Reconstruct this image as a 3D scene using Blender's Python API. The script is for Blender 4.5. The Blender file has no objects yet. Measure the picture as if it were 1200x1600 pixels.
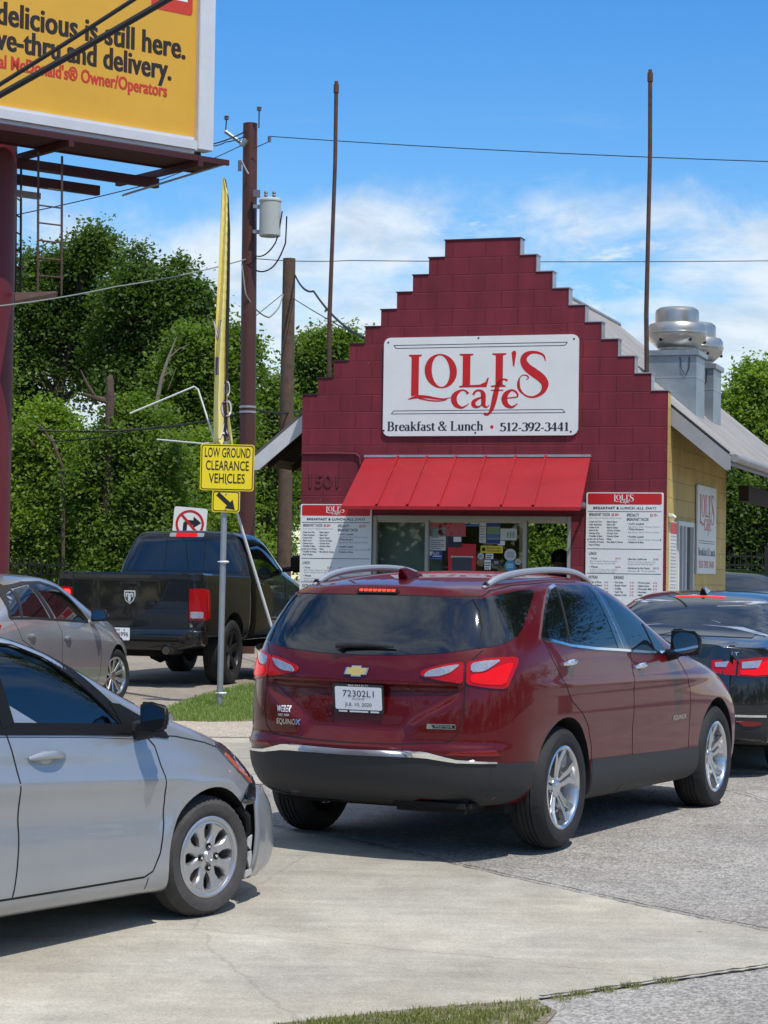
import bpy, bmesh, math, random
import numpy as np
from math import sin, cos, pi, radians, sqrt, atan2
from mathutils import Vector, Matrix, geometry
from mathutils.bvhtree import BVHTree

scene = bpy.context.scene
COL = scene.collection
random.seed(7)
RNG = np.random.default_rng(7)

# ---------------------------------------------------------------- camera
CAM_H, PITCH, ROLL, FPX = 1.61, math.atan(95/3420), 0.015, 3420.0
cam_d = bpy.data.cameras.new('camera'); cam = bpy.data.objects.new('camera', cam_d); COL.objects.link(cam)
cam_d.sensor_fit = 'VERTICAL'; cam_d.sensor_height = 36.0; cam_d.lens = FPX*36.0/1600.0
cam_d.clip_start = 0.1; cam_d.clip_end = 3000
_F = Vector((0, cos(PITCH), sin(PITCH))); _R0 = Vector((1, 0, 0)); _U0 = Vector((0, -sin(PITCH), cos(PITCH)))
_R = _R0*cos(ROLL)+_U0*sin(ROLL); _U = _U0*cos(ROLL)-_R0*sin(ROLL)
cam.matrix_world = Matrix(((_R.x, _U.x, -_F.x, 0), (_R.y, _U.y, -_F.y, 0), (_R.z, _U.z, -_F.z, CAM_H), (0, 0, 0, 1)))
scene.camera = cam
def at(px, py, Y):
    d = _F+_R*((px-600)/FPX)+_U*((800-py)/FPX)
    return Vector((0, 0, CAM_H))+d*(Y/d.y)

# ---------------------------------------------------------------- light
SUN_EL, SUN_AZ = radians(62), radians(150)       # azimuth measured from +Y towards +X
TO_SUN = Vector((sin(SUN_AZ)*cos(SUN_EL), cos(SUN_AZ)*cos(SUN_EL), sin(SUN_EL)))
sun_d = bpy.data.lights.new('sun', 'SUN'); sun_d.energy = 4.2; sun_d.angle = radians(.53); sun_d.color = (1, .955, .88)
sun = bpy.data.objects.new('sun', sun_d); COL.objects.link(sun)
sun.rotation_euler = TO_SUN.to_track_quat('Z', 'Y').to_euler()

world = bpy.data.worlds.new('World'); scene.world = world; world.use_nodes = True
def build_world():
    nt = world.node_tree; nt.nodes.clear(); N = nt.nodes.new; L = nt.links.new
    out = N('ShaderNodeOutputWorld'); bg = N('ShaderNodeBackground'); bg.inputs[1].default_value = 0.145
    sky = N('ShaderNodeTexSky'); sky.sky_type = 'NISHITA'; sky.sun_disc = False
    sky.sun_elevation = SUN_EL; sky.sun_rotation = SUN_AZ; sky.altitude = 200; sky.air_density = 1.0; sky.dust_density = .35; sky.ozone_density = 2.2
    hs = N('ShaderNodeHueSaturation'); hs.inputs['Saturation'].default_value = 1.38; hs.inputs['Value'].default_value = 1.05
    L(sky.outputs[0], hs.inputs['Color'])
    tc = N('ShaderNodeTexCoord'); sx = N('ShaderNodeSeparateXYZ'); L(tc.outputs['Generated'], sx.inputs[0])
    def M(op, a, b=None, c=None):
        n = N('ShaderNodeMath'); n.operation = op
        for i, v in enumerate((a, b, c)):
            if v is None: continue
            if isinstance(v, (int, float)): n.inputs[i].default_value = v
            else: L(v, n.inputs[i])
        return n.outputs[0]
    def ramp(v, a, b, ease='SMOOTHSTEP'):
        n = N('ShaderNodeMapRange'); n.interpolation_type = ease; L(v, n.inputs[0]); n.inputs[1].default_value = a; n.inputs[2].default_value = b
        return n.outputs[0]
    X, Y, Z = sx.outputs
    # deep clear-air blue of the upper sky: a smooth darkening with height of the pale low sky
    deep = N('ShaderNodeMix'); deep.data_type = 'RGBA'; deep.blend_type = 'MULTIPLY'
    L(ramp(Z, -.02, .26, 'LINEAR'), deep.inputs[0]); L(hs.outputs[0], deep.inputs[6]); deep.inputs[7].default_value = (.80, .95, 1.10, 1)
    zc = M('MAXIMUM', Z, .02); cv = N('ShaderNodeCombineXYZ')
    L(M('DIVIDE', X, zc), cv.inputs[0]); L(M('DIVIDE', Y, zc), cv.inputs[1])
    def cloud(scale, stretch, det, rough, w):
        mp = N('ShaderNodeMapping'); mp.inputs['Scale'].default_value = (scale*stretch, scale, 1); mp.inputs['Location'].default_value = (w, w*.7, 0); L(cv.outputs[0], mp.inputs[0])
        n = N('ShaderNodeTexNoise'); n.inputs['Scale'].default_value = 1; n.inputs['Detail'].default_value = det; n.inputs['Roughness'].default_value = rough; n.inputs['Distortion'].default_value = .5
        L(mp.outputs[0], n.inputs['Vector']); return n.outputs[0]
    cw = N('ShaderNodeCombineXYZ'); L(X, cw.inputs[0]); L(Z, cw.inputs[1]); L(M('MULTIPLY', Y, .3), cw.inputs[2])
    def puff(scale, stretch, det, rough, w, dist=.3):
        mp = N('ShaderNodeMapping'); mp.inputs['Scale'].default_value = (scale, scale*stretch, scale); mp.inputs['Location'].default_value = (w, w*.37, 0); L(cw.outputs[0], mp.inputs[0])
        n = N('ShaderNodeTexNoise'); n.inputs['Scale'].default_value = 1; n.inputs['Detail'].default_value = det; n.inputs['Roughness'].default_value = rough; n.inputs['Distortion'].default_value = dist
        L(mp.outputs[0], n.inputs['Vector']); return n.outputs[0]
    # a bank of low clouds with a ragged upper edge, thin wisps above it, broken cloud overhead
    edge = M('ADD', Z, M('MULTIPLY', M('SUBTRACT', puff(13, 1.0, 6, .6, 4.2), .5), .07))
    bank = M('MULTIPLY', ramp(edge, .176, .150), ramp(Z, -.02, .05))
    c1 = M('MULTIPLY', bank, ramp(puff(8, 2.1, 10, .62, 1.7), .32, .56))
    c2 = M('MULTIPLY', M('MULTIPLY', ramp(puff(24, 2.6, 9, .62, 8.1), .50, .68), bank), .8)
    c3 = M('MULTIPLY', M('MULTIPLY', ramp(puff(7, 4.5, 9, .66, 15.0, .8), .52, .80), ramp(Z, .23, .16)), .35)
    hi = M('MULTIPLY', M('MULTIPLY', ramp(cloud(1.3, 1.2, 8, .6, 27.0), .36, .64), ramp(Z, .3, .5)), .85)
    dens = M('MINIMUM', M('MAXIMUM', M('MAXIMUM', M('MAXIMUM', M('MULTIPLY', c1, .88), c2), c3), hi), .9)
    mix = N('ShaderNodeMix'); mix.data_type = 'RGBA'; L(dens, mix.inputs[0]); L(deep.outputs[2], mix.inputs[6])
    cc = N('ShaderNodeMix'); cc.data_type = 'RGBA'; L(ramp(puff(30, 2.0, 6, .6, 3.3), .30, .62), cc.inputs[0]); cc.inputs[6].default_value = (4.2, 5.0, 5.9, 1); cc.inputs[7].default_value = (6.0, 6.45, 6.9, 1); L(cc.outputs[2], mix.inputs[7])
    L(mix.outputs[2], bg.inputs[0]); L(bg.outputs[0], out.inputs[0])
build_world()
scene.view_settings.view_transform = 'Standard'; scene.view_settings.look = 'None'
scene.view_settings.exposure = 0.0; scene.view_settings.gamma = 1.0
scene.cycles.max_bounces = 8; scene.cycles.transparent_max_bounces = 12
# ---------------------------------------------------------------- materials
MATS = {}
def mat(name, col, rough=.6, metal=0., coat=0., spec=.5, emit=None, estr=1., noise=None, bump=None, trans=0., ior=1.45, alpha=1., coat_rough=.03, coat_ior=1.5):
    """noise=(scale, amount[, detail]) varies the colour; bump=(scale, distance)"""
    if name in MATS: return MATS[name]
    m = bpy.data.materials.new(name); m.use_nodes = True; nt = m.node_tree; b = nt.nodes['Principled BSDF']
    b.inputs['Base Color'].default_value = (*col, 1); b.inputs['Roughness'].default_value = rough; b.inputs['Metallic'].default_value = metal
    b.inputs['Coat Weight'].default_value = coat; b.inputs['Coat Roughness'].default_value = coat_rough; b.inputs['Coat IOR'].default_value = coat_ior
    b.inputs['Specular IOR Level'].default_value = spec; b.inputs['Transmission Weight'].default_value = trans; b.inputs['IOR'].default_value = ior
    b.inputs['Alpha'].default_value = alpha
    if emit: b.inputs['Emission Color'].default_value = (*emit, 1); b.inputs['Emission Strength'].default_value = estr
    if noise or bump:
        tc = nt.nodes.new('ShaderNodeTexCoord')
    if noise:
        n = nt.nodes.new('ShaderNodeTexNoise'); n.inputs['Scale'].default_value = noise[0]; n.inputs['Detail'].default_value = noise[2] if len(noise) > 2 else 6; n.inputs['Roughness'].default_value = .65
        nt.links.new(tc.outputs['Object'], n.inputs['Vector'])
        r = nt.nodes.new('ShaderNodeMapRange'); r.inputs[1].default_value = .25; r.inputs[2].default_value = .75; r.inputs[3].default_value = 1-noise[1]; r.inputs[4].default_value = 1+noise[1]
        nt.links.new(n.outputs[0], r.inputs[0])
        x = nt.nodes.new('ShaderNodeVectorMath'); x.operation = 'SCALE'; x.inputs[0].default_value = col; nt.links.new(r.outputs[0], x.inputs['Scale'])
        nt.links.new(x.outputs[0], b.inputs['Base Color'])
    if bump:
        n = nt.nodes.new('ShaderNodeTexNoise'); n.inputs['Scale'].default_value = bump[0]; n.inputs['Detail'].default_value = 4
        nt.links.new(tc.outputs['Object'], n.inputs['Vector'])
        bp = nt.nodes.new('ShaderNodeBump'); bp.inputs['Distance'].default_value = bump[1]; bp.inputs['Strength'].default_value = 1
        nt.links.new(n.outputs[0], bp.inputs['Height']); nt.links.new(bp.outputs[0], b.inputs['Normal'])
    MATS[name] = m
    return m

# ---------------------------------------------------------------- mesh collector
class MB:
    def __init__(s): s.v = []; s.f = []; s.m = []; s.mats = []; s.sm = []; s.cn = {}
    def mi(s, m):
        if m not in s.mats: s.mats.append(m)
        return s.mats.index(m)
    def add(s, vs, fs, m, smooth=False, nor=None):
        o = len(s.v)
        if nor:
            for i, q in enumerate(nor): s.cn[o+i] = q
        k = s.mi(m); s.v += [tuple(v) for v in vs]
        for f in fs: s.f.append(tuple(i+o for i in f)); s.m.append(k); s.sm.append(smooth)
        return s
    def box(s, c, d, m, rot=None, bev=0.):
        """box at centre c of full size d; bev chamfers its twelve edges"""
        hx, hy, hz = d[0]/2, d[1]/2, d[2]/2
        bm = bmesh.new(); bmesh.ops.create_cube(bm, size=1)
        for v in bm.verts: v.co = Vector((v.co.x*d[0], v.co.y*d[1], v.co.z*d[2]))
        if bev > 0: bmesh.ops.bevel(bm, geom=bm.edges[:], offset=bev, segments=2, affect='EDGES')
        R = rot if rot is not None else Matrix.Identity(3)
        bm.verts.ensure_lookup_table(); bm.verts.index_update()
        vs = [R @ v.co+Vector(c) for v in bm.verts]; fs = [[v.index for v in f.verts] for f in bm.faces]; bm.free()
        return s.add(vs, fs, m, bev > 0)
    def tube(s, pts, r, m, n=8, cap=True):
        pts = [Vector(p) for p in pts]; rs = r if isinstance(r, (list, tuple)) else [r]*len(pts)
        vs = []; fs = []; up = None
        for i, p in enumerate(pts):
            t = (pts[min(i+1, len(pts)-1)]-pts[max(i-1, 0)]).normalized()
            if up is None:
                a = Vector((0, 0, 1)) if abs(t.z) < .9 else Vector((1, 0, 0)); up = t.cross(a).normalized()
            else: up = (up-t*up.dot(t)).normalized()
            w = t.cross(up)
            for k in range(n):
                a = 2*pi*k/n; vs.append(p+(up*cos(a)+w*sin(a))*rs[i])
        for i in range(len(pts)-1):
            for k in range(n):
                a, b = i*n+k, i*n+(k+1) % n; fs.append((a, b, b+n, a+n))
        if cap: fs.append(tuple(range(n-1, -1, -1))); fs.append(tuple(range((len(pts)-1)*n, len(pts)*n)))
        return s.add(vs, fs, m, True)
    def lathe(s, prof, m, n=32, axis='z', c=(0, 0, 0), mats=None):
        """prof: (radius, height) pairs turned about the axis through c"""
        vs = []; c = Vector(c)
        for r, h in prof:
            for k in range(n):
                a = 2*pi*k/n; x, y = r*cos(a), r*sin(a)
                vs.append(c+(Vector((x, y, h)) if axis == 'z' else Vector((x, h, y))))
        for i in range(len(prof)-1):
            fs = []
            for k in range(n):
                a, b = i*n+k, i*n+(k+1) % n
                fs.append((a, b, b+n, a+n) if axis == 'z' else (a, a+n, b+n, b))
            if i == 0: o = len(s.v); s.v += [tuple(v) for v in vs]
            kk = s.mi(mats[i] if mats else m)
            for f in fs: s.f.append(tuple(q+o for q in f)); s.m.append(kk); s.sm.append(True)
        return s
    def prism(s, poly, lo, hi, m, fn=lambda x, y, z: (x, y, z), smooth=False):
        """2D outline extruded lo..hi; fn maps (x,y,h) to space; the outline may be concave"""
        n = len(poly); vs = [fn(x, y, lo) for x, y in poly]+[fn(x, y, hi) for x, y in poly]
        tris = geometry.tessellate_polygon([[Vector((x, y, 0)) for x, y in poly]])
        fs = [tuple(t) for t in tris]+[tuple(i+n for i in reversed(t)) for t in tris]
        fs += [(i, (i+1) % n, (i+1) % n+n, i+n) for i in range(n)]
        return s.add(vs, fs, m, smooth)
    def build(s, name, parent=None, sharp=35, fixn=True):
        me = bpy.data.meshes.new(name); me.from_pydata(s.v, [], s.f)
        for m in s.mats: me.materials.append(m)
        me.polygons.foreach_set('material_index', s.m); me.polygons.foreach_set('use_smooth', s.sm)
        if fixn:
            bm = bmesh.new(); bm.from_mesh(me); bmesh.ops.recalc_face_normals(bm, faces=bm.faces[:])
            if s.cn:
                for f in bm.faces:
                    q = [s.cn[v.index] for v in f.verts if v.index in s.cn]
                    if len(q) == len(f.verts):
                        f.normal_update()
                        if f.normal.dot(sum(q, Vector((0, 0, 0)))) < 0: f.normal_flip()
            bm.to_mesh(me); bm.free()
        if any(s.sm): me.set_sharp_from_angle(angle=radians(sharp))
        me.update()
        if s.cn: me.normals_split_custom_set([tuple(s.cn.get(l.vertex_index, (0, 0, 0))) for l in me.loops])
        o = bpy.data.objects.new(name, me); COL.objects.link(o)
        if parent is not None: o.parent = parent
        return o
def soft(p, d=.012):
    """outline with its corners cut by d"""
    q = []
    for i, b in enumerate(p):
        a, c = p[i-1], p[(i+1) % len(p)]
        for e in (a, c):
            l = math.hypot(e[0]-b[0], e[1]-b[1]) or 1; k = min(d, l*.3)/l; q.append((b[0]+(e[0]-b[0])*k, b[1]+(e[1]-b[1])*k))
    return q
def tag(o, label=None, cat=None, group=None, kind=None):
    if label: o['label'] = label
    if cat: o['category'] = cat
    if group: o['group'] = group
    if kind: o['kind'] = kind
    return o
def thing(name, label, cat, loc=(0, 0, 0), rz=0., group=None):
    o = bpy.data.objects.new(name, None); COL.objects.link(o); o.location = loc; o.rotation_euler = (0, 0, rz); o.empty_display_size = .2
    return tag(o, label, cat, group)
def dup(o, parent=None):
    c = o.copy(); COL.objects.link(c)
    if parent is not None: c.parent = parent
    for ch in list(o.children): dup(ch, c)
    return c

# ---------------------------------------------------------------- lettering
_fc = {}
def text_geo(s, bold=0., shear=0.):
    """flat outline of a string in the built-in face: (verts, faces, width) at cap height 1, left aligned on its baseline"""
    k = (s, bold, shear)
    if k in _fc: return _fc[k]
    cu = bpy.data.curves.new('t', 'FONT'); cu.body = s; cu.size = 1.0; cu.offset = bold; cu.resolution_u = 3; cu.shear = shear; cu.space_character = 1+1.9*bold
    o = bpy.data.objects.new('t', cu); COL.objects.link(o)
    dg = bpy.context.evaluated_depsgraph_get(); me = bpy.data.meshes.new_from_object(o.evaluated_get(dg))
    vs = [(v.co.x/.69, v.co.y/.69) for v in me.vertices]; fs = [tuple(p.vertices) for p in me.polygons]
    bpy.data.objects.remove(o); bpy.data.curves.remove(cu); bpy.data.meshes.remove(me)
    w = max((v[0] for v in vs), default=0)
    _fc[k] = (vs, fs, w); return _fc[k]
def put_text(mb, s, x, y, h, m, fn, w=None, align='l', bold=0., shear=0., cond=1.):
    """letter a string of cap height h at (x,y) of a plane mapped by fn(x,y)->3D; w squeezes it to a width"""
    vs, fs, tw = text_geo(s, bold, shear)
    if not vs: return
    sx = (w/tw) if w else h*cond
    x0 = x if align == 'l' else x-(tw*sx)/(2 if align == 'c' else 1)
    mb.add([fn(x0+a*sx, y+b*h) for a, b in vs], fs, m)
# a broad-nib serif face drawn as strokes (upright strokes thick, level ones thin)
def _arc(cx, cy, rx, ry, a0, a1, n=18):
    return [(cx+rx*cos(radians(a0+(a1-a0)*i/n)), cy+ry*sin(radians(a0+(a1-a0)*i/n))) for i in range(n+1)]
def _bar(x, y, w): return ('s', [(x-w/2, y), (x+w/2, y)])
GLY = {
 'L': (.66, [[(.17, 0), (.17, 1)], _bar(.17, .985, .32), ('s', [(.03, .015), (.62, .015)]), ('s', [(.61, .015), (.63, .26)])]),
 'O': (.86, [_arc(.43, .5, .34, .48, 0, 360, 40)]),
 'I': (.36, [[(.18, 0), (.18, 1)], _bar(.18, .985, .32), _bar(.18, .015, .32)]),
 'S': (.62, [_arc(.31, .735, .22, .25, 25, 180, 16)+[(.1, .68), (.2, .56), (.38, .46), (.52, .34)]+_arc(.31, .26, .22, .245, 10, -160, 16), ('s', [(.52, .72), (.52, .93)]), ('s', [(.09, .28), (.09, .07)])]),
 'B': (.68, [[(.17, 0), (.17, 1)], ('s', [(.03, .985), (.34, .985)]), ('s', [(.03, .015), (.36, .015)]), ('s', [(.17, .53), (.36, .53)]), _arc(.34, .755, .19, .23, 90, -90), _arc(.36, .27, .22, .255, 90, -90)]),
 'c': (.5, [_arc(.28, .33, .21, .32, 45, 315, 24)]),
 'a': (.52, [[(.36, 0), (.36, .46)], _arc(.23, .46, .13, .18, 0, 150, 10), _arc(.22, .18, .15, .17, 40, 320, 18), ('s', [(.36, .03), (.5, .06)])]),
 'f': (.36, [[(.16, 0), (.16, .78)], _arc(.29, .8, .13, .18, 180, 50, 10), ('s', [(.02, .64), (.34, .64)]), _bar(.16, .015, .26)]),
 'e': (.5, [_arc(.27, .33, .2, .32, 5, 320, 26), ('s', [(.08, .37), (.46, .37)])]),
 'r': (.42, [[(.15, 0), (.15, .64)], ('s', [(.03, .64), (.15, .64)]), _bar(.15, .015, .26), _arc(.29, .46, .14, .17, 170, 60, 8)]),
 'k': (.58, [[(.14, 0), (.14, 1)], ('s', [(.03, .985), (.14, .985)]), _bar(.14, .015, .26), ('s', [(.16, .3), (.44, .62)]), [(.26, .4), (.5, .02)], _bar(.44, .64, .2), _bar(.5, .015, .18)]),
 's': (.42, [_arc(.21, .49, .14, .15, 30, 180, 10)+[(.09, .42), (.2, .34), (.31, .26)]+_arc(.2, .16, .14, .15, 10, -160, 10)]),
 't': (.36, [[(.15, .1), (.15, .82)], ('s', [(.02, .64), (.33, .64)]), _arc(.25, .13, .1, .12, 180, 320, 8)]),
 'u': (.6, [[(.14, .16), (.14, .64)], ('s', [(.02, .63), (.14, .63)]), _arc(.28, .17, .14, .16, 180, 340, 10), [(.44, 0), (.44, .64)], ('s', [(.34, .63), (.44, .63)]), ('s', [(.44, .015), (.56, .015)])]),
 'n': (.6, [[(.14, 0), (.14, .64)], ('s', [(.02, .63), (.14, .63)]), _bar(.14, .015, .24), _arc(.3, .47, .15, .16, 170, 0, 10), [(.45, 0), (.45, .47)], _bar(.45, .015, .22)]),
 'h': (.6, [[(.14, 0), (.14, 1)], ('s', [(.02, .985), (.14, .985)]), _bar(.14, .015, .24), _arc(.3, .47, .15, .16, 170, 0, 10), [(.45, 0), (.45, .47)], _bar(.45, .015, .22)]),
 '&': (.8, [[(.66, .02), (.2, .72)], _arc(.32, .8, .15, .18, 200, -40, 14)+[(.42, .68), (.2, .5)], _arc(.3, .26, .24, .25, 130, 330, 18), ('s', [(.52, .16), (.7, .5)]), _bar(.68, .52, .2), _bar(.7, .015, .18)]),
 '5': (.52, [[(.12, .56), (.12, .97)], ('S', [(.1, .94), (.44, .94)]), _arc(.23, .31, .22, .3, 125, -150, 20)]),
 '1': (.46, [[(.24, 0), (.24, 1)], ('s', [(.1, .84), (.24, .98)]), _bar(.24, .015, .3)]),
 '2': (.52, [_arc(.25, .73, .19, .25, 165, -20, 16)+[(.38, .5), (.08, .06)], ('S', [(.06, .05), (.46, .05)]), ('s', [(.45, .05), (.47, .2)])]),
 '3': (.52, [_arc(.24, .76, .18, .22, 150, -80, 16), _arc(.23, .28, .22, .28, 80, -155, 18)]),
 '9': (.52, [_arc(.25, .68, .19, .3, 0, 360, 28), [(.44, .68), (.42, .4), (.32, .12), (.14, .0)]]),
 '4': (.54, [[(.36, 0), (.36, 1)], ('s', [(.34, .98), (.03, .3)]), ('S', [(.03, .29), (.5, .29)]), _bar(.36, .015, .24)]),
 '-': (.34, [('S', [(.05, .32), (.29, .32)])]),
 "'": (.2, [[(.1, .72), (.11, 1)]]), ' ': (.28, []), '•': (.4, ['dot']),
}
def serif(mb, s, x, y, h, m, fn, w=None, thick=.15, thin=.045, align='l', shear=0., mdot=None):
    tot = sum(GLY[c][0] for c in s); sx = (w/tot) if w else h
    if align == 'c': x -= tot*sx/2
    for c in s:
        adv, st = GLY[c]
        for q in st:
            if q == 'dot':
                mb.add([fn(x+.2*sx+.11*h*cos(a*pi/8), y+.36*h+.11*h*sin(a*pi/8)) for a in range(16)], [tuple(range(16))], mdot or m); continue
            fixed = None
            if isinstance(q, tuple): fixed = thin if q[0] == 's' else .11; q = q[1]
            vs = []; fs = []
            for i, p in enumerate(q):
                a, b = q[max(i-1, 0)], q[min(i+1, len(q)-1)]; dx, dy = b[0]-a[0], b[1]-a[1]; l = math.hypot(dx, dy) or 1
                wd = fixed if fixed else thin+(thick-thin)*abs(dy/l)**1.3
                nx, ny = -dy/l*wd/2, dx/l*wd/2
                for sg in (1, -1):
                    px, py = p[0]+sg*nx, p[1]+sg*ny; vs.append(fn(x+(px+shear*py)*sx, y+py*h))
            for i in range(len(q)-1): fs.append((2*i, 2*i+1, 2*i+3, 2*i+2))
            mb.add(vs, fs, m)
        x += adv*sx
    return x
def rrect(x0, y0, x1, y1, r, n=5):
    out = []
    for cx, cy, a in ((x1-r, y1-r, 0), (x0+r, y1-r, 90), (x0+r, y0+r, 180), (x1-r, y0+r, 270)):
        for i in range(n+1): t = radians(a+90*i/n); out.append((cx+r*cos(t), cy+r*sin(t)))
    return out
def sheet(mb, poly, m, fn):
    tris = geometry.tessellate_polygon([[Vector((x, y, 0)) for x, y in poly]])
    mb.add([fn(x, y) for x, y in poly], [tuple(t) for t in tris], m)
def chaikin(p, n=2, closed=True):
    for _ in range(n):
        q = []
        N = len(p)
        for i in range(N if closed else N-1):
            a, b = p[i], p[(i+1) % N]; q += [(a[0]*.75+b[0]*.25, a[1]*.75+b[1]*.25), (a[0]*.25+b[0]*.75, a[1]*.25+b[1]*.75)]
        p = q if closed else [p[0]]+q+[p[-1]]
    return p
# ---------------------------------------------------------------- ground
GY = [-60, 0, 8, 11, 13.2, 16, 24, 28, 60, 400]; GZ = [-.3, -.3, -.22, -.108, 0, .02, .115, .15, .2, .2]
def gz(y): return float(np.interp(y, GY, GZ))
def ground_mat(name, col, speck, amt, big, bamt, bump=.004, rough=.85, streak=0., tint=(1, 1, 1), spots=0.):
    m = bpy.data.materials.new(name); m.use_nodes = True; nt = m.node_tree; b = nt.nodes['Principled BSDF']; b.inputs['Roughness'].default_value = rough; b.inputs['Specular IOR Level'].default_value = .25
    N = nt.nodes.new; L = nt.links.new; tc = N('ShaderNodeTexCoord')
    def noise(s, det=3, sc=None, rough=.6):
        n = N('ShaderNodeTexNoise'); n.inputs['Scale'].default_value = s; n.inputs['Detail'].default_value = det; n.inputs['Roughness'].default_value = rough
        if sc: mp = N('ShaderNodeMapping'); mp.inputs['Scale'].default_value = sc; mp.inputs['Rotation'].default_value = (0, 0, .5); L(tc.outputs['Object'], mp.inputs[0]); L(mp.outputs[0], n.inputs['Vector'])
        else: L(tc.outputs['Object'], n.inputs['Vector'])
        return n.outputs[0]
    def mr(v, a, c, lo, hi):
        n = N('ShaderNodeMapRange'); L(v, n.inputs[0]); n.inputs[1].default_value = a; n.inputs[2].default_value = c; n.inputs[3].default_value = lo; n.inputs[4].default_value = hi; return n.outputs[0]
    def mul(a, c):
        n = N('ShaderNodeMath'); n.operation = 'MULTIPLY'; L(a, n.inputs[0]); L(c, n.inputs[1]); return n.outputs[0]
    vo = N('ShaderNodeTexVoronoi'); vo.inputs['Scale'].default_value = speck; L(tc.outputs['Object'], vo.inputs['Vector'])
    sv = N('ShaderNodeSeparateColor'); L(vo.outputs['Color'], sv.inputs[0])
    f = mr(sv.outputs[0], 0, 1, 1-amt, 1+amt)
    f = mul(f, mr(noise(big, 6), .3, .7, 1-bamt, 1+bamt)); f = mul(f, mr(noise(big*7, 5), .3, .7, 1-bamt*.6, 1+bamt*.6)); f = mul(f, mr(noise(speck*.25, 4), .3, .7, 1-amt*.35, 1+amt*.35))
    if streak: f = mul(f, mr(noise(1, 5, (1.2, 9, 1)), .35, .7, 1-streak, 1+streak*.6))
    if spots:                                # old drips and gum: sparse dark blots
        v2 = N('ShaderNodeTexVoronoi'); v2.inputs['Scale'].default_value = 2.2; v2.inputs['Randomness'].default_value = 1; L(tc.outputs['Object'], v2.inputs['Vector'])
        w2 = N('ShaderNodeSeparateColor'); L(v2.outputs['Color'], w2.inputs[0]); f = mul(f, mr(v2.outputs['Distance'], .02, .055, 1-spots, 1)); f = mul(f, mr(noise(.9, 8, None, .75), .56, .72, 1, 1-spots*.45))
        v3 = N('ShaderNodeTexVoronoi'); v3.feature = 'DISTANCE_TO_EDGE'; v3.inputs['Scale'].default_value = .42; wn = N('ShaderNodeTexNoise'); wn.inputs['Scale'].default_value = 3; wn.inputs['Detail'].default_value = 6; L(tc.outputs['Object'], wn.inputs['Vector'])
        wm = N('ShaderNodeMix'); wm.data_type = 'RGBA'; wm.inputs[0].default_value = .10; L(tc.outputs['Object'], wm.inputs[6]); L(wn.outputs['Color'], wm.inputs[7]); L(wm.outputs[2], v3.inputs['Vector']); f = mul(f, mr(v3.outputs['Distance'], .0012, .0035, 1-spots*.35, 1))
    x = N('ShaderNodeVectorMath'); x.operation = 'SCALE'; x.inputs[0].default_value = col; L(f, x.inputs['Scale'])
    mx = N('ShaderNodeMix'); mx.data_type = 'RGBA'; mx.blend_type = 'MULTIPLY'; L(mr(noise(big*2.3, 4), .4, .7, 0, 1), mx.inputs[0]); L(x.outputs[0], mx.inputs[6]); mx.inputs[7].default_value = (*tint, 1)
    L(mx.outputs[2], b.inputs['Base Color'])
    bp = N('ShaderNodeBump'); bp.inputs['Distance'].default_value = bump; L(vo.outputs['Distance'], bp.inputs['Height']); L(bp.outputs[0], b.inputs['Normal'])
    return m
ASPHALT = ground_mat('chip_seal_asphalt', (.318, .300, .274), 75, .38, .35, .22, .005, tint=(.93, .90, .86), spots=.3)
CONCRETE = ground_mat('worn_concrete', (.418, .390, .325), 150, .15, .45, .24, .001, streak=.10, tint=(.92, .89, .85), spots=.38)
SIDEWALK = ground_mat('exposed_aggregate_walk', (.42, .36, .29), 70, .35, .8, .10, .003)
ROAD = ground_mat('weathered_road_surface', (.27, .235, .19), 60, .28, .5, .16, .003)
DIRT = ground_mat('bare_dirt', (.21, .18, .13), 40, .4, .6, .25, .01)
JOINT = mat('dirt_filled_joint', (.07, .06, .047), .95, noise=(9, .5))
def ground_sheet(name, poly, m, dz, label=None):
    bm = bmesh.new(); vs = [bm.verts.new((x, y, 0)) for x, y in poly]; bm.faces.new(vs)
    for y in GY[1:-1]: bmesh.ops.bisect_plane(bm, geom=bm.verts[:]+bm.edges[:]+bm.faces[:], plane_co=(0, y, 0), plane_no=(0, 1, 0))
    bmesh.ops.triangulate(bm, faces=bm.faces[:])
    for v in bm.verts: v.co.z = gz(v.co.y)+dz
    bmesh.ops.recalc_face_normals(bm, faces=bm.faces[:])
    for f in bm.faces:
        if f.normal.z < 0: f.normal_flip()
    me = bpy.data.meshes.new(name); bm.to_mesh(me); bm.free(); me.materials.append(m)
    o = bpy.data.objects.new(name, me); COL.objects.link(o); o['kind'] = 'structure'
    return o
ground_sheet('ground', [(-400, -60), (400, -60), (400, 400), (-400, 400)], ASPHALT, 0)
EDGE1 = [(2.62, 10.02), (1.91, 10.76), (1.35, 11.35), (.73, 12.07), (.18, 12.76), (-.48, 13.5), (-.67, 13.77)]
EDGE2 = [(-.35, 8.77), (.03, 8.97), (.27, 9.08), (.68, 9.24), (1.26, 9.61), (1.77, 9.94), (2.62, 10.02)]
ground_sheet('driveway', [(-30, 4.), (-6, 4.)]+[(-2.2, 7.2)]+EDGE2[:-1]+EDGE1+[(-.80, 15.0), (-.93, 16.3), (3.8, 17.9), (3.8, 20.15), (-30, 20.3)], CONCRETE, .004)
ground_sheet('sidewalk', [(-30, 20.3), (3.8, 20.15), (3.8, 22.3), (-1.18, 22.12), (-1.69, 21.93), (-2.0, 21.98), (-2.4, 22.0), (-30, 22.0)], SIDEWALK, .008)
ground_sheet('road', [(-30, 22.0), (-2.4, 22.0), (-2.25, 22.6), (-2.1, 24.41), (-1.91, 26.12), (-1.60, 27.7), (-1.95, 33), (-2.1, 47), (-30, 47)], ROAD, .012)
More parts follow.
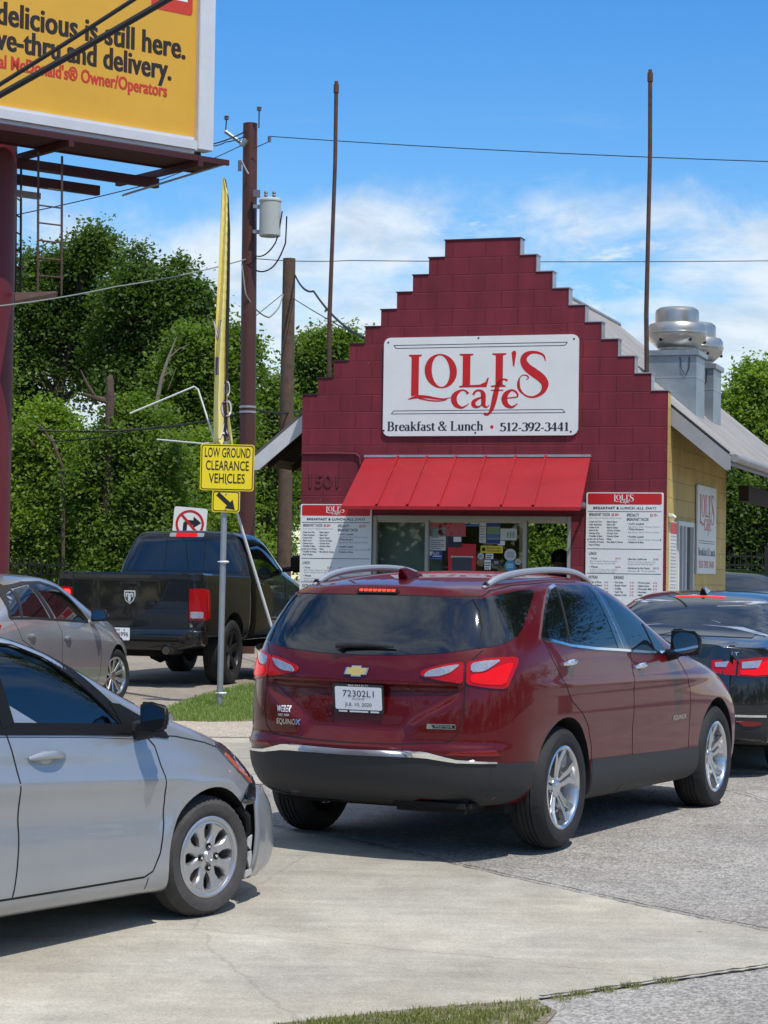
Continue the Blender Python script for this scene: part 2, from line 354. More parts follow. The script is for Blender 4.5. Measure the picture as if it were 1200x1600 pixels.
VERGE = [(-2.4, 22.0), (-2.0, 21.98), (-1.69, 21.93), (-1.18, 22.12), (1.5, 22.3), (1.5, 25.6), (-1.2, 27.4), (-1.60, 27.7), (-1.91, 26.12), (-2.1, 24.41), (-2.25, 22.6)]
ground_sheet('soil', VERGE, DIRT, .010)
NEARV = [(-2.2, 7.2), (-.35, 8.77), (.03, 8.97), (.27, 9.08), (.66, 9.22), (.74, 9.02), (.62, 8.6), (.3, 7.2)]
ground_sheet('soil', NEARV, DIRT, .008)
ground_sheet('field', [(-400, 47), (400, 47), (400, 400), (-400, 400)], DIRT, .016)
def joint(pts, w, dz, seed):
    r = random.Random(seed); P = []
    for i in range(len(pts)-1):
        a, b = pts[i], pts[i+1]; n = max(2, int(math.hypot(b[0]-a[0], b[1]-a[1])/.05))
        P += [(a[0]+(b[0]-a[0])*k/n+r.uniform(-.006, .006), a[1]+(b[1]-a[1])*k/n+r.uniform(-.006, .006)) for k in range(n)]
    P.append(pts[-1]); vs = []; fs = []
    for i, p in enumerate(P):
        a, b = P[max(i-1, 0)], P[min(i+1, len(P)-1)]; dx, dy = b[0]-a[0], b[1]-a[1]; l = math.hypot(dx, dy) or 1; ww = w*r.uniform(.35, 1.2)/2
        for s in (1, -1): vs.append((p[0]-dy/l*ww*s, p[1]+dx/l*ww*s, gz(p[1])+dz))
    for i in range(len(P)-1): fs.append((2*i, 2*i+1, 2*i+3, 2*i+2))
    return vs, fs
m = MB()
for pts, w, sd in ((EDGE1, .018, 1), (EDGE2[3:], .032, 2), ([(-.93, 16.3), (3.8, 17.9)], .04, 3), ([(-30, 20.3), (3.8, 20.15)], .02, 4), ([(2.2, 17.4), (2.59, 16.39), (2.68, 16.11), (2.77, 15.66), (3.3, 14.9), (3.6, 13.2)], .014, 5), ([(2.59, 16.39), (3.2, 16.6), (4.2, 16.5)], .010, 6)):
    m.add(*joint(pts, w, .017, sd), JOINT)
m.build('ground_joint', fixn=False)['kind'] = 'structure'
GRASSMAT = None
def leaf_mat(name, c1, c2, trans=.35, rough=.55):
    m = bpy.data.materials.new(name); m.use_nodes = True; nt = m.node_tree; nt.nodes.clear(); N = nt.nodes.new; L = nt.links.new
    o = N('ShaderNodeOutputMaterial'); g = N('ShaderNodeNewGeometry'); r = N('ShaderNodeMix'); r.data_type = 'RGBA'; r.inputs[6].default_value = (*c1, 1); r.inputs[7].default_value = (*c2, 1); L(g.outputs['Random Per Island'], r.inputs[0])
    d = N('ShaderNodeBsdfPrincipled'); d.inputs['Roughness'].default_value = rough; d.inputs['Specular IOR Level'].default_value = .35; L(r.outputs[2], d.inputs['Base Color'])
    t = N('ShaderNodeBsdfTranslucent'); tm = N('ShaderNodeMix'); tm.data_type = 'RGBA'; tm.blend_type = 'MULTIPLY'; tm.inputs[0].default_value = 1; L(r.outputs[2], tm.inputs[6]); tm.inputs[7].default_value = (1.5, 1.7, .6, 1); L(tm.outputs[2], t.inputs[0])
    x = N('ShaderNodeMixShader'); x.inputs[0].default_value = trans; L(d.outputs[0], x.inputs[1]); L(t.outputs[0], x.inputs[2]); L(x.outputs[0], o.inputs[0]); return m
def blades(name, poly, n, h, seed, mat_, dens=None):
    r = np.random.default_rng(seed); xs = [p[0] for p in poly]; ys = [p[1] for p in poly]; vs = []; fs = []
    k = 0
    while k < n:
        x, y = r.uniform(min(xs), max(xs)), r.uniform(min(ys), max(ys))
        if not inside(x, y, poly) or (dens and not dens(x, y, r)): continue
        k += 1; hh = h*r.uniform(.4, 1.15); a = r.uniform(0, 2*pi); w = r.uniform(.002, .0045)*(h/.06)**.5; lean = r.uniform(0, .7)*hh; b = r.uniform(0, 2*pi); z = gz(y)+.006; o = len(vs)
        dx, dy = cos(a)*w, sin(a)*w; lx, ly = cos(b)*lean, sin(b)*lean
        vs += [(x-dx, y-dy, z), (x+dx, y+dy, z), (x+dx*.8+lx*.4, y+dy*.8+ly*.4, z+hh*.6), (x-dx*.8+lx*.4, y-dy*.8+ly*.4, z+hh*.6), (x+lx, y+ly, z+hh*.93)]
        fs += [(o, o+1, o+2, o+3), (o+3, o+2, o+4)]
    me = bpy.data.meshes.new(name); me.from_pydata(vs, [], fs); me.materials.append(mat_); o = bpy.data.objects.new(name, me); COL.objects.link(o); o['kind'] = 'stuff'; return o
# ---------------------------------------------------------------- vehicle bodies
from mathutils import interpolate
def lerp_table(xs, tab):
    """tab: {key: [(x, value)...]} -> smooth (monotone cubic) samples at xs"""
    out = {}
    for k, pts in tab.items():
        px = np.array([p[0] for p in pts], float); py = np.array([p[1] for p in pts], float)
        h = np.diff(px); d = np.diff(py)/h; m = np.zeros_like(py)
        m[0] = d[0]; m[-1] = d[-1]
        for i in range(1, len(px)-1):
            if d[i-1]*d[i] > 0:
                w1 = 2*h[i]+h[i-1]; w2 = h[i]+2*h[i-1]; m[i] = (w1+w2)/(w1/d[i-1]+w2/d[i])
        r = []
        for x in xs:
            i = int(np.clip(np.searchsorted(px, x)-1, 0, len(px)-2)); t = np.clip((x-px[i])/h[i], 0, 1); t2, t3 = t*t, t**3
            r.append((2*t3-3*t2+1)*py[i]+(t3-2*t2+t)*h[i]*m[i]+(-2*t3+3*t2)*py[i+1]+(t3-t2)*h[i]*m[i+1])
        out[k] = r
    return out
FR = (1., .82, .45, 0.)        # columns of the end faces, corner to centre
def car_cage(xs, tab, rear, front, tuck=.02):
    """Half-sections at stations xs. tab keys: zb bottom, w max half width, zl belt height, wl belt half width,
    zt top height, wt roof corner half width, cr corner drop, wu/zu: window-top row. rear/front: per row (S0..S5, RC) of (x at centre, corner setback)."""
    T = lerp_table(xs, tab); rings = []
    for i in range(len(xs)):
        g = {k: T[k][i] for k in T}; zb, zl = g['zb'], g['zl']; H = zl-zb
        S = [(g['w']*g.get('wb', .93), zb), (g['w']*.985, zb+H*.12), (g['w'], zb+H*.45), (g['w']*(1-tuck*.3), zb+H*.80), (g['wl'], zl), (g['wu'], g['zu']), (g['wt'], g['zt']-g['cr'])]
        bot = [(S[0][0]*f, zb) for f in (0, .45, .82)]
        c = g['cr']; top = [(g['wt']*.82, g['zt']-c*.5), (g['wt']*.45, g['zt']-c*.13), (0, g['zt'])]
        rings.append(bot+S+top)
    N = 13
    R0 = rings[0]; R1 = rings[-1]
    V = []; F = []; idx = {}
    def vert(x, y, z, side):
        key = (round(x, 5), round(y*side, 5) if abs(y) > 1e-6 else 0., round(z, 5))
        if key not in idx: idx[key] = len(V); V.append((x, y*side if abs(y) > 1e-6 else 0., z))
        return idx[key]
    def endx(spec, ring, j, col):
        """x of an end-face vertex: j ring index, col column 0..3"""
        r = j-3
        xc, cs = spec[min(max(r, 0), 6)]
        return xc+cs*(1., .38, .07, 0.)[col]
    def ringx(i, j):
        if i == 0 or i == len(xs)-1:
            sp = rear if i == 0 else front
            if j < 3: return endx(sp, None, 3, {0: 3, 1: 2, 2: 1}[j])
            if j > 9: return endx(sp, None, 9, {10: 1, 11: 2, 12: 3}[j])
            return endx(sp, None, j, 0)
        return xs[i]
    crease = {}
    for side in (1, -1):
        for i in range(len(xs)-1):
            for j in range(N-1):
                q = [vert(ringx(a, b), rings[a][b][0], rings[a][b][1], side) for a, b in ((i, j), (i, j+1), (i+1, j+1), (i+1, j))]
                F.append(q if side < 0 else q[::-1])
        for end, ring, sp in ((0, R0, rear), (len(xs)-1, R1, front)):
            def ev(j, col):
                if j == 3 and col > 0: jj = {1: 2, 2: 1, 3: 0}[col]; return vert(ringx(end, jj), ring[jj][0], ring[jj][1], side)
                if j == 9 and col > 0: jj = {1: 10, 2: 11, 3: 12}[col]; return vert(ringx(end, jj), ring[jj][0], ring[jj][1], side)
                zz = ring[j][1]
                return vert(endx(sp, ring, j, col), ring[j][0]*FR[col], zz, side)
            for j in range(3, 9):
                for col in range(3):
                    q = [ev(j, col), ev(j, col+1), ev(j+1, col+1), ev(j+1, col)]
                    if len(set(q)) < 4: continue
                    F.append(q if (side > 0) == (end == 0) else q[::-1])
    return V, F, rings
class Body:
    """subdivided shell + ray-cast helpers in the car's own frame (x forward, y left, z up)"""
    def __init__(s, name, cage, paint, under, wells=(), creases=(), level=3, deform=None, cuts=(), cutmat=None):
        V, F, rings = cage
        me = bpy.data.meshes.new(name); me.from_pydata(V, [], F)
        bm = bmesh.new(); bm.from_mesh(me); bmesh.ops.recalc_face_normals(bm, faces=bm.faces[:])
        lay = bm.edges.layers.float.new('crease_edge')
        for e in bm.edges:
            for fn, val in creases:
                if fn(e.verts[0].co, e.verts[1].co): e[lay] = max(e[lay], val)
        bm.to_mesh(me); bm.free()
        o = bpy.data.objects.new(name, me); COL.objects.link(o)
        md = o.modifiers.new('s', 'SUBSURF'); md.levels = level; md.render_levels = level
        dg = bpy.context.evaluated_depsgraph_get(); m2 = bpy.data.meshes.new_from_object(o.evaluated_get(dg))
        if deform:
            co = np.empty(len(m2.vertices)*3); m2.vertices.foreach_get('co', co); co = co.reshape(-1, 3); co = deform(co); m2.vertices.foreach_set('co', co.ravel()); m2.update()
        o.modifiers.clear(); o.data = m2; bpy.data.meshes.remove(me)
        m2.materials.append(paint); m2.materials.append(under)
        if cutmat: m2.materials.append(cutmat)
        vs = [v.co.copy() for v in m2.vertices]; ps = [tuple(p.vertices) for p in m2.polygons]
        s.bvh = BVHTree.FromPolygons(vs, ps); m2.update(); s.vs = vs; s.ps = ps; s.vn = [v.normal.copy() for v in m2.vertices]
        tmp = []
        for wi, w in enumerate(list(wells)+list(cuts)):
            c = w.build('c'); c.data.materials.clear(); c.data.materials.append(paint); c.data.materials.append(under)
            if cutmat: c.data.materials.append(cutmat)
            for p in c.data.polygons: p.material_index = 1 if wi < len(wells) else 2
            b = o.modifiers.new('b', 'BOOLEAN'); b.operation = 'DIFFERENCE'; b.object = c; b.solver = 'EXACT'; tmp.append(c)
        if tmp:
            dg = bpy.context.evaluated_depsgraph_get(); dg.update(); m3 = bpy.data.meshes.new_from_object(o.evaluated_get(dg)); o.modifiers.clear(); o.data = m3; bpy.data.meshes.remove(m2)
            for c in tmp: bpy.data.objects.remove(c)
        me = o.data; me.polygons.foreach_set('use_smooth', [True]*len(me.polygons)); me.set_sharp_from_angle(angle=radians(38)); me.update(); me.name = name
        s.o = o
    DIR = {'R': (1, Vector((0, 1, 0)), -3), 'L': (1, Vector((0, -1, 0)), 3), 'B': (0, Vector((1, 0, 0)), -4), 'F': (0, Vector((-1, 0, 0)), 8), 'T': (2, Vector((0, 0, -1)), 4)}
    def hit(s, ax, a, b, off=0.):
        """side R/L: (x,z); back B / front F: (y,z); top T: (x,y)"""
        k, d, st = s.DIR[ax]
        p = {1: Vector((a, st, b)), 0: Vector((st, a, b)), 2: Vector((a, b, st))}[k]
        h, n, i, _ = s.bvh.ray_cast(p, d)
        if h is None:
            h, n, i, _ = s.bvh.find_nearest({1: Vector((a, -.8*d.y, b)), 0: Vector((-.9 if d.x > 0 else 3.6, a, b)), 2: Vector((a, b, 1.5))}[k])
            if n is None: return Vector(p)
        f = s.ps[i]; w = interpolate.poly_3d_calc([s.vs[k] for k in f], h); q = Vector((0, 0, 0))
        for k, x in zip(f, w): q += s.vn[k]*x
        n = q.normalized() if q.length > .1 else n
        if n.dot(d) > 0 and abs(n.dot(d)) > .3: n = -n
        s.last = n
        return h+n*off
    def patch(s, mb, ax, poly, off, m, res=.045, skirt=.012, mirror=False, smooth=True):
        """a thin shaped piece lying on the shell: outline poly seen along ax"""
        P = []; n = len(poly)
        for i in range(n):
            a, b = poly[i], poly[(i+1) % n]; L = math.hypot(b[0]-a[0], b[1]-a[1]); k = max(1, int(math.ceil(L/res)))
            P += [(a[0]+(b[0]-a[0])*t/k, a[1]+(b[1]-a[1])*t/k) for t in range(k)]
        nb = len(P); xs = [p[0] for p in P]; ys = [p[1] for p in P]
        ins = []
        x = min(xs)+res*.5
        while x < max(xs):
            y = min(ys)+res*.5
            while y < max(ys):
                if inside(x, y, P) and min((x-p[0])**2+(y-p[1])**2 for p in P) > (res*.45)**2: ins.append((x, y))
                y += res
            x += res
        r = geometry.delaunay_2d_cdt([Vector(p) for p in P+ins], [], [list(range(nb))], 1, 1e-5)
        v2, tris = r[0], r[2]
        vs = []; nr = []
        for v in v2: vs.append(s.hit(ax, v.x, v.y, off)); nr.append(s.last.copy())
        fs = [tuple(t) for t in tris]
        if skirt:
            o = len(vs); bd = [s.hit(ax, p[0], p[1], off-skirt) for p in P]
            # boundary order: outline vertices map through r[3] (original vertex ids)
            ids = {}
            for vi, orig in enumerate(r[3]):
                for q in orig: ids[q] = vi
            vs += bd; nr += [None]*len(bd)
            for i in range(nb):
                a, b = ids.get(i), ids.get((i+1) % nb)
                if a is None or b is None: continue
                fs.append((a, b, o+(i+1) % nb, o+i))
        o = len(mb.v); mb.add(vs, fs, m, smooth)
        for k, q in enumerate(nr):
            if q is not None: mb.cn[o+k] = q
        return mb
    def strip(s, mb, ax, line, w, off, m, mirror=False, res=.03, closed=False):
        """a narrow ribbon along a line: panel gaps, trim, mouldings"""
        P = []
        L = list(line)+([line[0]] if closed else [])
        for i in range(len(L)-1):
            a, b = L[i], L[i+1]; l = math.hypot(b[0]-a[0], b[1]-a[1]); k = max(1, int(math.ceil(l/res)))
            P += [(a[0]+(b[0]-a[0])*t/k, a[1]+(b[1]-a[1])*t/k) for t in range(k)]
        P.append(L[-1]); vs = []; fs = []
        for i, p in enumerate(P):
            a, b = P[max(i-1, 0)], P[min(i+1, len(P)-1)]; dx, dy = b[0]-a[0], b[1]-a[1]; l = math.hypot(dx, dy) or 1
            nx, ny = -dy/l*w/2, dx/l*w/2
            vs += [s.hit(ax, p[0]+nx, p[1]+ny, -.004), s.hit(ax, p[0]+nx*.96, p[1]+ny*.96, off), s.hit(ax, p[0]-nx*.96, p[1]-ny*.96, off), s.hit(ax, p[0]-nx, p[1]-ny, -.004)]
        for i in range(len(P)-1):
            for k in range(3): fs.append((4*i+k, 4*i+k+1, 4*i+k+5, 4*i+k+4))
        mb.add(vs, fs, m, True)
        if mirror: mb.add([(v.x, -v.y, v.z) for v in vs], [tuple(reversed(f)) for f in fs], m, True)
        return mb
def inside(x, y, P):
    c = False; j = len(P)-1
    for i in range(len(P)):
        if (P[i][1] > y) != (P[j][1] > y) and x < (P[j][0]-P[i][0])*(y-P[i][1])/(P[j][1]-P[i][1])+P[i][0]: c = not c
        j = i
    return c
def well(x, y0, y1, r, zc=None, n=28):
    m = MB(); m.tube([(x, y0, zc), (x, y1, zc)], r, BLACK, n=n); return m
# ---- wheels: axis along y, outer face towards -y
BLACK = mat("black_plastic", (.014, .014, .015), .55)
RUBBER = mat('tyre_rubber', (.018, .018, .019), .75, noise=(9, .3), bump=(60, .002))
DUSTY = mat('dusty_tyre_rubber', (.055, .052, .05), .85, noise=(12, .3), bump=(60, .002))
ALLOY = mat('bright_alloy', (.66, .67, .69), .22, .95, coat=.4)
SILVERPL = mat('silver_painted_hubcap', (.46, .46, .47), .32, .75, noise=(25, .08))
DARKALLOY = mat('black_alloy', (.03, .03, .032), .35, .5, coat=.3)
BLACK = mat('black_plastic', (.014, .014, .015), .55)
MATTEBLACK = mat('matte_black', (.006, .006, .006), .9)
DISC = mat('brake_steel', (.16, .13, .12), .5, .6, noise=(14, .4))
CHROME = mat('chrome', (.86, .87, .88), .07, 1.)
def make_wheel(parent, r, rr, width, style, rubber, alloy, loc, steer=0., left=False):
    w = bpy.data.objects.new('wheel', None); COL.objects.link(w); w.parent = parent; w.location = loc; w.rotation_euler = (0, 0, steer+(pi if left else 0)); w.empty_display_size = .1
    h = width/2; t = MB()
    side = [(rr-.004, -h+.020), (rr+.012, -h+.004), (rr+.35*(r-rr), -h-.006), (rr+.65*(r-rr), -h-.004), (r-.030, -h+.006), (r-.013, -h+.020), (r-.004, -h+.040)]
    tread = []
    for k in range(1, 5):
        y = -h+.040+(width-.08)*k/5; tread += [(r, y-.007), (r-.009, y-.004), (r-.009, y+.004), (r, y+.007)]
    prof = side+tread+[(a, -b) for a, b in reversed(side)]
    t.lathe(prof, rubber, 96, 'y')
    n = 96
    for k in range(n):                       # lateral sipes along both shoulders
        if k % 2 == 0:
            for ring in (5, 6, len(prof)-7, len(prof)-6):
                i = ring*n+k; x, y, z = t.v[i]; q = 1-.010/max(.1, math.hypot(x, z)); t.v[i] = (x*q, y, z*q)
    t.build('tyre', w)
    m = MB()
    m.lathe([(rr-.006, -h+.016), (rr+.006, -h+.006), (rr-.004, -h+.002), (rr-.016, -h+.008), (rr-.024, -h+.03), (rr-.03, h*.5), (rr-.05, h*.9)], alloy, 72, 'y')
    ya = -h+.012
    def spoke(outl, y0=None, dish=.03, th=.035, bev=.007):
        """outl: (radius, tangential) outline -> bevelled prism following a dished face"""
        def fn(a, ca, sa):
            def g(x, z, hgt):
                rad = math.hypot(x, z); d = dish*(1-min(1, rad/rr)**2)
                return (x*ca-z*sa, ya+d+hgt, x*sa+z*ca)
            return g
        return fn
    def add_spoke(poly, ang, dish=.03, th=.03, bev=.006, lift=0.):
        ca, sa = cos(ang), sin(ang); n = len(poly)
        cx = sum(p[0] for p in poly)/n; cy = sum(p[1] for p in poly)/n
        def g(x, z, hh):
            rad = math.hypot(x, z); d = dish*(1-min(1, rad/rr)**2)
            return (x*ca-z*sa, ya+d+hh-lift, x*sa+z*ca)
        ins = []
        for i, p in enumerate(poly):
            a, b = poly[i-1], poly[(i+1) % n]; e1 = Vector((p[0]-a[0], p[1]-a[1])).normalized(); e2 = Vector((b[0]-p[0], b[1]-p[1])).normalized()
            nn = Vector((-(e1.y+e2.y), e1.x+e2.x)); nn = nn.normalized() if nn.length > 1e-6 else Vector((-e1.y, e1.x))
            if nn.dot(Vector((cx-p[0], cy-p[1]))) < 0: nn = -nn
            ins.append((p[0]+nn.x*bev, p[1]+nn.y*bev))
        vs = [g(x, z, 0) for x, z in ins]+[g(x, z, bev) for x, z in poly]+[g(x, z, th) for x, z in poly]
        fs = [tuple(t) for t in geometry.tessellate_polygon([[Vector((x, z, 0)) for x, z in ins]])]
        for k in range(2): fs += [(k*n+i, k*n+(i+1) % n, (k+1)*n+(i+1) % n, (k+1)*n+i) for i in range(n)]
        m.add(vs, fs, alloy, False)
    R = rr-.012
    if style == 'y10':
        for k in range(5):
            a = 2*pi*k/5+.35
            add_spoke([(.045, -.034), (.12, -.033), (.15, -.036), (R*.99, -.088), (R*1.0, -.052), (.165, -.006), (.04, -.006)], a, .045)
            add_spoke([(.045, .034), (.12, .033), (.15, .036), (R*.99, .088), (R*1.0, .052), (.165, .006), (.04, .006)], a, .045)
        m.lathe([(0.0, ya+.028), (.03, ya+.028), (.036, ya+.034), (.058, ya+.038), (.062, ya+.07)], alloy, 32, 'y')
        for k in range(5):
            a = 2*pi*k/5+.35+pi/5; m.lathe([(.0, ya+.05), (.009, ya+.05), (.012, ya+.054), (.012, ya+.08)], CHROME, 10, 'y', (.057*cos(a), 0, .057*sin(a)))
    elif style == 'cap8':
        m.lathe([(R*.995, ya), (R*.90, ya-.004), (R*.885, ya+.004), (R*.885, ya+.03)], alloy, 72, 'y')
        for k in range(8):
            a = 2*pi*k/8+.39
            add_spoke([(.04, -.03), (.075, -.026), (.105, -.021), (R*.75, -.030), (R*.90, -.052), (R*.90, .052), (R*.75, .030), (.105, .021), (.075, .026), (.04, .03)], a, .012, .03, .007, .004)
        m.lathe([(0, ya-.004), (.028, ya-.004), (.033, ya+.002), (.05, ya+.003), (.066, ya+.006), (.07, ya+.03)], alloy, 32, 'y')
        m.lathe([(.020, ya-.0045), (.022, ya-.007), (.024, ya-.0045)], CHROME, 24, 'y')
        for k in range(4):
            a = 2*pi*k/4+.0; m.lathe([(.018, ya-.001), (.016, ya-.004), (.0165, ya+.004), (.0, ya+.004)], MATTEBLACK, 14, 'y', (.052*cos(a), 0, .052*sin(a)))
            m.lathe([(0, ya-.009), (.008, ya-.008), (.010, ya-.002), (.010, ya+.02)], CHROME, 10, 'y', (.052*cos(a), 0, .052*sin(a)))
    else:                                   # plain split five- or ten-spoke wheels of the far cars
        ns = 10 if style == 's10' else 5
        for k in range(ns):
            a = 2*pi*k/ns+.3; q = .018 if ns == 10 else .035
            add_spoke([(.04, -q), (R, -q*(1.2 if ns == 10 else 1.5)), (R, q*(1.2 if ns == 10 else 1.5)), (.04, q)], a, .03)
        m.lathe([(0, ya+.02), (.05, ya+.022), (.06, ya+.03), (.062, ya+.06)], alloy, 24, 'y')
    m.build('rim', w)
    d = MB(); d.lathe([(0, .0), (rr*.72, .0), (rr*.72, .02), (0, .02)], DISC, 40, 'y'); d.lathe([(0, .03), (rr-.03, .03), (rr-.03, .034), (0, .034)], MATTEBLACK, 40, 'y')
    d.build('brake_disc', w)
    return w
GLASSBLK = mat('dark_tinted_glass', (.004, .005, .006), .03, 0, coat=.0, spec=.8, ior=1.6)
LAMPRED = mat('red_lamp_lens', (.34, .002, .003), .18, 0, coat=.35, spec=.25)
LAMPDARK = mat('dark_red_lamp_lens', (.34, .002, .003), .18, 0, coat=.3, spec=.25, emit=(1, .003, .002), estr=.08)
LAMPREFL = mat('dark_red_reflector', (.16, .003, .005), .2, 0, coat=.6)
LAMPLIT = mat('lit_brake_lamp', (.25, .002, .002), .18, 0, coat=.25, spec=.2, emit=(1, .004, .002), estr=.62, noise=(40, .25))
LAMPWHITE = mat('clear_lamp_lens', (.40, .39, .40), .14, .5, coat=1., noise=(60, .3))
SEAM = mat('panel_gap', (.004, .004, .004), .8)
PLATE = mat('number_plate_white', (.74, .75, .76), .4)
PLATEINK = mat('number_plate_ink', (.03, .03, .05), .5)
# ---------------------------------------------------------------- red suv
def smooth(a, b, x):
    t = np.clip((x-a)/(b-a), 0, 1); return t*t*(3-2*t)
MAROON = mat('dark_red_metallic_paint', (.090, .0013, .0036), .36, .12, coat=.85, spec=.2, coat_ior=1.42, noise=(3, .04))
CLAD = mat('grey_black_cladding', (.026, .027, .029), .6, bump=(160, .0006))
RAILMET = mat('pale_anodised_rail', (.56, .56, .57), .34, .7)
BADGE = mat('satin_chrome_badge', (.7, .7, .7), .2, 1.)
BLACKPAINT = mat('gloss_black_trim', (.008, .008, .009), .15, coat=1.)
def ell_sphere(c, r, n=10):
    vs = []; fs = []
    for i in range(n+1):
        for k in range(2*n):
            a, b = pi*i/n, pi*k/n; vs.append((c[0]+r[0]*sin(a)*cos(b), c[1]+r[1]*sin(a)*sin(b), c[2]+r[2]*cos(a)))
    for i in range(n):
        for k in range(2*n): fs.append((i*2*n+k, i*2*n+(k+1) % (2*n), (i+1)*2*n+(k+1) % (2*n), (i+1)*2*n+k))
    return vs, fs
def hull(mb, pts, m, bev=.0):
    bm = bmesh.new()
    for p in pts: bm.verts.new(p)
    r = bmesh.ops.convex_hull(bm, input=bm.verts[:]); bmesh.ops.delete(bm, geom=[v for v in bm.verts if not v.link_faces], context='VERTS')
    if bev: bmesh.ops.dissolve_limit(bm, angle_limit=.02, verts=bm.verts[:], edges=bm.edges[:]); bmesh.ops.bevel(bm, geom=bm.edges[:], offset=bev, segments=3, affect='EDGES', clamp_overlap=True)
    bm.verts.index_update(); mb.add([v.co.copy() for v in bm.verts], [[v.index for v in f.verts] for f in bm.faces], m, True); bm.free()
def smoothline(p, n=2): return chaikin(p, n, False)
def suv_cage():
    xs = [-.62, -.40, -.05, .45, .95, 1.35, 1.75, 2.15, 2.60, 3.05, 3.35, 3.50]
    tab = dict(
     zb=[(-.62, .285), (.3, .25), (2.7, .24), (3.5, .24)],
     wb=[(-.62, .80), (-.3, .90), (0, .93), (3.5, .93)],
     w=[(-.62, .875), (-.3, .92), (.5, .93), (2.2, .93), (2.9, .92), (3.3, .87), (3.5, .76)],
     zl=[(-.62, 1.20), (0, 1.235), (1, 1.18), (1.75, 1.13), (2.15, 1.08), (2.7, 1.0), (3.2, .90), (3.5, .80)],
     wl=[(-.62, .83), (0, .875), (1.5, .88), (2.2, .87), (2.8, .83), (3.2, .76), (3.5, .62)],
     zt=[(-.62, 1.54), (-.3, 1.588), (.3, 1.632), (.8, 1.64), (1.1, 1.615), (1.5, 1.49), (1.9, 1.27), (2.15, 1.145), (2.6, 1.07), (3.1, .98), (3.4, .89), (3.5, .84)],
     wt=[(-.62, .625), (0, .67), (.8, .68), (1.2, .67), (1.9, .69), (2.2, .73), (2.8, .69), (3.3, .6), (3.5, .52)],
     cr=[(-.62, .045), (.8, .055), (1.5, .05), (2.2, .03), (3.5, .03)],
     wu=[(-.62, .69), (0, .735), (.8, .765), (1.1, .765), (1.5, .775), (1.9, .82), (2.15, .835), (2.6, .80), (3.1, .735), (3.5, .59)],
     zu=[(-.62, 1.42), (0, 1.49), (.8, 1.505), (1.1, 1.485), (1.5, 1.37), (1.9, 1.205), (2.15, 1.10), (2.6, 1.035), (3.1, .945), (3.5, .82)])
    rear = [(-.80, .16), (-.95, .30), (-.985, .33), (-.945, .32), (-.885, .28), (-.735, .17), (-.64, .09)]
    front = [(3.42, -.25), (3.62, -.32), (3.66, -.34), (3.60, -.3), (3.50, -.28), (3.46, -.25), (3.43, -.2)]
    return car_cage(xs, tab, rear, front)
def suv_deform(co):
    x, y, z = co.T.copy(); ay = np.abs(y)
    rearw = smooth(-.55, -.75, x)
    # tailgate recess under the ridge between the lamps
    edge = .60-.28*smooth(.95, .72, z)
    rec = smooth(edge+.06, edge-.04, ay)*smooth(.985, .955, z)*smooth(.64, .74, z)
    x = x+rearw*.040*rec
    # bumper shelf: lower half steps out a little
    x = x-rearw*.022*smooth(.655, .62, z)*smooth(.30, .40, z)
    # shoulder crease along the doors and the pinch above the sill
    sidew = smooth(.5, .75, ay)*smooth(-.55, -.2, x)*smooth(3.2, 2.8, x)
    y = y-np.sign(y)*sidew*(.014*smooth(.80, .62, z)*smooth(.36, .5, z)-.010*np.exp(-((z-(.93+.03*(1-x/3)))/.035)**2))
    return np.stack([x, y, z], 1)
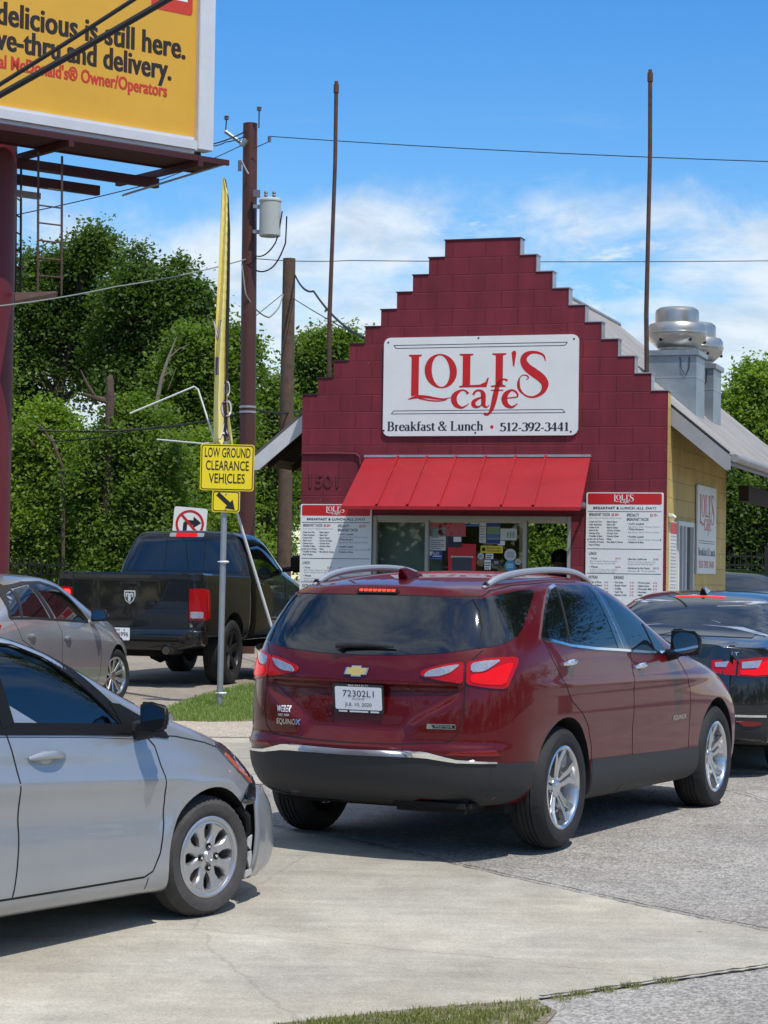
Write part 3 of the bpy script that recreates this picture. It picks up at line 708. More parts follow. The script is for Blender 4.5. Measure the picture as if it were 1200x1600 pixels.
def make_suv():
    t = thing('red_suv', 'dark red SUV seen from behind with its brake lights on, nearest the cafe', 'SUV', (.284, 13.36, gz(13.36)+.0), pi/2-radians(27.7))
    WB = 2.725
    wl = [well(x, s*1.3, s*.5, .405, .37, 40) for x in (0, WB) for s in (-1, 1)]
    B = Body('body', suv_cage(), MAROON, MATTEBLACK, wl, level=4, deform=suv_deform,
             creases=[(lambda a, b: a.x < -.6 and b.x < -.6 and a.z > 1.48 and b.z > 1.48, .5)])
    B.o.parent = t; o = B.o
    def part(name, fn, parent=t, **k):
        m = MB(); fn(m); return m.build(name, parent, **k)
    # --- glass
    gl = [(-.735, 1.198), (-.5, 1.160), (-.25, 1.143), (0, 1.138), (.25, 1.143), (.5, 1.160), (.735, 1.198), (.715, 1.30), (.67, 1.40), (.61, 1.468), (.3, 1.474), (0, 1.476), (-.3, 1.474), (-.61, 1.468), (-.67, 1.40), (-.715, 1.30)]
    rg = part('rear_window', lambda m: B.patch(m, 'B', gl, .004, GLASSBLK))
    part('wiper', lambda m: (m.tube([B.hit('B', a, 1.172+b, .030) for a, b in ((.14, .0), (.05, .007), (-.08, .010), (-.22, .004))], [.017, .015, .012, .006], BLACK), m.tube([B.hit('B', .12, 1.165, .0), B.hit('B', .12, 1.168, .035)], .02, BLACK)), rg)
    part('window_surround', lambda m: [B.strip(m, 'B', [(s*.685, 1.19), (s*.672, 1.30), (s*.632, 1.40), (s*.58, 1.466)], .006, .008, SEAM) for s in (1, -1)], rg)
    qg = chaikin([(-.735, 1.196), (-.68, 1.196), (-.56, 1.232), (-.43, 1.275), (-.29, 1.36), (-.15, 1.44), (-.02, 1.514), (-.08, 1.522), (-.30, 1.505), (-.56, 1.474), (-.59, 1.45), (-.66, 1.33)], 1)
    dlo = [(-.212, 1.243), (-.15, 1.295), (-.054, 1.375), (.10, 1.475), (.19, 1.518), (.30, 1.537), (.55, 1.552), (.75, 1.547), (.92, 1.515), (1.14, 1.448), (1.37, 1.368), (1.60, 1.262), (1.74, 1.155), (1.765, 1.118), (1.40, 1.128), (.92, 1.153), (.50, 1.172), (.13, 1.198)]
    for sd in ('R', 'L'):
        q = part('side_window', lambda m: (B.patch(m, sd, qg, .004, GLASSBLK), B.patch(m, sd, dlo, .004, GLASSBLK)))
        def trim(m):
            B.strip(m, sd, [(.30, 1.545), (.19, 1.527), (.08, 1.475), (-.07, 1.373), (-.165, 1.295), (-.236, 1.238), (-.10, 1.222), (.13, 1.190), (.50, 1.164), (.92, 1.145), (1.40, 1.120), (1.765, 1.109)], .016, .010, CHROME)
        part('window_trim', trim, q)
        part('window_pillar', lambda m: (B.patch(m, sd, [(.885, 1.150), (1.065, 1.142), (.93, 1.522), (.80, 1.545)], .007, mat('gloss_black_pillar', (.008, .008, .009), .12, coat=1.)), B.strip(m, sd, [(.97, 1.148), (.865, 1.54)], .01, .009, BADGE)), q)
        part('window_divider', lambda m: B.strip(m, sd, [(.125, 1.20), (.20, 1.36), (.285, 1.532)], .018, .008, BLACK), q)
        part('window_divider', lambda m: B.strip(m, sd, [(1.50, 1.30), (1.52, 1.20), (1.54, 1.125)], .016, .008, BLACK), q)
    # --- lamps
    for s in (1, -1):
        f = lambda p: [(a*-s, b) for a, b in p][::(1 if s < 0 else -1)]
        lo = part('tail_light', lambda m: B.patch(m, 'B', f(soft([(-.648, .989), (-.64, 1.112), (-.74, 1.135), (-.838, 1.142), (-.846, 1.107), (-.838, 1.03), (-.825, .962), (-.76, .968)])), .010, LAMPDARK, res=.03))
        tag(lo, 'wide red and white tail light with its brake lamp glowing')
        part('lit_lens', lambda m: B.patch(m, 'B', f(soft([(-.668, 1.0), (-.668, 1.045), (-.735, 1.05), (-.775, 1.085), (-.825, 1.112), (-.832, 1.09), (-.815, .985), (-.74, .988)])), .016, LAMPLIT, res=.03), lo)
        part('clear_lens', lambda m: B.patch(m, 'B', f(soft([(-.665, 1.055), (-.66, 1.104), (-.72, 1.118), (-.79, 1.125), (-.755, 1.085), (-.722, 1.058)])), .017, LAMPWHITE, res=.03), lo)
        part('inner_lens', lambda m: B.patch(m, 'B', f(soft([(-.395, 1.030), (-.405, 1.060), (-.52, 1.095), (-.625, 1.114), (-.634, .992), (-.575, .998), (-.48, 1.012)])), .010, LAMPDARK, res=.03), lo)
        part('clear_lens', lambda m: B.patch(m, 'B', f(soft([(-.415, 1.024), (-.44, 1.058), (-.54, 1.086), (-.612, 1.098), (-.565, 1.052), (-.51, 1.03)])), .017, LAMPWHITE, res=.03), lo)
        part('bumper_reflector', lambda m: B.patch(m, 'B', f([(-.56, .592), (-.60, .612), (-.80, .622), (-.815, .59)]), .010, LAMPREFL, res=.04))
    tag(part('brake_light', lambda m: (B.patch(m, 'B', rrect(-.135, 1.484, .135, 1.512, .01), .012, MATTEBLACK, res=.03), [m.box(B.hit('B', -.105+.03*k, 1.499, .014), (.012, .018, .013), mat('lit_high_brake_lamp', (.6, .02, .02), .3, emit=(1, .04, .02), estr=3)) for k in range(8)])), 'narrow lit brake lamp at the roof edge')
    # --- lower trim
    clad = [(-.70, .308), (-.5, .290), (0, .284), (.5, .290), (.70, .308), (.80, .40), (.83, .548), (.62, .553), (.45, .572), (.40, .574), (0, .570), (-.40, .574), (-.45, .572), (-.62, .553), (-.83, .548), (-.80, .40)]
    def bumper(m):
        B.patch(m, 'B', clad, .012, CLAD, res=.05)
        for sd in 'RL': B.patch(m, sd, [(-.76, .302), (-.55, .315), (-.47, .345), (-.43, .40), (-.416, .45), (-.41, .541), (-.60, .543), (-.76, .546)], .011, CLAD, res=.05)
    bp = part('rear_bumper', bumper)
    part('chrome_strip', lambda m: B.patch(m, 'B', [(-.80, .549), (-.62, .553), (-.47, .574), (-.40, .577), (0, .573), (.40, .577), (.47, .574), (.62, .553), (.80, .549), (.80, .557), (.62, .570), (.47, .606), (.40, .611), (0, .603), (-.40, .611), (-.47, .606), (-.62, .570), (-.80, .557)], .020, CHROME, res=.04), bp)
    part('rocker_trim', lambda m: [B.patch(m, sd, [(.418, .262), (1.0, .258), (2.0, .252), (2.27, .252), (2.315, .32), (2.30, .455), (1.9, .462), (1.2, .480), (.418, .497), (.405, .40)], .012, CLAD) for sd in 'RL'])
    # --- seams
    def seams(m):
        for sd in 'RL':
            B.strip(m, sd, [(-.205, 1.235), (-.16, 1.12), (-.04, .97), (.08, .86), (.22, .79), (.34, .70), (.405, .58), (.43, .46)], .007, .0012, SEAM)
            B.strip(m, sd, [(1.085, 1.142), (1.068, .95), (1.07, .75), (1.09, .55), (1.10, .475)], .007, .0012, SEAM)
            B.strip(m, sd, [(1.93, 1.10), (2.04, 1.0), (2.12, .86), (2.14, .65), (2.135, .46)], .007, .0012, SEAM)
            B.strip(m, sd, [(.42, .484), (1.2, .468), (2.2, .450)], .006, .002, SEAM)
            B.strip(m, sd, [(1.93, 1.115), (2.3, 1.06), (2.8, .985)], .006, .0012, SEAM)
        for s in (1, -1): B.strip(m, 'B', [(s*.705, 1.18), (s*.66, 1.12), (s*.642, 1.05), (s*.645, .98), (s*.648, .80), (s*.62, .71), (s*.57, .662)], .007, .0012, SEAM)
        B.strip(m, 'B', [(-.57, .662), (-.3, .645), (0, .640), (.3, .645), (.57, .662)], .008, .0012, SEAM)
        B.strip(m, 'B', [(s*.6, 1.48) for s in (-1, -.8, -.6, -.4, -.2, 0, .2, .4, .6, .8, 1)], .006, .0012, SEAM)
        for sd in 'RL': B.strip(m, sd, [(-.57, 1.477), (-.45, 1.515), (-.2, 1.545), (.3, 1.568), (.7, 1.57)], .005, .001, SEAM)
    part('panel_gap', seams, o)
    # --- handles, mirrors, rails, aerial
    for sd, s in (('R', -1), ('L', 1)):
        for hx, hz in ((.045, 1.088), (1.195, 1.036)):
            def hd(m):
                m.add(*ell_sphere(B.hit(sd, hx+.02, hz-.006, -.012), (.075, .022, .034)), BLACKPAINT, True)
                m.tube([B.hit(sd, hx+.10*k/6-.04, hz+.004*(1-((k-3)/3)**2), .010+.026*(1-((k-3)/3)**2)) for k in range(-1, 8)], [.010, .015, .017, .018, .018, .018, .017, .015, .010], CHROME, 10)
            part('door_handle', hd)
        def mir(m):
            c = Vector((1.78, s*1.02, 1.17))
            hull(m, [(c.x+a, c.y+s*b, c.z+e) for a, b, e in ((-.05, -.10, -.085), (-.05, .105, -.06), (-.05, .115, .04), (-.05, .07, .09), (-.05, -.09, .095), (.10, -.07, -.06), (.10, .07, -.04), (.09, .07, .05), (.10, -.06, .065))], MAROON, .03)
            hull(m, [(c.x+a, c.y+s*b, c.z+e) for a, b, e in ((-.056, -.108, -.092), (-.056, .108, -.068), (-.056, .12, .044), (-.056, .075, .096), (-.056, -.098, .10), (-.02, -.1, -.09), (-.02, .1, -.065), (-.02, .11, .04), (-.02, -.09, .098))], BLACKPAINT, .012)
            m.tube([(1.80, s*.86, 1.09), (1.79, s*.95, 1.10)], [.045, .03], BLACK)
        mr = part('wing_mirror', mir)
        def mg(m):
            c = Vector((1.722, s*1.02, 1.17)); P = chaikin([(-.085, -.07), (.09, -.05), (.098, .03), (.06, .075), (-.08, .078)], 2)
            m.add([(c.x, c.y+s*a, c.z+b) for a, b in P], [tuple(range(len(P)))], mat('mirror_glass', (.35, .37, .4), .03, 1.))
        part('mirror_glass', mg, mr, fixn=False)
        def rail(m):
            L = [(-.44, -.008), (-.34, .012), (-.22, .030), (0, .042), (.4, .046), (.8, .042), (.98, .030), (1.10, .014), (1.20, -.008)]
            yy = lambda x: .565+.02*smooth(-.4, .3, x)
            m.tube([B.hit('T', x, s*yy(x), h) for x, h in smoothline(L, 3)], [.014+.007*smooth(-.43, -.3, x)*smooth(1.2, 1.05, x) for x, h in smoothline(L, 3)], RAILMET, 10)
            for x in (-.34, 1.08): m.box(B.hit('T', x, s*yy(x), .002), (.16, .03, .03), BLACKPAINT, bev=.008)
        part('roof_rail', rail)
    part('antenna', lambda m: hull(m, [B.hit('T', -.36, s*.035, 0) for s in (1, -1)]+[B.hit('T', -.12, s*.02, 0) for s in (1, -1)]+[B.hit('T', -.38, s*.012, .062) for s in (1, -1)]+[B.hit('T', -.33, s*.012, .066) for s in (1, -1)], MAROON, .006))
    # --- badges, plate
    def bowtie(m):
        P = [(-.085, -.026), (-.03, -.026), (-.03, -.040), (.045, -.040), (.045, -.026), (.085, -.026), (.085+.012, .026), (.03+.012, .026), (.042, .040), (-.033, .040), (-.033, .026), (-.073, .026)]
        GOLD = mat('gold_badge', (.78, .55, .18), .35, .55)
        for k, (q, mm) in enumerate(((1., BADGE), (.86, GOLD))):
            m.prism([(a*q*.86, b*q*.78) for a, b in P], 0, .006+.003*k, mm, lambda x, y, h: tuple(B.hit('B', -.0-x, 1.043+y, .004+h)))
    part('emblem', bowtie)
    def badges(m):
        bt = lambda x0: (lambda x, y: tuple(B.hit('B', -x, y, .005)))
        put_text(m, 'EQUINOX', -.532, .722, .030, BADGE, bt(0), w=.175, bold=.02)
        put_text(m, 'WEBER', -.532, .792, .034, PLATE, bt(0), w=.10, bold=.02)
        put_text(m, 'CERT. PREM', -.522, .767, .013, PLATE, bt(0), w=.085)
        m.add([tuple(B.hit('B', -x, y, .004)) for x, y in ((.455, .736), (.61, .736), (.61, .764), (.455, .764))], [(0, 1, 2, 3)], BADGE)
        m.add([tuple(B.hit('B', -x, y, .006)) for x, y in ((.49, .740), (.606, .740), (.606, .760), (.478, .760))], [(0, 1, 2, 3)], BLACKPAINT)
        put_text(m, 'PREMIER', .50, .744, .013, BADGE, lambda x, y: tuple(B.hit('B', -x, y, .008)), w=.095)
        for s in 'R': put_text(m, 'EQUINOX', -2.09, .672, .027, BADGE, lambda x, y: tuple(B.hit('R', -x, y, .005)), w=-.0001 if False else None, cond=1.6) if False else put_text(m, 'EQUINOX', 1.80, .664, .030, BADGE, lambda x, y: tuple(B.hit('R', x, y, .005)), w=.25, bold=.02)
    part('badge_lettering', badges, o, fixn=False)
    def plate(m):
        fr = lambda off: (lambda x, y, h: (-.935-off-h+(y-.89)*-.12, -x-.03, y))
        m.prism(rrect(-.162, .806, .162, .972, .012), 0, .012, BLACKPAINT, fr(0))
        m.prism(rrect(-.150, .826, .150, .956, .010), .012, .015, PLATE, fr(0))
        f2 = lambda x, y: fr(.0165)(x, y, 0)
        put_text(m, '72302L1', 0, .900, .036, PLATEINK, f2, w=.205, align='c'); put_text(m, 'JUL 10, 2020', 0, .846, .020, PLATEINK, f2, w=.17, align='c'); put_text(m, 'TEXAS BUYER', 0, .882, .009, PLATEINK, f2, align='c')
        put_text(m, '866.543.8171', 0, .960, .009, PLATE, lambda x, y: fr(.0135)(x, y, 0), w=.13, align='c')
        for a, b in ((-.13, -.075), (-.06, .06), (.075, .13)): m.add([fr(.0135)(x, y, 0) for x, y in ((a, .811), (b, .811), (b, .821), (a, .821))], [(0, 1, 2, 3)], PLATE)
    pl = part('number_plate', plate); tag(pl, 'white paper number plate reading 72302L1, JUL 10, 2020')
    # --- running gear and underside
    def under(m):
        m.box((1.3, 0, .30), (3.6, 1.5, .12), MATTEBLACK); m.box((-.30, 0, .34), (.8, .95, .10), MATTEBLACK, bev=.03)
        m.box((-.66, -.42, .30), (.30, .5, .09), MATTEBLACK, bev=.03); m.tube([(0, -.75, .36), (0, .75, .36)], .05, MATTEBLACK); m.box((-.50, -.1, .31), (.4, .7, .08), BLACK, bev=.03)
    part('underbody', under)
    for x, st in ((0, 0.), (WB, radians(1.5))):
        for s in (-1, 1):
            make_wheel(t, .360, .240, .225, 'y10', RUBBER, ALLOY, (x, s*.795, .360), st, s > 0)
    return t, B
# ---------------------------------------------------------------- silver hatch-nosed sedan, damaged bumper
SILVER = mat('silver_metallic_paint', (.36, .375, .40), .34, .55, coat=1., noise=(2.5, .05))
INTERIOR = mat('dark_car_interior', (.16, .165, .175), .8)
SEATCLOTH = mat('grey_seat_cloth', (.20, .20, .21), .9, noise=(30, .3))
def glass_mat(name, tint, f0=1.55):
    m = bpy.data.materials.new(name); m.use_nodes = True; nt = m.node_tree; nt.nodes.clear(); N = nt.nodes.new
    o = N('ShaderNodeOutputMaterial'); x = N('ShaderNodeMixShader'); a = N('ShaderNodeBsdfTransparent'); b = N('ShaderNodeBsdfGlossy'); f = N('ShaderNodeFresnel')
    a.inputs[0].default_value = (*tint, 1); b.inputs['Roughness'].default_value = .015; f.inputs[0].default_value = f0
    nt.links.new(f.outputs[0], x.inputs[0]); nt.links.new(a.outputs[0], x.inputs[1]); nt.links.new(b.outputs[0], x.inputs[2]); nt.links.new(x.outputs[0], o.inputs[0]); return m
CARGLASS = glass_mat('tinted_side_glass', (.60, .72, .74), 2.1); SHOPGLASS = glass_mat('shop_window_glass', (.75, .8, .78)); DARKGLASS = glass_mat('dark_side_glass', (.10, .11, .12))
def accent_cage():
    xs = [-.72, -.45, 0, .5, 1.0, 1.4, 1.8, 2.15, 2.5, 2.82, 3.06, 3.18]
    tab = dict(
     zb=[(-.72, .22), (.3, .15), (2.3, .15), (3.2, .16)],
     w=[(-.72, .80), (-.2, .845), (.8, .852), (2.5, .855), (2.9, .835), (3.18, .76)],
     zl=[(-.72, 1.0), (0, 1.05), (1.1, 1.02), (1.94, .95), (2.3, .905), (2.7, .835), (3.0, .74), (3.18, .65)],
     wl=[(-.72, .73), (0, .795), (1.5, .805), (2.2, .80), (2.7, .765), (3.0, .69), (3.18, .57)],
     zt=[(-.72, 1.06), (-.4, 1.11), (-.1, 1.24), (.3, 1.40), (.8, 1.475), (1.05, 1.48), (1.35, 1.45), (1.8, 1.28), (2.2, 1.075), (2.5, .985), (2.85, .88), (3.06, .78), (3.18, .70)],
     wt=[(-.72, .58), (.4, .58), (1.0, .625), (1.4, .635), (1.8, .655), (2.2, .70), (2.7, .65), (3.06, .55), (3.18, .47)],
     cr=[(-.72, .03), (.8, .045), (1.8, .04), (2.3, .03), (3.18, .03)],
     wu=[(-.72, .66), (0, .71), (.5, .69), (1.0, .705), (1.4, .715), (1.8, .745), (2.2, .78), (2.5, .745), (2.85, .69), (3.18, .54)],
     zu=[(-.72, 1.03), (0, 1.17), (.5, 1.29), (1.0, 1.36), (1.4, 1.325), (1.8, 1.17), (2.2, .995), (2.5, .94), (2.85, .845), (3.18, .675)])
    rear = [(-.88, .16), (-.97, .25), (-.98, .27), (-.96, .26), (-.93, .24), (-.90, .2), (-.88, .16)]
    front = [(3.28, -.2), (3.42, -.25), (3.43, -.27), (3.37, -.26), (3.29, -.25), (3.24, -.24), (3.21, -.2)]
    return car_cage(xs, tab, rear, front)
def accent_deform(co):
    x, y, z = co.T.copy(); ay = np.abs(y); s = smooth(.5, .7, ay)
    # a rising wedge crease along the doors and a flared front arch
    zc = .70+.10*(2.3-x)/2.3
    y = y+np.sign(y)*s*smooth(3.0, 2.6, x)*(.016*np.exp(-((z-zc)/.05)**2)-.016*np.exp(-((z-zc+.16)/.09)**2)+.012*smooth(.42, .26, z))
    for cx in (0, 2.57):
        r = np.sqrt((x-cx)**2+(z-.30)**2); y = y+np.sign(y)*s*.014*np.exp(-((r-.36)/.05)**2)
    return np.stack([x, y, z], 1)
FRAMEBLK = mat('satin_black_window_frame', (.008, .008, .009), .5, spec=.25)
def make_accent():
    h = radians(35); t = thing('silver_car', 'silver small car with a torn front bumper at the left edge, nearest of all', 'car', (-2.997, 9.285, gz(10.9)), pi/2-h)
    wl = [well(x, s*1.3, s*.5, .342, .305, 40) for x in (0, 2.57) for s in (-1, 1)]
    FW = chaikin([(1.225, 1.010), (1.94, .966), (1.955, .975), (1.86, 1.055), (1.70, 1.19), (1.53, 1.30), (1.35, 1.362), (1.15, 1.385)], 1)
    RW = [(1.13, 1.018), (1.07, 1.375), (.6, 1.345), (.25, 1.265), (.03, 1.16), (-.02, 1.07)]
    cuts = []
    for P in (FW, RW):
        m = MB(); m.prism(P, -1.2, 1.2, INTERIOR, lambda x, z, h: (x, h, z)); cuts.append(m)
    m = MB(); m.prism([(2.86, .15), (2.95, .15), (2.96, .52), (2.985, .635), (2.93, .62), (2.84, .52)], -1.1, -.60, INTERIOR, lambda x, z, h: (x, h, z)); wl.append(m)
    m = MB(); m.box((1.05, 0, .80), (1.9, 1.36, .62), INTERIOR); cuts.append(m)
    m = MB(); m.box((.85, 0, 1.18), (1.3, 1.16, .40), INTERIOR); cuts.append(m)
    B = Body('body', accent_cage(), SILVER, MATTEBLACK, wl, level=4, deform=accent_deform, cuts=cuts, cutmat=INTERIOR)
    B.o.parent = t; o = B.o
    def part(name, fn, parent=t, **k):
        m = MB(); fn(m); return m.build(name, parent, **k)
    for sd in 'RL':
        q = part('side_window', lambda m: (B.patch(m, sd, FW, -.006, CARGLASS, skirt=0), B.patch(m, sd, RW, -.006, CARGLASS, skirt=0)))
        def frame(m):
            B.strip(m, sd, [(1.18, 1.000), (1.60, .978), (1.99, .955), (2.015, .966), (1.885, 1.07), (1.715, 1.212), (1.535, 1.325), (1.35, 1.39), (1.13, 1.412), (.6, 1.378), (.22, 1.29), (-.02, 1.17), (-.07, 1.055), (.5, 1.038), (1.18, 1.0)], .056, .006, FRAMEBLK)
            B.strip(m, sd, [(1.175, 1.01), (1.11, 1.395)], .085, .008, FRAMEBLK)
            B.patch(m, sd, [(1.90, .945), (2.28, .900), (2.27, .925), (2.10, 1.010), (1.96, 1.075), (1.885, 1.085), (1.94, .985)], .009, FRAMEBLK)
        part('window_frame', frame, q)
    part('windscreen', lambda m: B.patch(m, 'T', [(1.42, -.56), (1.80, -.63), (2.16, -.68), (2.20, -.4), (2.22, 0), (2.20, .4), (2.16, .68), (1.80, .63), (1.42, .56), (1.38, 0)], .003, GLASSBLK, res=.08))
    part('rear_window', lambda m: B.patch(m, 'T', chaikin([(-.36, -.58), (-.1, -.58), (.28, -.50), (.34, 0), (.28, .50), (-.1, .58), (-.36, .58), (-.42, 0)], 1), .004, GLASSBLK, res=.06))
    for s in (1, -1): part('tail_light', lambda m: B.patch(m, 'B', [(s*.46, .80), (s*.46, .93), (s*.74, .96), (s*.79, .88), (s*.76, .78)], .008, LAMPRED, res=.04))
    def gaps(m):
        for sd in 'RL':
            B.strip(m, sd, [(1.155, .99), (1.18, .90), (1.197, .82), (1.215, .68), (1.222, .54), (1.21, .38), (1.188, .255)], .008, .0012, SEAM)
            B.strip(m, sd, [(2.10, .93), (2.16, .87), (2.196, .72), (2.21, .60), (2.205, .50), (2.17, .36), (2.125, .275), (2.07, .252)], .008, .0012, SEAM)
            B.strip(m, sd, [(2.07, .252), (1.6, .249), (1.19, .248), (.5, .25)], .010, .0012, SEAM)
            B.strip(m, sd, [(2.10, .245), (2.095, .17)], .006, .0012, SEAM)
            B.strip(m, sd, [(2.12, .925), (2.35, .905), (2.6, .86), (2.78, .81)], .006, .0012, SEAM)
            B.strip(m, sd, [(.42, .99), (1.15, .965), (1.7, .935), (2.1, .905)], .003, .0008, SEAM)
    part('panel_gap', gaps, o)
    for sd, s in (('R', -1), ('L', 1)):
        for hx, hz in ((1.395, .862), (.35, .915)):
            def hd(m):
                m.add(*ell_sphere(B.hit(sd, hx-.01, hz-.004, -.020), (.07, .028, .042)), mat('handle_cup_silver_paint', (.40, .41, .43), .4, .5, coat=.6), True)  # handle cup in a slightly lighter, duller silver than the body
                m.tube([B.hit(sd, hx+.24*(k/8-.5), hz+.008*(1-((k-4)/4)**2), .004+.030*(1-((k-4)/4)**2)) for k in range(9)], [.008, .015, .018, .019, .019, .019, .018, .014, .008], SILVER, 10)
            part('door_handle', hd)
        def mir(m):
            c = (2.03, s*.955, 1.025)
            hull(m, [(c[0]+a*.85, c[1]+s*b*.85, c[2]+e*.85) for a, b, e in ((-.045, -.10, -.070), (-.045, -.03, -.088), (-.045, .09, -.07), (-.045, .115, -.01), (-.045, .10, .06), (-.045, -.02, .085), (-.045, -.10, .07), (.06, -.08, -.05), (.07, .05, -.04), (.07, .06, .03), (.06, -.07, .05))], SILVER, .028)
            hull(m, [(c[0]+a*.85, c[1]+s*b*.85, c[2]+e*.85) for a, b, e in ((-.058, -.105, -.075), (-.058, -.03, -.094), (-.058, .082, -.078), (-.058, .106, -.01), (-.058, .092, .066), (-.058, -.02, .092), (-.058, -.105, .077), (-.015, -.10, -.075), (-.015, .085, -.072), (-.015, .09, .058), (-.015, -.095, .074))], BLACK, .012)
            m.tube([(2.05, s*.80, .95), (2.04, s*.93, .96)], [.05, .035], BLACK)
        mr = part('wing_mirror', mir)
        P = chaikin([(-.085, -.06), (-.02, -.078), (.07, -.06), (.085, 0), (.07, .05), (-.02, .072), (-.085, .06)], 2)
        part('mirror_glass', lambda m: m.add([(1.9790, s*.955+s*a*.85, 1.025+b*.85) for a, b in P], [tuple(range(len(P)))], mat('mirror_glass', (.35, .37, .4), .03, 1.)), mr, fixn=False)
        hl = part('headlight', lambda m: B.patch(m, sd, chaikin([(2.68, .858), (2.83, .838), (2.97, .775), (3.045, .715), (3.03, .625), (2.95, .615), (2.85, .68), (2.75, .775)], 1), .006, mat('headlight_lens', (.07, .072, .08), .05, .2, coat=1., noise=(18, .6)), res=.03))
        part('lamp_bowl', lambda m: B.patch(m, sd, chaikin([(2.86, .775), (2.94, .765), (2.99, .70), (2.95, .655), (2.885, .70)], 2), .008, CHROME, res=.03), hl)
        part('indicator_lens', lambda m: B.patch(m, sd, [(2.755, .785), (2.85, .693), (2.94, .628), (2.95, .640), (2.862, .708), (2.77, .795)], .010, mat('orange_lamp_lens', (.55, .09, .03), .15, coat=1.), res=.03), hl)
    # torn bumper corner on the near side
    def cover(m):
        B.patch(m, 'R', [(2.955, .60), (3.08, .60), (3.12, .5), (3.14, .3), (3.10, .18), (2.94, .155), (2.925, .22), (2.945, .40), (2.945, .52)], .028, SILVER, skirt=.03)
    bc = part('bumper_cover', cover); tag(bc, 'scuffed bumper corner hanging away from the wheel arch')
    def torn(m):
        hull(m, [B.hit('R', x, z, f) for x, z, f in ((2.80, .545, .0), (2.80, .575, .02), (2.89, .55, .03), (2.93, .60, .03), (2.99, .67, .02), (2.965, .665, -.02), (2.90, .535, .03), (2.85, .525, -.03), (2.98, .60, .0))], BLACKPAINT, .01)
        m.tube([(2.83, -.79, .53), (2.885, -.81, .47), (2.905, -.80, .40), (2.90, -.78, .34)], [.028, .024, .02, .012], MATTEBLACK, 8)
    part('torn_liner', torn)
    def rag(m):
        W = mat('torn_white_plastic', (.42, .42, .41), .7)
        pts = [[(2.915, .36), (2.945, .375), (2.935, .30), (2.905, .325)], [(2.92, .29), (2.94, .295), (2.945, .25), (2.925, .205), (2.91, .25)], [(2.895, .195), (2.95, .205), (2.945, .175), (2.89, .160)]]
        for P in pts: m.prism(P, -.815, -.805, W, lambda x, z, h: (x-.012, h, z))
    part('torn_backing', rag)
    # cabin
    def seat(m, y, x0):
        hull(m, [(x0+a, y+b, c) for a, b, c in ((0, -.22, .52), (0, .22, .52), (.12, -.22, .50), (.12, .22, .50), (-.22, -.17, 1.03), (-.22, .17, 1.03), (-.12, -.17, 1.04), (-.12, .17, 1.04))], SEATCLOTH, .05)
        hull(m, [(x0-.16+a, y+b, 1.16+c) for a, b, c in ((-.05, -.12, -.09), (.05, -.12, -.09), (-.05, .12, -.09), (.05, .12, -.09), (-.05, -.10, .10), (.04, -.10, .10), (-.05, .10, .10), (.04, .10, .10))], SEATCLOTH, .04)
        m.tube([(x0-.16, y-.05, 1.0), (x0-.16, y-.05, 1.1)], .007, CHROME, 6)
        hull(m, [(x0+a, y+b, c) for a, b, c in ((.05, -.24, .60), (.05, .24, .60), (.52, -.24, .62), (.52, .24, .62), (.05, -.24, .5), (.05, .24, .5), (.52, -.24, .5), (.52, .24, .5))], SEATCLOTH, .04)
    part('front_seat', lambda m: (seat(m, -.34, 1.43), seat(m, .34, 1.40)))
    def wheel(m):
        c = Vector((1.72, .34, .93)); ring = [c+Vector((.07*cos(a)*-1, .18*sin(a), .165*cos(a))) for a in [2*pi*k/28 for k in range(29)]]
        m.tube(ring, .016, BLACK, 8, False); m.tube([c, c+Vector((.2, 0, -.1))], .03, BLACK); m.box(c, (.05, .30, .05), BLACK, bev=.015)
        hull(m, [(x, y, z) for x, y, z in ((1.78, -.66, .98), (1.78, .66, .98), (2.0, -.66, .98), (2.0, .66, .98), (1.84, -.66, .6), (1.84, .66, .6), (2.0, -.66, .6), (2.0, .66, .6), (1.76, -.66, .9), (1.76, .66, .9))], INTERIOR, .04)
    part('dashboard', wheel)
    part('underbody', lambda m: m.box((1.28, 0, .22), (3.3, 1.45, .10), MATTEBLACK))
    for x, st in ((0, 0.), (2.57, radians(-5))):
        for s in (-1, 1): make_wheel(t, .300, .196, .185, 'cap8', DUSTY, SILVERPL, (x, s*.752, .300), st, s > 0)
    return t, B
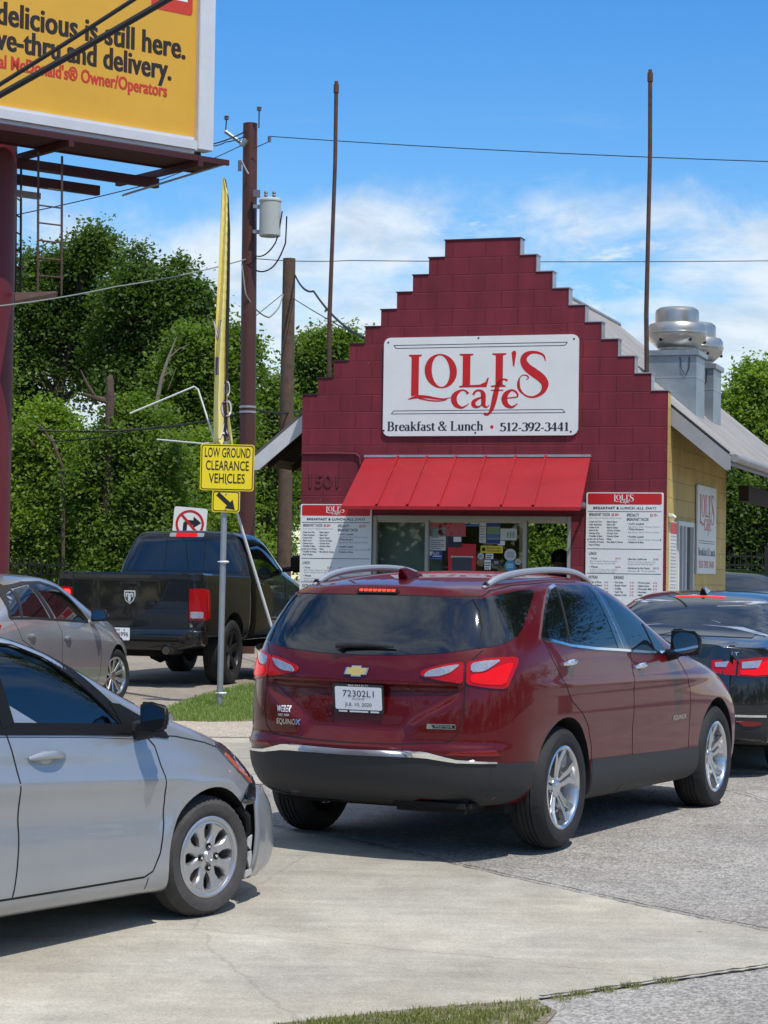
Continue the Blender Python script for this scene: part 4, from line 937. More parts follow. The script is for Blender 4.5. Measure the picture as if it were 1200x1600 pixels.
# ---------------------------------------------------------------- dark sedan, grey sedan and a parked car behind
BLACKCAR = mat('black_metallic_car_paint', (.010, .011, .013), .25, .4, coat=1.)
GREYCAR = mat('warm_grey_metallic_paint', (.37, .375, .39), .32, .6, coat=1., noise=(3, .05))
def sedan_cage(k):
    """k: WB wheelbase, hw half width, H height, ro rear end, fo front overhang"""
    WB = k['WB']; hw = k['hw']/.927; H = k['H']/1.465; ro = k['ro']; fe = WB+k['fo']-.30
    xs = [-ro+.10, -.72, -.42, 0, .5, 1.0, 1.45, 1.85, 2.3, 2.62, 3.05, fe-.10, fe]
    X = lambda L: [(x if i or True else x, v*q) for i, (x, v, q) in enumerate(L)]
    def sc(L, q): return [(x, v*q) for x, v in L]
    tab = dict(
     zb=[(-1.02, .27), (.3, .20), (2.8, .20), (fe, .22)],
     w=sc([(-1.02, .86), (-.5, .915), (.5, .927), (2.7, .927), (3.1, .89), (fe, .76)], hw),
     zl=sc([(-1.02, .99), (0, 1.02), (1, .99), (1.95, .945), (2.4, .905), (3.0, .82), (fe, .68)], H),
     wl=sc([(-1.02, .79), (0, .855), (1.5, .865), (2.4, .85), (3.0, .79), (fe, .62)], hw),
     zt=sc([(-1.02, 1.038), (-.75, 1.06), (-.45, 1.092), (0, 1.265), (.5, 1.43), (1.0, 1.468), (1.4, 1.45), (1.8, 1.33), (2.25, 1.11), (2.6, 1.01), (3.1, .92), (fe, .75)], H),
     wt=sc([(-1.02, .63), (-.45, .62), (0, .59), (.5, .585), (1.2, .60), (1.8, .63), (2.4, .71), (3.1, .66), (fe, .5)], hw),
     cr=[(-1.02, .02), (-.4, .035), (.8, .05), (1.8, .045), (2.4, .03), (fe, .03)],
     wu=sc([(-1.02, .735), (-.45, .75), (0, .74), (.5, .71), (1.2, .715), (1.8, .75), (2.4, .80), (3.1, .74), (fe, .57)], hw),
     zu=sc([(-1.02, 1.022), (-.45, 1.07), (0, 1.18), (.5, 1.29), (1.0, 1.335), (1.4, 1.31), (1.8, 1.185), (2.35, .98), (3.1, .86), (fe, .71)], H))
    rear = [(-ro+.12, .2), (-ro, .28), (-ro-.02, .31), (-ro+.01, .31), (-ro+.035, .29), (-ro+.035, .26), (-ro+.04, .2)]
    f = fe+.30
    front = [(f-.15, -.3), (f-.02, -.36), (f, -.38), (f-.05, -.34), (f-.13, -.3), (f-.18, -.26), (f-.20, -.22)]
    return car_cage(xs, tab, rear, front)
MALIBU = dict(WB=2.83, hw=.927, H=1.465, ro=1.10, fo=.98)
ELANTRA = dict(WB=2.70, hw=.905, H=1.46, ro=.98, fo=.90)
def sedan_parts(t, B, k, paint, glass, dlo, gaps, frame_mat, handles, mirror, wheel):
    """windows, panel gaps, handles, mirrors, wheels common to the two sedans"""
    def part(name, fn, parent=t, **kk):
        m = MB(); fn(m); return m.build(name, parent, **kk)
    for sd in 'RL':
        q = part('side_window', lambda m: [B.patch(m, sd, p, .004, glass) for p in dlo])
        part('window_frame', lambda m: [B.strip(m, sd, p, w, .007, frame_mat) for p, w in gaps['frame']], q)
    part('windscreen', lambda m: B.patch(m, 'T', gaps['ws'], .003, GLASSBLK, res=.08))
    part('panel_gap', lambda m: [B.strip(m, sd, p, .007, .0012, SEAM) for sd in 'RL' for p in gaps['lines']], B.o)
    for sd, s in (('R', -1), ('L', 1)):
        for hx, hz in handles:
            part('door_handle', lambda m: m.tube([B.hit(sd, hx+.20*(q/6-.5), hz, .004+.028*(1-((q-3)/3)**2)) for q in range(7)], [.009, .015, .017, .017, .017, .015, .009], BADGE, 8))
        c = mirror
        def mir(m):
            hull(m, [(c[0]+a, s*(c[1]+b), c[2]+e) for a, b, e in ((-.05, -.09, -.065), (-.05, .09, -.055), (-.05, .11, .03), (-.05, -.09, .075), (-.05, .06, .075), (.08, -.06, -.04), (.08, .07, -.03), (.08, .05, .045), (.08, -.06, .05))], paint, .025)
            hull(m, [(c[0]+a, s*(c[1]+b), c[2]+e) for a, b, e in ((-.058, -.095, -.07), (-.058, .092, -.06), (-.058, .112, .03), (-.058, .06, .08), (-.058, -.095, .08), (-.02, -.09, -.06), (-.02, .09, -.05), (-.02, .06, .07), (-.02, -.09, .07))], BLACK, .01)
            m.tube([(c[0], s*(c[1]-.18), c[2]-.09), (c[0], s*(c[1]-.03), c[2]-.05)], [.04, .03], paint)
        mr = part('wing_mirror', mir)
        P = chaikin([(-.08, -.055), (.075, -.045), (.09, .02), (.05, .06), (-.08, .062)], 2)
        part('mirror_glass', lambda m: m.add([(c[0]-.066, s*(c[1]+a), c[2]+b) for a, b in P], [tuple(range(len(P)))], mat('mirror_glass', (.35, .37, .4), .03, 1.)), mr, fixn=False)
    part('underbody', lambda m: m.box((k['WB']/2, 0, .26), (k['WB']+.9, 1.5, .10), MATTEBLACK))
    for x, st in ((0, 0.), (k['WB'], wheel[5])):
        for s in (-1, 1): make_wheel(t, wheel[0], wheel[1], wheel[2], wheel[3], RUBBER, wheel[4], (x, s*(k['hw']-.13), wheel[0]), st, s > 0)
    return part
def make_malibu():
    h = radians(20); t = thing('black_sedan', 'black sedan seen from behind at the right edge, ahead of the red SUV', 'car', (2.559, 18.265, gz(18.3)), pi/2-h)
    wl = [well(x, s*1.3, s*.5, .385, .335, 36) for x in (0, 2.83) for s in (-1, 1)]
    B = Body('body', sedan_cage(MALIBU), BLACKCAR, MATTEBLACK, wl, level=4); B.o.parent = t
    dlo = [chaikin([(-.42, 1.02), (.30, 1.015), (.32, 1.335), (.10, 1.30), (-.16, 1.18)], 1), [(.34, 1.013), (.95, 1.0), (.88, 1.345), (.36, 1.34)], [(1.04, .997), (1.95, .965), (1.80, 1.08), (1.45, 1.28), (1.2, 1.335), (.97, 1.345)]]
    gaps = dict(frame=[([(-.46, 1.008), (.4, 1.003), (1.0, .988), (1.98, .953)], .016), ([(-.46, 1.012), (-.18, 1.195), (.10, 1.315), (.36, 1.355), (.95, 1.36), (1.22, 1.35), (1.48, 1.29), (1.83, 1.09), (1.98, .96)], .018)],
        ws=[(1.55, -.5), (2.1, -.62), (2.36, -.68), (2.42, 0), (2.36, .68), (2.1, .62), (1.55, .5), (1.5, 0)],
        lines=[[(-.40, 1.0), (-.25, .8), (.15, .72), (.40, .55), (.45, .3)], [(1.0, .985), (.98, .6), (1.02, .28)], [(2.05, .95), (2.25, .75), (2.26, .4), (2.2, .28)]])
    part = sedan_parts(t, B, MALIBU, BLACKCAR, GLASSBLK, dlo, gaps, CHROME, [(.25, .90), (1.2, .875)], (1.85, .99, 1.03), (.335, .225, .225, 's5', ALLOY, 0.))
    part('rear_window', lambda m: B.patch(m, 'T', chaikin([(-.47, -.60), (-.30, -.615), (.10, -.555), (.42, -.50), (.44, 0), (.42, .50), (.10, .555), (-.30, .615), (-.47, .60), (-.53, 0)], 1), .005, GLASSBLK, res=.04))
    tag(part('brake_light', lambda m: B.patch(m, 'T', [(.43, -.21), (.455, -.21), (.465, 0), (.455, .21), (.43, .21), (.44, 0)], .012, mat('lit_high_brake_strip', (.6, .02, .02), .3, emit=(1, .03, .03), estr=1.3), res=.05)), 'thin lit red brake strip at the top of the rear window')
    part('antenna', lambda m: hull(m, [B.hit('T', .55, s*.035, 0) for s in (1, -1)]+[B.hit('T', .80, s*.02, 0) for s in (1, -1)]+[B.hit('T', .54, s*.01, .062) for s in (1, -1)]+[B.hit('T', .60, s*.01, .064) for s in (1, -1)], BLACKPAINT, .005))
    for s in (1, -1):
        f = lambda p: [(a*-s, b) for a, b in p][::(1 if s < 0 else -1)]
        ol = part('tail_light', lambda m: B.patch(m, 'B', f([(-.602, .925), (-.70, .935), (-.80, .945), (-.86, .948), (-.865, .90), (-.85, .80), (-.72, .79), (-.594, .80)]), .009, LAMPRED, res=.03))
        part('inner_lens', lambda m: B.patch(m, 'B', f([(-.41, .825), (-.40, .915), (-.50, .925), (-.588, .922), (-.580, .803), (-.48, .81)]), .008, LAMPDARK, res=.03), ol)
        part('lit_lens', lambda m: B.patch(m, 'B', f([(-.615, .81), (-.61, .845), (-.72, .85), (-.76, .905), (-.83, .93), (-.85, .91), (-.84, .81), (-.72, .80)]), .015, LAMPLIT, res=.03), ol)
        part('clear_lens', lambda m: B.patch(m, 'B', f([(-.625, .855), (-.622, .905), (-.755, .918), (-.735, .86)]), .016, LAMPWHITE, res=.03), ol); part('clear_lens', lambda m: B.patch(m, 'B', f([(-.43, .865), (-.425, .90), (-.53, .91), (-.51, .865)]), .016, LAMPWHITE, res=.03), ol)
        part('bumper_reflector', lambda m: B.patch(m, 'B', f([(-.59, .448), (-.76, .442), (-.77, .42), (-.72, .408), (-.65, .408)]), .010, LAMPREFL, res=.03))
        part('exhaust_surround', lambda m: B.patch(m, 'B', f([(-.50, .245), (-.52, .37), (-.80, .385), (-.79, .245)]), .006, CLAD, res=.05))
    part('chrome_strip', lambda m: B.strip(m, 'B', [(-.80, .485), (-.5, .492), (0, .495), (.5, .492), (.80, .485)], .018, .012, CHROME))
    part('rear_valance', lambda m: B.patch(m, 'B', [(-.78, .25), (-.78, .40), (-.55, .455), (0, .46), (.55, .455), (.78, .40), (.78, .25)], .004, CLAD, res=.06))
    def lid(m):
        B.strip(m, 'B', [(s*1, z) for s, z in ((-.585, 1.0), (-.592, .92), (-.588, .79), (-.56, .735), (-.50, .715), (0, .71), (.50, .715), (.56, .735), (.588, .79), (.592, .92), (.585, 1.0))], .007, .0012, SEAM)
    part('boot_gap', lid, B.o)
    part('badge_lettering', lambda m: put_text(m, 'LT', .545, .957, .026, BADGE, lambda x, y: tuple(B.hit('B', -x, y, .004)), w=.05, bold=.02), B.o, fixn=False)
    part('spoiler_lip', lambda m: B.strip(m, 'T', [(-1.0, -.62), (-1.035, -.4), (-1.05, 0), (-1.035, .4), (-1.0, .62)], .05, .012, BLACKPAINT))
    part('emblem', lambda m: m.prism([(-.08, -.02), (-.03, -.02), (-.03, -.034), (.03, -.034), (.03, -.02), (.08, -.02), (.09, .02), (.04, .02), (.04, .034), (-.02, .034), (-.02, .02), (-.07, .02)], 0, .008, mat('gold_badge', (.78, .55, .18), .35, .55), lambda x, y, h: tuple(B.hit('B', -x, .93+y, .003+h))))
    return t, B
def make_elantra():
    h = radians(13); hub = at(183, 1053, 24.5)
    o = hub-Vector((sin(h), cos(h), 0))*2.70+Vector((-cos(h), sin(h), 0))*.88
    t = thing('grey_sedan', 'warm grey sedan waiting behind the black pickup at the left picture edge', 'car', (o.x, o.y, gz(o.y)), pi/2-h)
    wl = [well(x, s*1.3, s*.5, .36, .318, 32) for x in (0, 2.70) for s in (-1, 1)]
    dlo, gaps = ELA_DLO, ELA_GAPS
    B = Body('body', sedan_cage(ELANTRA), GREYCAR, MATTEBLACK, wl, level=4); B.o.parent = t
    part = sedan_parts(t, B, ELANTRA, GREYCAR, GLASSBLK, dlo, gaps, BLACK, [(.15, .835), (1.12, .790)], (1.93, .96, 1.01), (.318, .215, .205, 's10', ALLOY, radians(-11)))
    part('rear_window', lambda m: B.patch(m, 'T', chaikin([(-.47, -.58), (-.30, -.595), (.10, -.54), (.40, -.48), (.42, 0), (.40, .48), (.10, .54), (-.30, .595), (-.47, .58), (-.53, 0)], 1), .005, GLASSBLK, res=.05))
    for s in (1, -1):
        f = lambda p: [(a*-s, b) for a, b in p][::(1 if s < 0 else -1)]
        part('tail_light', lambda m: B.patch(m, 'B', f([(-.50, .86), (-.50, .94), (-.80, .965), (-.82, .86)]), .008, LAMPRED, res=.04))
        sd = 'R' if s > 0 else 'L'
        part('tail_light', lambda m: B.patch(m, sd, [(-.80, .90), (-.78, .965), (-.55, .965), (-.50, .945), (-.60, .90)], .008, LAMPRED, res=.04))
        part('headlight', lambda m: B.patch(m, sd, [(2.85, .74), (3.05, .735), (3.25, .70), (3.22, .62), (3.05, .63)], .006, mat('headlight_lens', (.30, .31, .33), .06, .3, coat=1.), res=.04))
    return t, B
ELA_DLO = [[(-.22, 1.025), (.0, 1.03), (.26, 1.27), (.10, 1.235), (-.1, 1.12)], [(.06, 1.03), (.74, 1.0), (.62, 1.335), (.32, 1.29)], [(.94, .99), (1.83, .952), (1.74, 1.04), (1.55, 1.175), (1.30, 1.285), (.98, 1.345), (.74, 1.34)]]
ELA_GAPS = dict(frame=[([(-.24, 1.012), (.4, 1.004), (.9, .98), (1.86, .94)], .02), ([(-.24, 1.015), (-.08, 1.14), (.12, 1.255), (.32, 1.315), (.62, 1.355), (.98, 1.36), (1.32, 1.30), (1.57, 1.19), (1.77, 1.045), (1.86, .95)], .028), ([(.84, .99), (.68, 1.34)], .085), ([(.03, 1.02), (.29, 1.28)], .05)],
    ws=[(1.50, -.5), (2.0, -.60), (2.28, -.66), (2.34, 0), (2.28, .66), (2.0, .60), (1.50, .5), (1.45, 0)],
    lines=[[(-.20, 1.0), (-.10, .8), (.2, .70), (.36, .5), (.42, .3)], [(.92, .975), (.985, .85), (.96, .6), (1.0, .28)], [(1.95, .93), (2.10, .80), (2.13, .6), (2.11, .35), (2.05, .27)]])
def make_far_car():
    t = thing('parked_car', 'blue-grey parked car past the tan wall, only its roof and windscreen showing', 'car', (6.05, 41.5, gz(41)), radians(-75))
    B = Body('body', sedan_cage(dict(ELANTRA, H=1.62)), mat('blue_grey_metallic_paint', (.07, .12, .15), .3, .5, coat=1.), MATTEBLACK, [well(x, s*1.3, s*.5, .36, .318, 24) for x in (0, 2.70) for s in (-1, 1)], level=3); B.o.parent = t
    def part(name, fn, parent=t, **kk):
        m = MB(); fn(m); return m.build(name, parent, **kk)
    part('windscreen', lambda m: B.patch(m, 'T', [(1.40, -.5), (1.9, -.58), (2.28, -.66), (2.34, 0), (2.28, .66), (1.9, .58), (1.40, .5), (1.36, 0)], .004, GLASSBLK, res=.08))
    for sd in 'RL': part('side_window', lambda m: [B.patch(m, sd, [(x, z*1.1) for x, z in p], .004, GLASSBLK) for p in ELA_DLO])
    for x in (0, 2.70):
        for s in (-1, 1): make_wheel(t, .318, .215, .205, 's10', RUBBER, ALLOY, (x, s*.775, .318), 0, s > 0)
    return t, B
# ---------------------------------------------------------------- black pickup
TRUCKPAINT = mat('black_truck_paint', (.006, .006, .007), .22, 0, coat=1., spec=.3)
def bed_cage():
    xs = [-1.04, -.85, -.45, 0, .4, .62, .70]
    tab = dict(zb=[(-1.04, .60), (.7, .60)], w=[(-1.04, 1.0), (-.6, 1.0), (.7, .995)], zl=[(-1.04, 1.33), (.7, 1.31)], wl=[(-1.04, .985), (.7, .98)], zt=[(-1.04, 1.42), (.7, 1.40)],
               wt=[(-1.04, .935), (.7, .93)], cr=[(-1.04, .0), (.7, .0)], wu=[(-1.04, .975), (.7, .965)], zu=[(-1.04, 1.395), (.7, 1.375)])
    rear = [(-1.09, .03), (-1.10, .04), (-1.10, .045), (-1.10, .045), (-1.10, .045), (-1.105, .045), (-1.10, .03)]
    front = [(.72, -.01)]*7
    return car_cage(xs, tab, rear, front)
def cab_cage():
    xs = [.86, 1.0, 1.35, 1.7, 2.05, 2.4, 2.75, 3.1, 3.6, 3.85, 3.95]
    tab = dict(
     zb=[(.86, .55), (2.2, .55), (3.95, .58)],
     w=[(.86, .975), (1.2, .985), (3.2, .99), (3.6, .975), (3.95, .90)],
     zl=[(.86, 1.43), (2.2, 1.41), (2.6, 1.36), (3.2, 1.28), (3.95, 1.12)],
     wl=[(.86, .945), (2.2, .945), (3.0, .93), (3.95, .80)],
     zt=[(.86, 1.96), (1.1, 1.995), (1.6, 1.995), (1.85, 1.95), (2.1, 1.80), (2.5, 1.50), (2.75, 1.385), (3.1, 1.35), (3.6, 1.28), (3.95, 1.16)],
     wt=[(.86, .70), (1.6, .73), (2.2, .77), (2.8, .80), (3.95, .66)], cr=[(.86, .03), (1.6, .05), (2.8, .04), (3.95, .04)],
     wu=[(.86, .80), (1.6, .80), (2.1, .825), (2.5, .87), (2.8, .90), (3.95, .76)],
     zu=[(.86, 1.80), (1.6, 1.80), (1.85, 1.77), (2.1, 1.66), (2.5, 1.43), (2.8, 1.345), (3.95, 1.13)])
    rear = [(.78, .01), (.775, .02), (.775, .02), (.775, .03), (.80, .05), (.87, .06), (.90, .05)]
    front = [(4.0, -.15), (4.08, -.2), (4.1, -.22), (4.1, -.22), (4.05, -.2), (4.02, -.18), (4.0, -.12)]
    return car_cage(xs, tab, rear, front)
def make_truck():
    h = radians(15); t = thing('black_pickup', 'black pickup truck seen from behind with its tail light glowing', 'pickup truck', (-2.845, 28.19, gz(28.2)), pi/2-h)
    wl = [well(0, s*1.3, s*.5, .50, .43, 32) for s in (-1, 1)]
    cutbed = MB(); cutbed.box((-.18, 0, 1.35), (1.66, 1.66, .9), BLACK)
    B = Body('bed', bed_cage(), TRUCKPAINT, MATTEBLACK, wl, level=4, cuts=[cutbed], cutmat=BLACK, creases=[(lambda a, b: a.z > 1.3 and b.z > 1.3, .6), (lambda a, b: abs(a.y-b.y) < .03 and a.x < -1. and b.x < -1, .5)]); B.o.parent = t
    wl2 = [well(3.05, s*1.3, s*.55, .49, .43, 32) for s in (-1, 1)]
    C = Body('cab', cab_cage(), TRUCKPAINT, MATTEBLACK, wl2, level=4); C.o.parent = t
    def part(name, fn, parent=t, **kk):
        m = MB(); fn(m); return m.build(name, parent, **kk)
    rw = part('rear_window', lambda m: C.patch(m, 'B', [(-.80, 1.455), (.80, 1.455), (.765, 1.70), (.70, 1.865), (-.70, 1.865), (-.765, 1.70)], .004, GLASSBLK, res=.08))
    part('window_divider', lambda m: [C.strip(m, 'B', [(s*.27, 1.46), (s*.27, 1.86)], .012, .006, SEAM) for s in (1, -1)], rw)
    for sd in 'RL':
        q = part('side_window', lambda m: C.patch(m, sd, chaikin([(.98, 1.445), (1.98, 1.425), (2.12, 1.45), (1.98, 1.62), (1.80, 1.75), (1.60, 1.80), (1.14, 1.81), (1.06, 1.72)], 1), .004, DARKGLASS if False else GLASSBLK))
        part('window_frame', lambda m: C.strip(m, sd, [(.95, 1.43), (2.0, 1.41), (2.18, 1.45), (2.0, 1.65), (1.82, 1.78), (1.6, 1.83), (1.12, 1.84), (1.03, 1.73), (.95, 1.43)], .025, .006, BLACK), q)
    part('brake_light', lambda m: (C.patch(m, 'B', rrect(-.24, 1.895, .24, 1.945, .015), .010, LAMPWHITE, res=.05), C.patch(m, 'B', rrect(-.15, 1.897, .15, 1.943, .01), .014, LAMPLIT, res=.05)))
    for s in (1, -1):
        f = lambda p: [(a*-s, b) for a, b in p][::(1 if s < 0 else -1)]
        tl = part('tail_light', lambda m: B.patch(m, 'B', f([(-.775, .845), (-.775, 1.225), (-.93, 1.232), (-.985, 1.225), (-.985, .85), (-.93, .84)]), .010, LAMPRED, res=.05))
        part('side_lens', lambda m: B.patch(m, 'R' if s > 0 else 'L', [(-1.06, .85), (-1.06, 1.225), (-.97, 1.21), (-.945, 1.10), (-.95, .86)], .008, LAMPRED, res=.05), tl)
        if s > 0: part('lit_lens', lambda m: B.patch(m, 'B', f(rrect(-.915, 1.0, -.80, 1.20, .03)), .016, mat('lit_truck_lamp', (.7, .02, .02), .2, emit=(1, .03, .02), estr=3.5), res=.04), tl)
        part('clear_lens', lambda m: B.patch(m, 'B', f(rrect(-.955, .865, -.795, .945, .012)), .016, LAMPWHITE, res=.04), tl)
    part('tailgate_handle', lambda m: (B.patch(m, 'B', rrect(-.13, 1.245, .13, 1.30, .015), .006, BLACK, res=.05), m.box(B.hit('B', 0, 1.285, .02), (.02, .2, .02), BLACKPAINT, bev=.005)))
    part('panel_gap', lambda m: ([B.strip(m, 'B', [(s*.765, .70), (s*.765, 1.395)], .012, .002, SEAM) for s in (1, -1)], B.strip(m, 'B', [(-.76, 1.34), (.76, 1.34)], .010, .002, SEAM), B.strip(m, 'B', [(-.74, .98), (.74, .98)], .008, .002, SEAM)), B.o)
    part('panel_gap', lambda m: [(C.strip(m, sd, [(.94, 1.40), (.90, 1.1), (.93, .60)], .010, .002, SEAM), C.strip(m, sd, [(2.20, 1.40), (2.18, 1.1), (2.22, .6)], .010, .002, SEAM)) for sd in 'RL'], C.o)
    def ram(m):
        sh = [(-.075, .085), (.075, .085), (.08, .02), (.055, -.05), (0, -.095), (-.055, -.05), (-.08, .02)]
        F = lambda off: (lambda x, y, h: tuple(B.hit('B', -x*.9, 1.115+y*.9, off+h)))
        SILV = mat('silver_truck_badge', (.62, .63, .65), .3, .35); m.prism([(a*1.05, b*1.05) for a, b in sh], 0, .010, SILV, F(.003)); m.prism([(a*.84, b*.84) for a, b in sh], .010, .012, BLACKPAINT, F(.003))
        for s in (1, -1):
            m.prism([(s*a, b) for a, b in ((.0, .045), (.02, .058), (.048, .055), (.058, .03), (.052, .005), (.038, -.005), (.03, .012), (.04, .028), (.028, .035), (.016, .02), (.022, -.02), (.012, -.062), (.0, -.07))], .012, .020, SILV, F(.003))
    part('emblem', ram)
    def bump(m):
        hull(m, [(x, y, z) for x, y, z in ((-1.24, -.80, .72), (-1.24, .80, .72), (-1.26, -.78, .60), (-1.26, .78, .60), (-1.18, -.98, .74), (-1.18, .98, .74), (-.95, -1.0, .72), (-.95, 1.0, .72), (-1.18, -.97, .54), (-1.18, .97, .54), (-.95, -.98, .50), (-.95, .98, .50), (-1.22, -.6, .47), (-1.22, .6, .47), (-1.0, -.6, .47), (-1.0, .6, .47))], TRUCKPAINT, .03)
    bp = part('rear_bumper', bump)
    part('tailpipe', lambda m: (m.lathe([(.055, -.02), (.062, -.02), (.062, .3), (.055, .3)], BADGE, 24, 'z') if False else m.tube([(-1.275, -.55, .47), (-.8, -.55, .47)], .062, BADGE, 20, False), m.tube([(-1.272, -.55, .47), (-1.0, -.55, .47)], .052, mat('tailpipe_soot', (.05, .04, .035), .9), 20)))
    def plate(m):
        f = lambda x, y, h: (-1.262-h, -x+.085, .66+y)
        m.prism(rrect(-.155, -.077, .155, .077, .012), 0, .004, PLATE, f); g = lambda x, y: f(x, y, .0055)
        put_text(m, 'TEXAS', -.02, .040, .020, PLATEINK, g, align='c', bold=.02); put_text(m, 'LBK 6996', 0, -.030, .055, PLATEINK, g, w=.27, align='c', bold=.01)
        m.add([g(.085+.012*cos(k*4*pi/5+pi/2), .05+.012*sin(k*4*pi/5+pi/2)) for k in range(5)], [(0, 1, 2, 3, 4)], PLATEINK)
    part('number_plate', plate)
    for s in (1, -1):
        def mir(m):
            hull(m, [(2.18+a, s*(1.16+b), 1.56+c) for a, b, c in ((-.06, -.11, -.12), (-.06, .12, -.12), (-.06, -.11, .13), (-.06, .12, .12), (.08, -.08, -.1), (.08, .09, -.1), (.08, -.08, .1), (.08, .09, .09))], BLACKPAINT, .03)
            m.tube([(2.2, s*.93, 1.48), (2.2, s*1.1, 1.50)], .035, BLACK)
        part('wing_mirror', mir)
        part('door_handle', lambda m: m.tube([C.hit('R' if s < 0 else 'L', 1.08+.2*(q/6-.5), 1.28, .004+.03*(1-((q-3)/3)**2)) for q in range(7)], .016, BLACKPAINT, 8))
    part('side_lettering', lambda m: put_text(m, 'RAM 1500', 2.30, 1.06, .06, BADGE, lambda x, y: tuple(C.hit('R', x, y, .006)), w=.40, bold=.02), C.o, fixn=False)
    def chassis(m):
        for s in (1, -1): m.box((1.3, s*.45, .56), (4.6, .12, .18), MATTEBLACK)
        m.tube([(0, -.75, .43), (0, .75, .43)], .07, MATTEBLACK); m.lathe([(0, -.14), (.12, -.12), (.17, 0), (.12, .12), (0, .14)], MATTEBLACK, 20, 'y', (0, 0, .43)); m.box((-.75, .05, .50), (.5, .8, .24), MATTEBLACK, bev=.05)
        m.box((1.5, 0, .60), (1.4, 1.6, .1), MATTEBLACK); m.box((3.2, 0, .5), (.9, 1.0, .2), MATTEBLACK)
        for s in (1, -1): m.tube([(1.0, s*1.0, .46), (2.3, s*1.0, .46)], .045, BLACK)
    part('chassis', chassis)
    for x in (0, 3.05):
        for s in (-1, 1): make_wheel(t, .42, .262, .275, 's5', RUBBER, DARKALLOY, (x, s*.845, .42), 0, s > 0)
    return t, B, C
# ---------------------------------------------------------------- grass on the verges
GRASS = leaf_mat('grass_blade', (.13, .22, .05), (.29, .36, .11), .35); DRYGRASS = leaf_mat('drying_grass_blade', (.12, .17, .04), (.36, .32, .14), .3)
patch_d = lambda x, y, r: r.random() < .45+.55*(sin(x*5.1+y*2.2)*sin(y*3.7-x*1.6) > -.25)
tag(blades('grass', [(-2.5, 21.9), (-2.0, 21.9), (-1.69, 21.86), (-1.18, 22.04), (1.5, 22.2), (1.5, 25.6), (-1.2, 27.5), (-1.66, 27.75), (-1.98, 26.12), (-2.17, 24.41), (-2.32, 22.6)], 46000, .075, 5, GRASS, patch_d), 'short green grass of the verge round the sign post', 'grass')
def near_d(x, y, r): return r.random() < (1. if y < 8.86+.30*x else .35)*(.35+.65*(sin(x*19+y*7)*sin(y*23-x*5) > -.2))*(1 if x < .45 else .5)
tag(blades('dry_grass', VERGE, 5000, .06, 15, DRYGRASS), 'straw coloured blades among the verge grass', 'grass')
tag(blades('grass', [(-.9, 8.25), (-.30, 8.76), (.03, 8.93), (.27, 9.05), (.66, 9.20), (.72, 9.02), (.5, 8.5), (0, 8.2)], 13000, .030, 6, DRYGRASS, near_d), 'thin grass at the near edge of the concrete drive', 'grass')
def spot_d(x, y, r):
    c = [(.78, 9.24), (.98, 9.42), (1.10, 9.50), (1.26, 9.60), (.86, 9.33)]
    return any(math.hypot(x-a, y-b) < .03+.03*r.random() for a, b in c)
tag(blades('weeds', [(.6, 9.1), (1.5, 9.6), (1.5, 9.85), (.6, 9.4)], 500, .020, 8, DRYGRASS, spot_d), 'small weeds growing in the joint of the concrete', 'weeds')

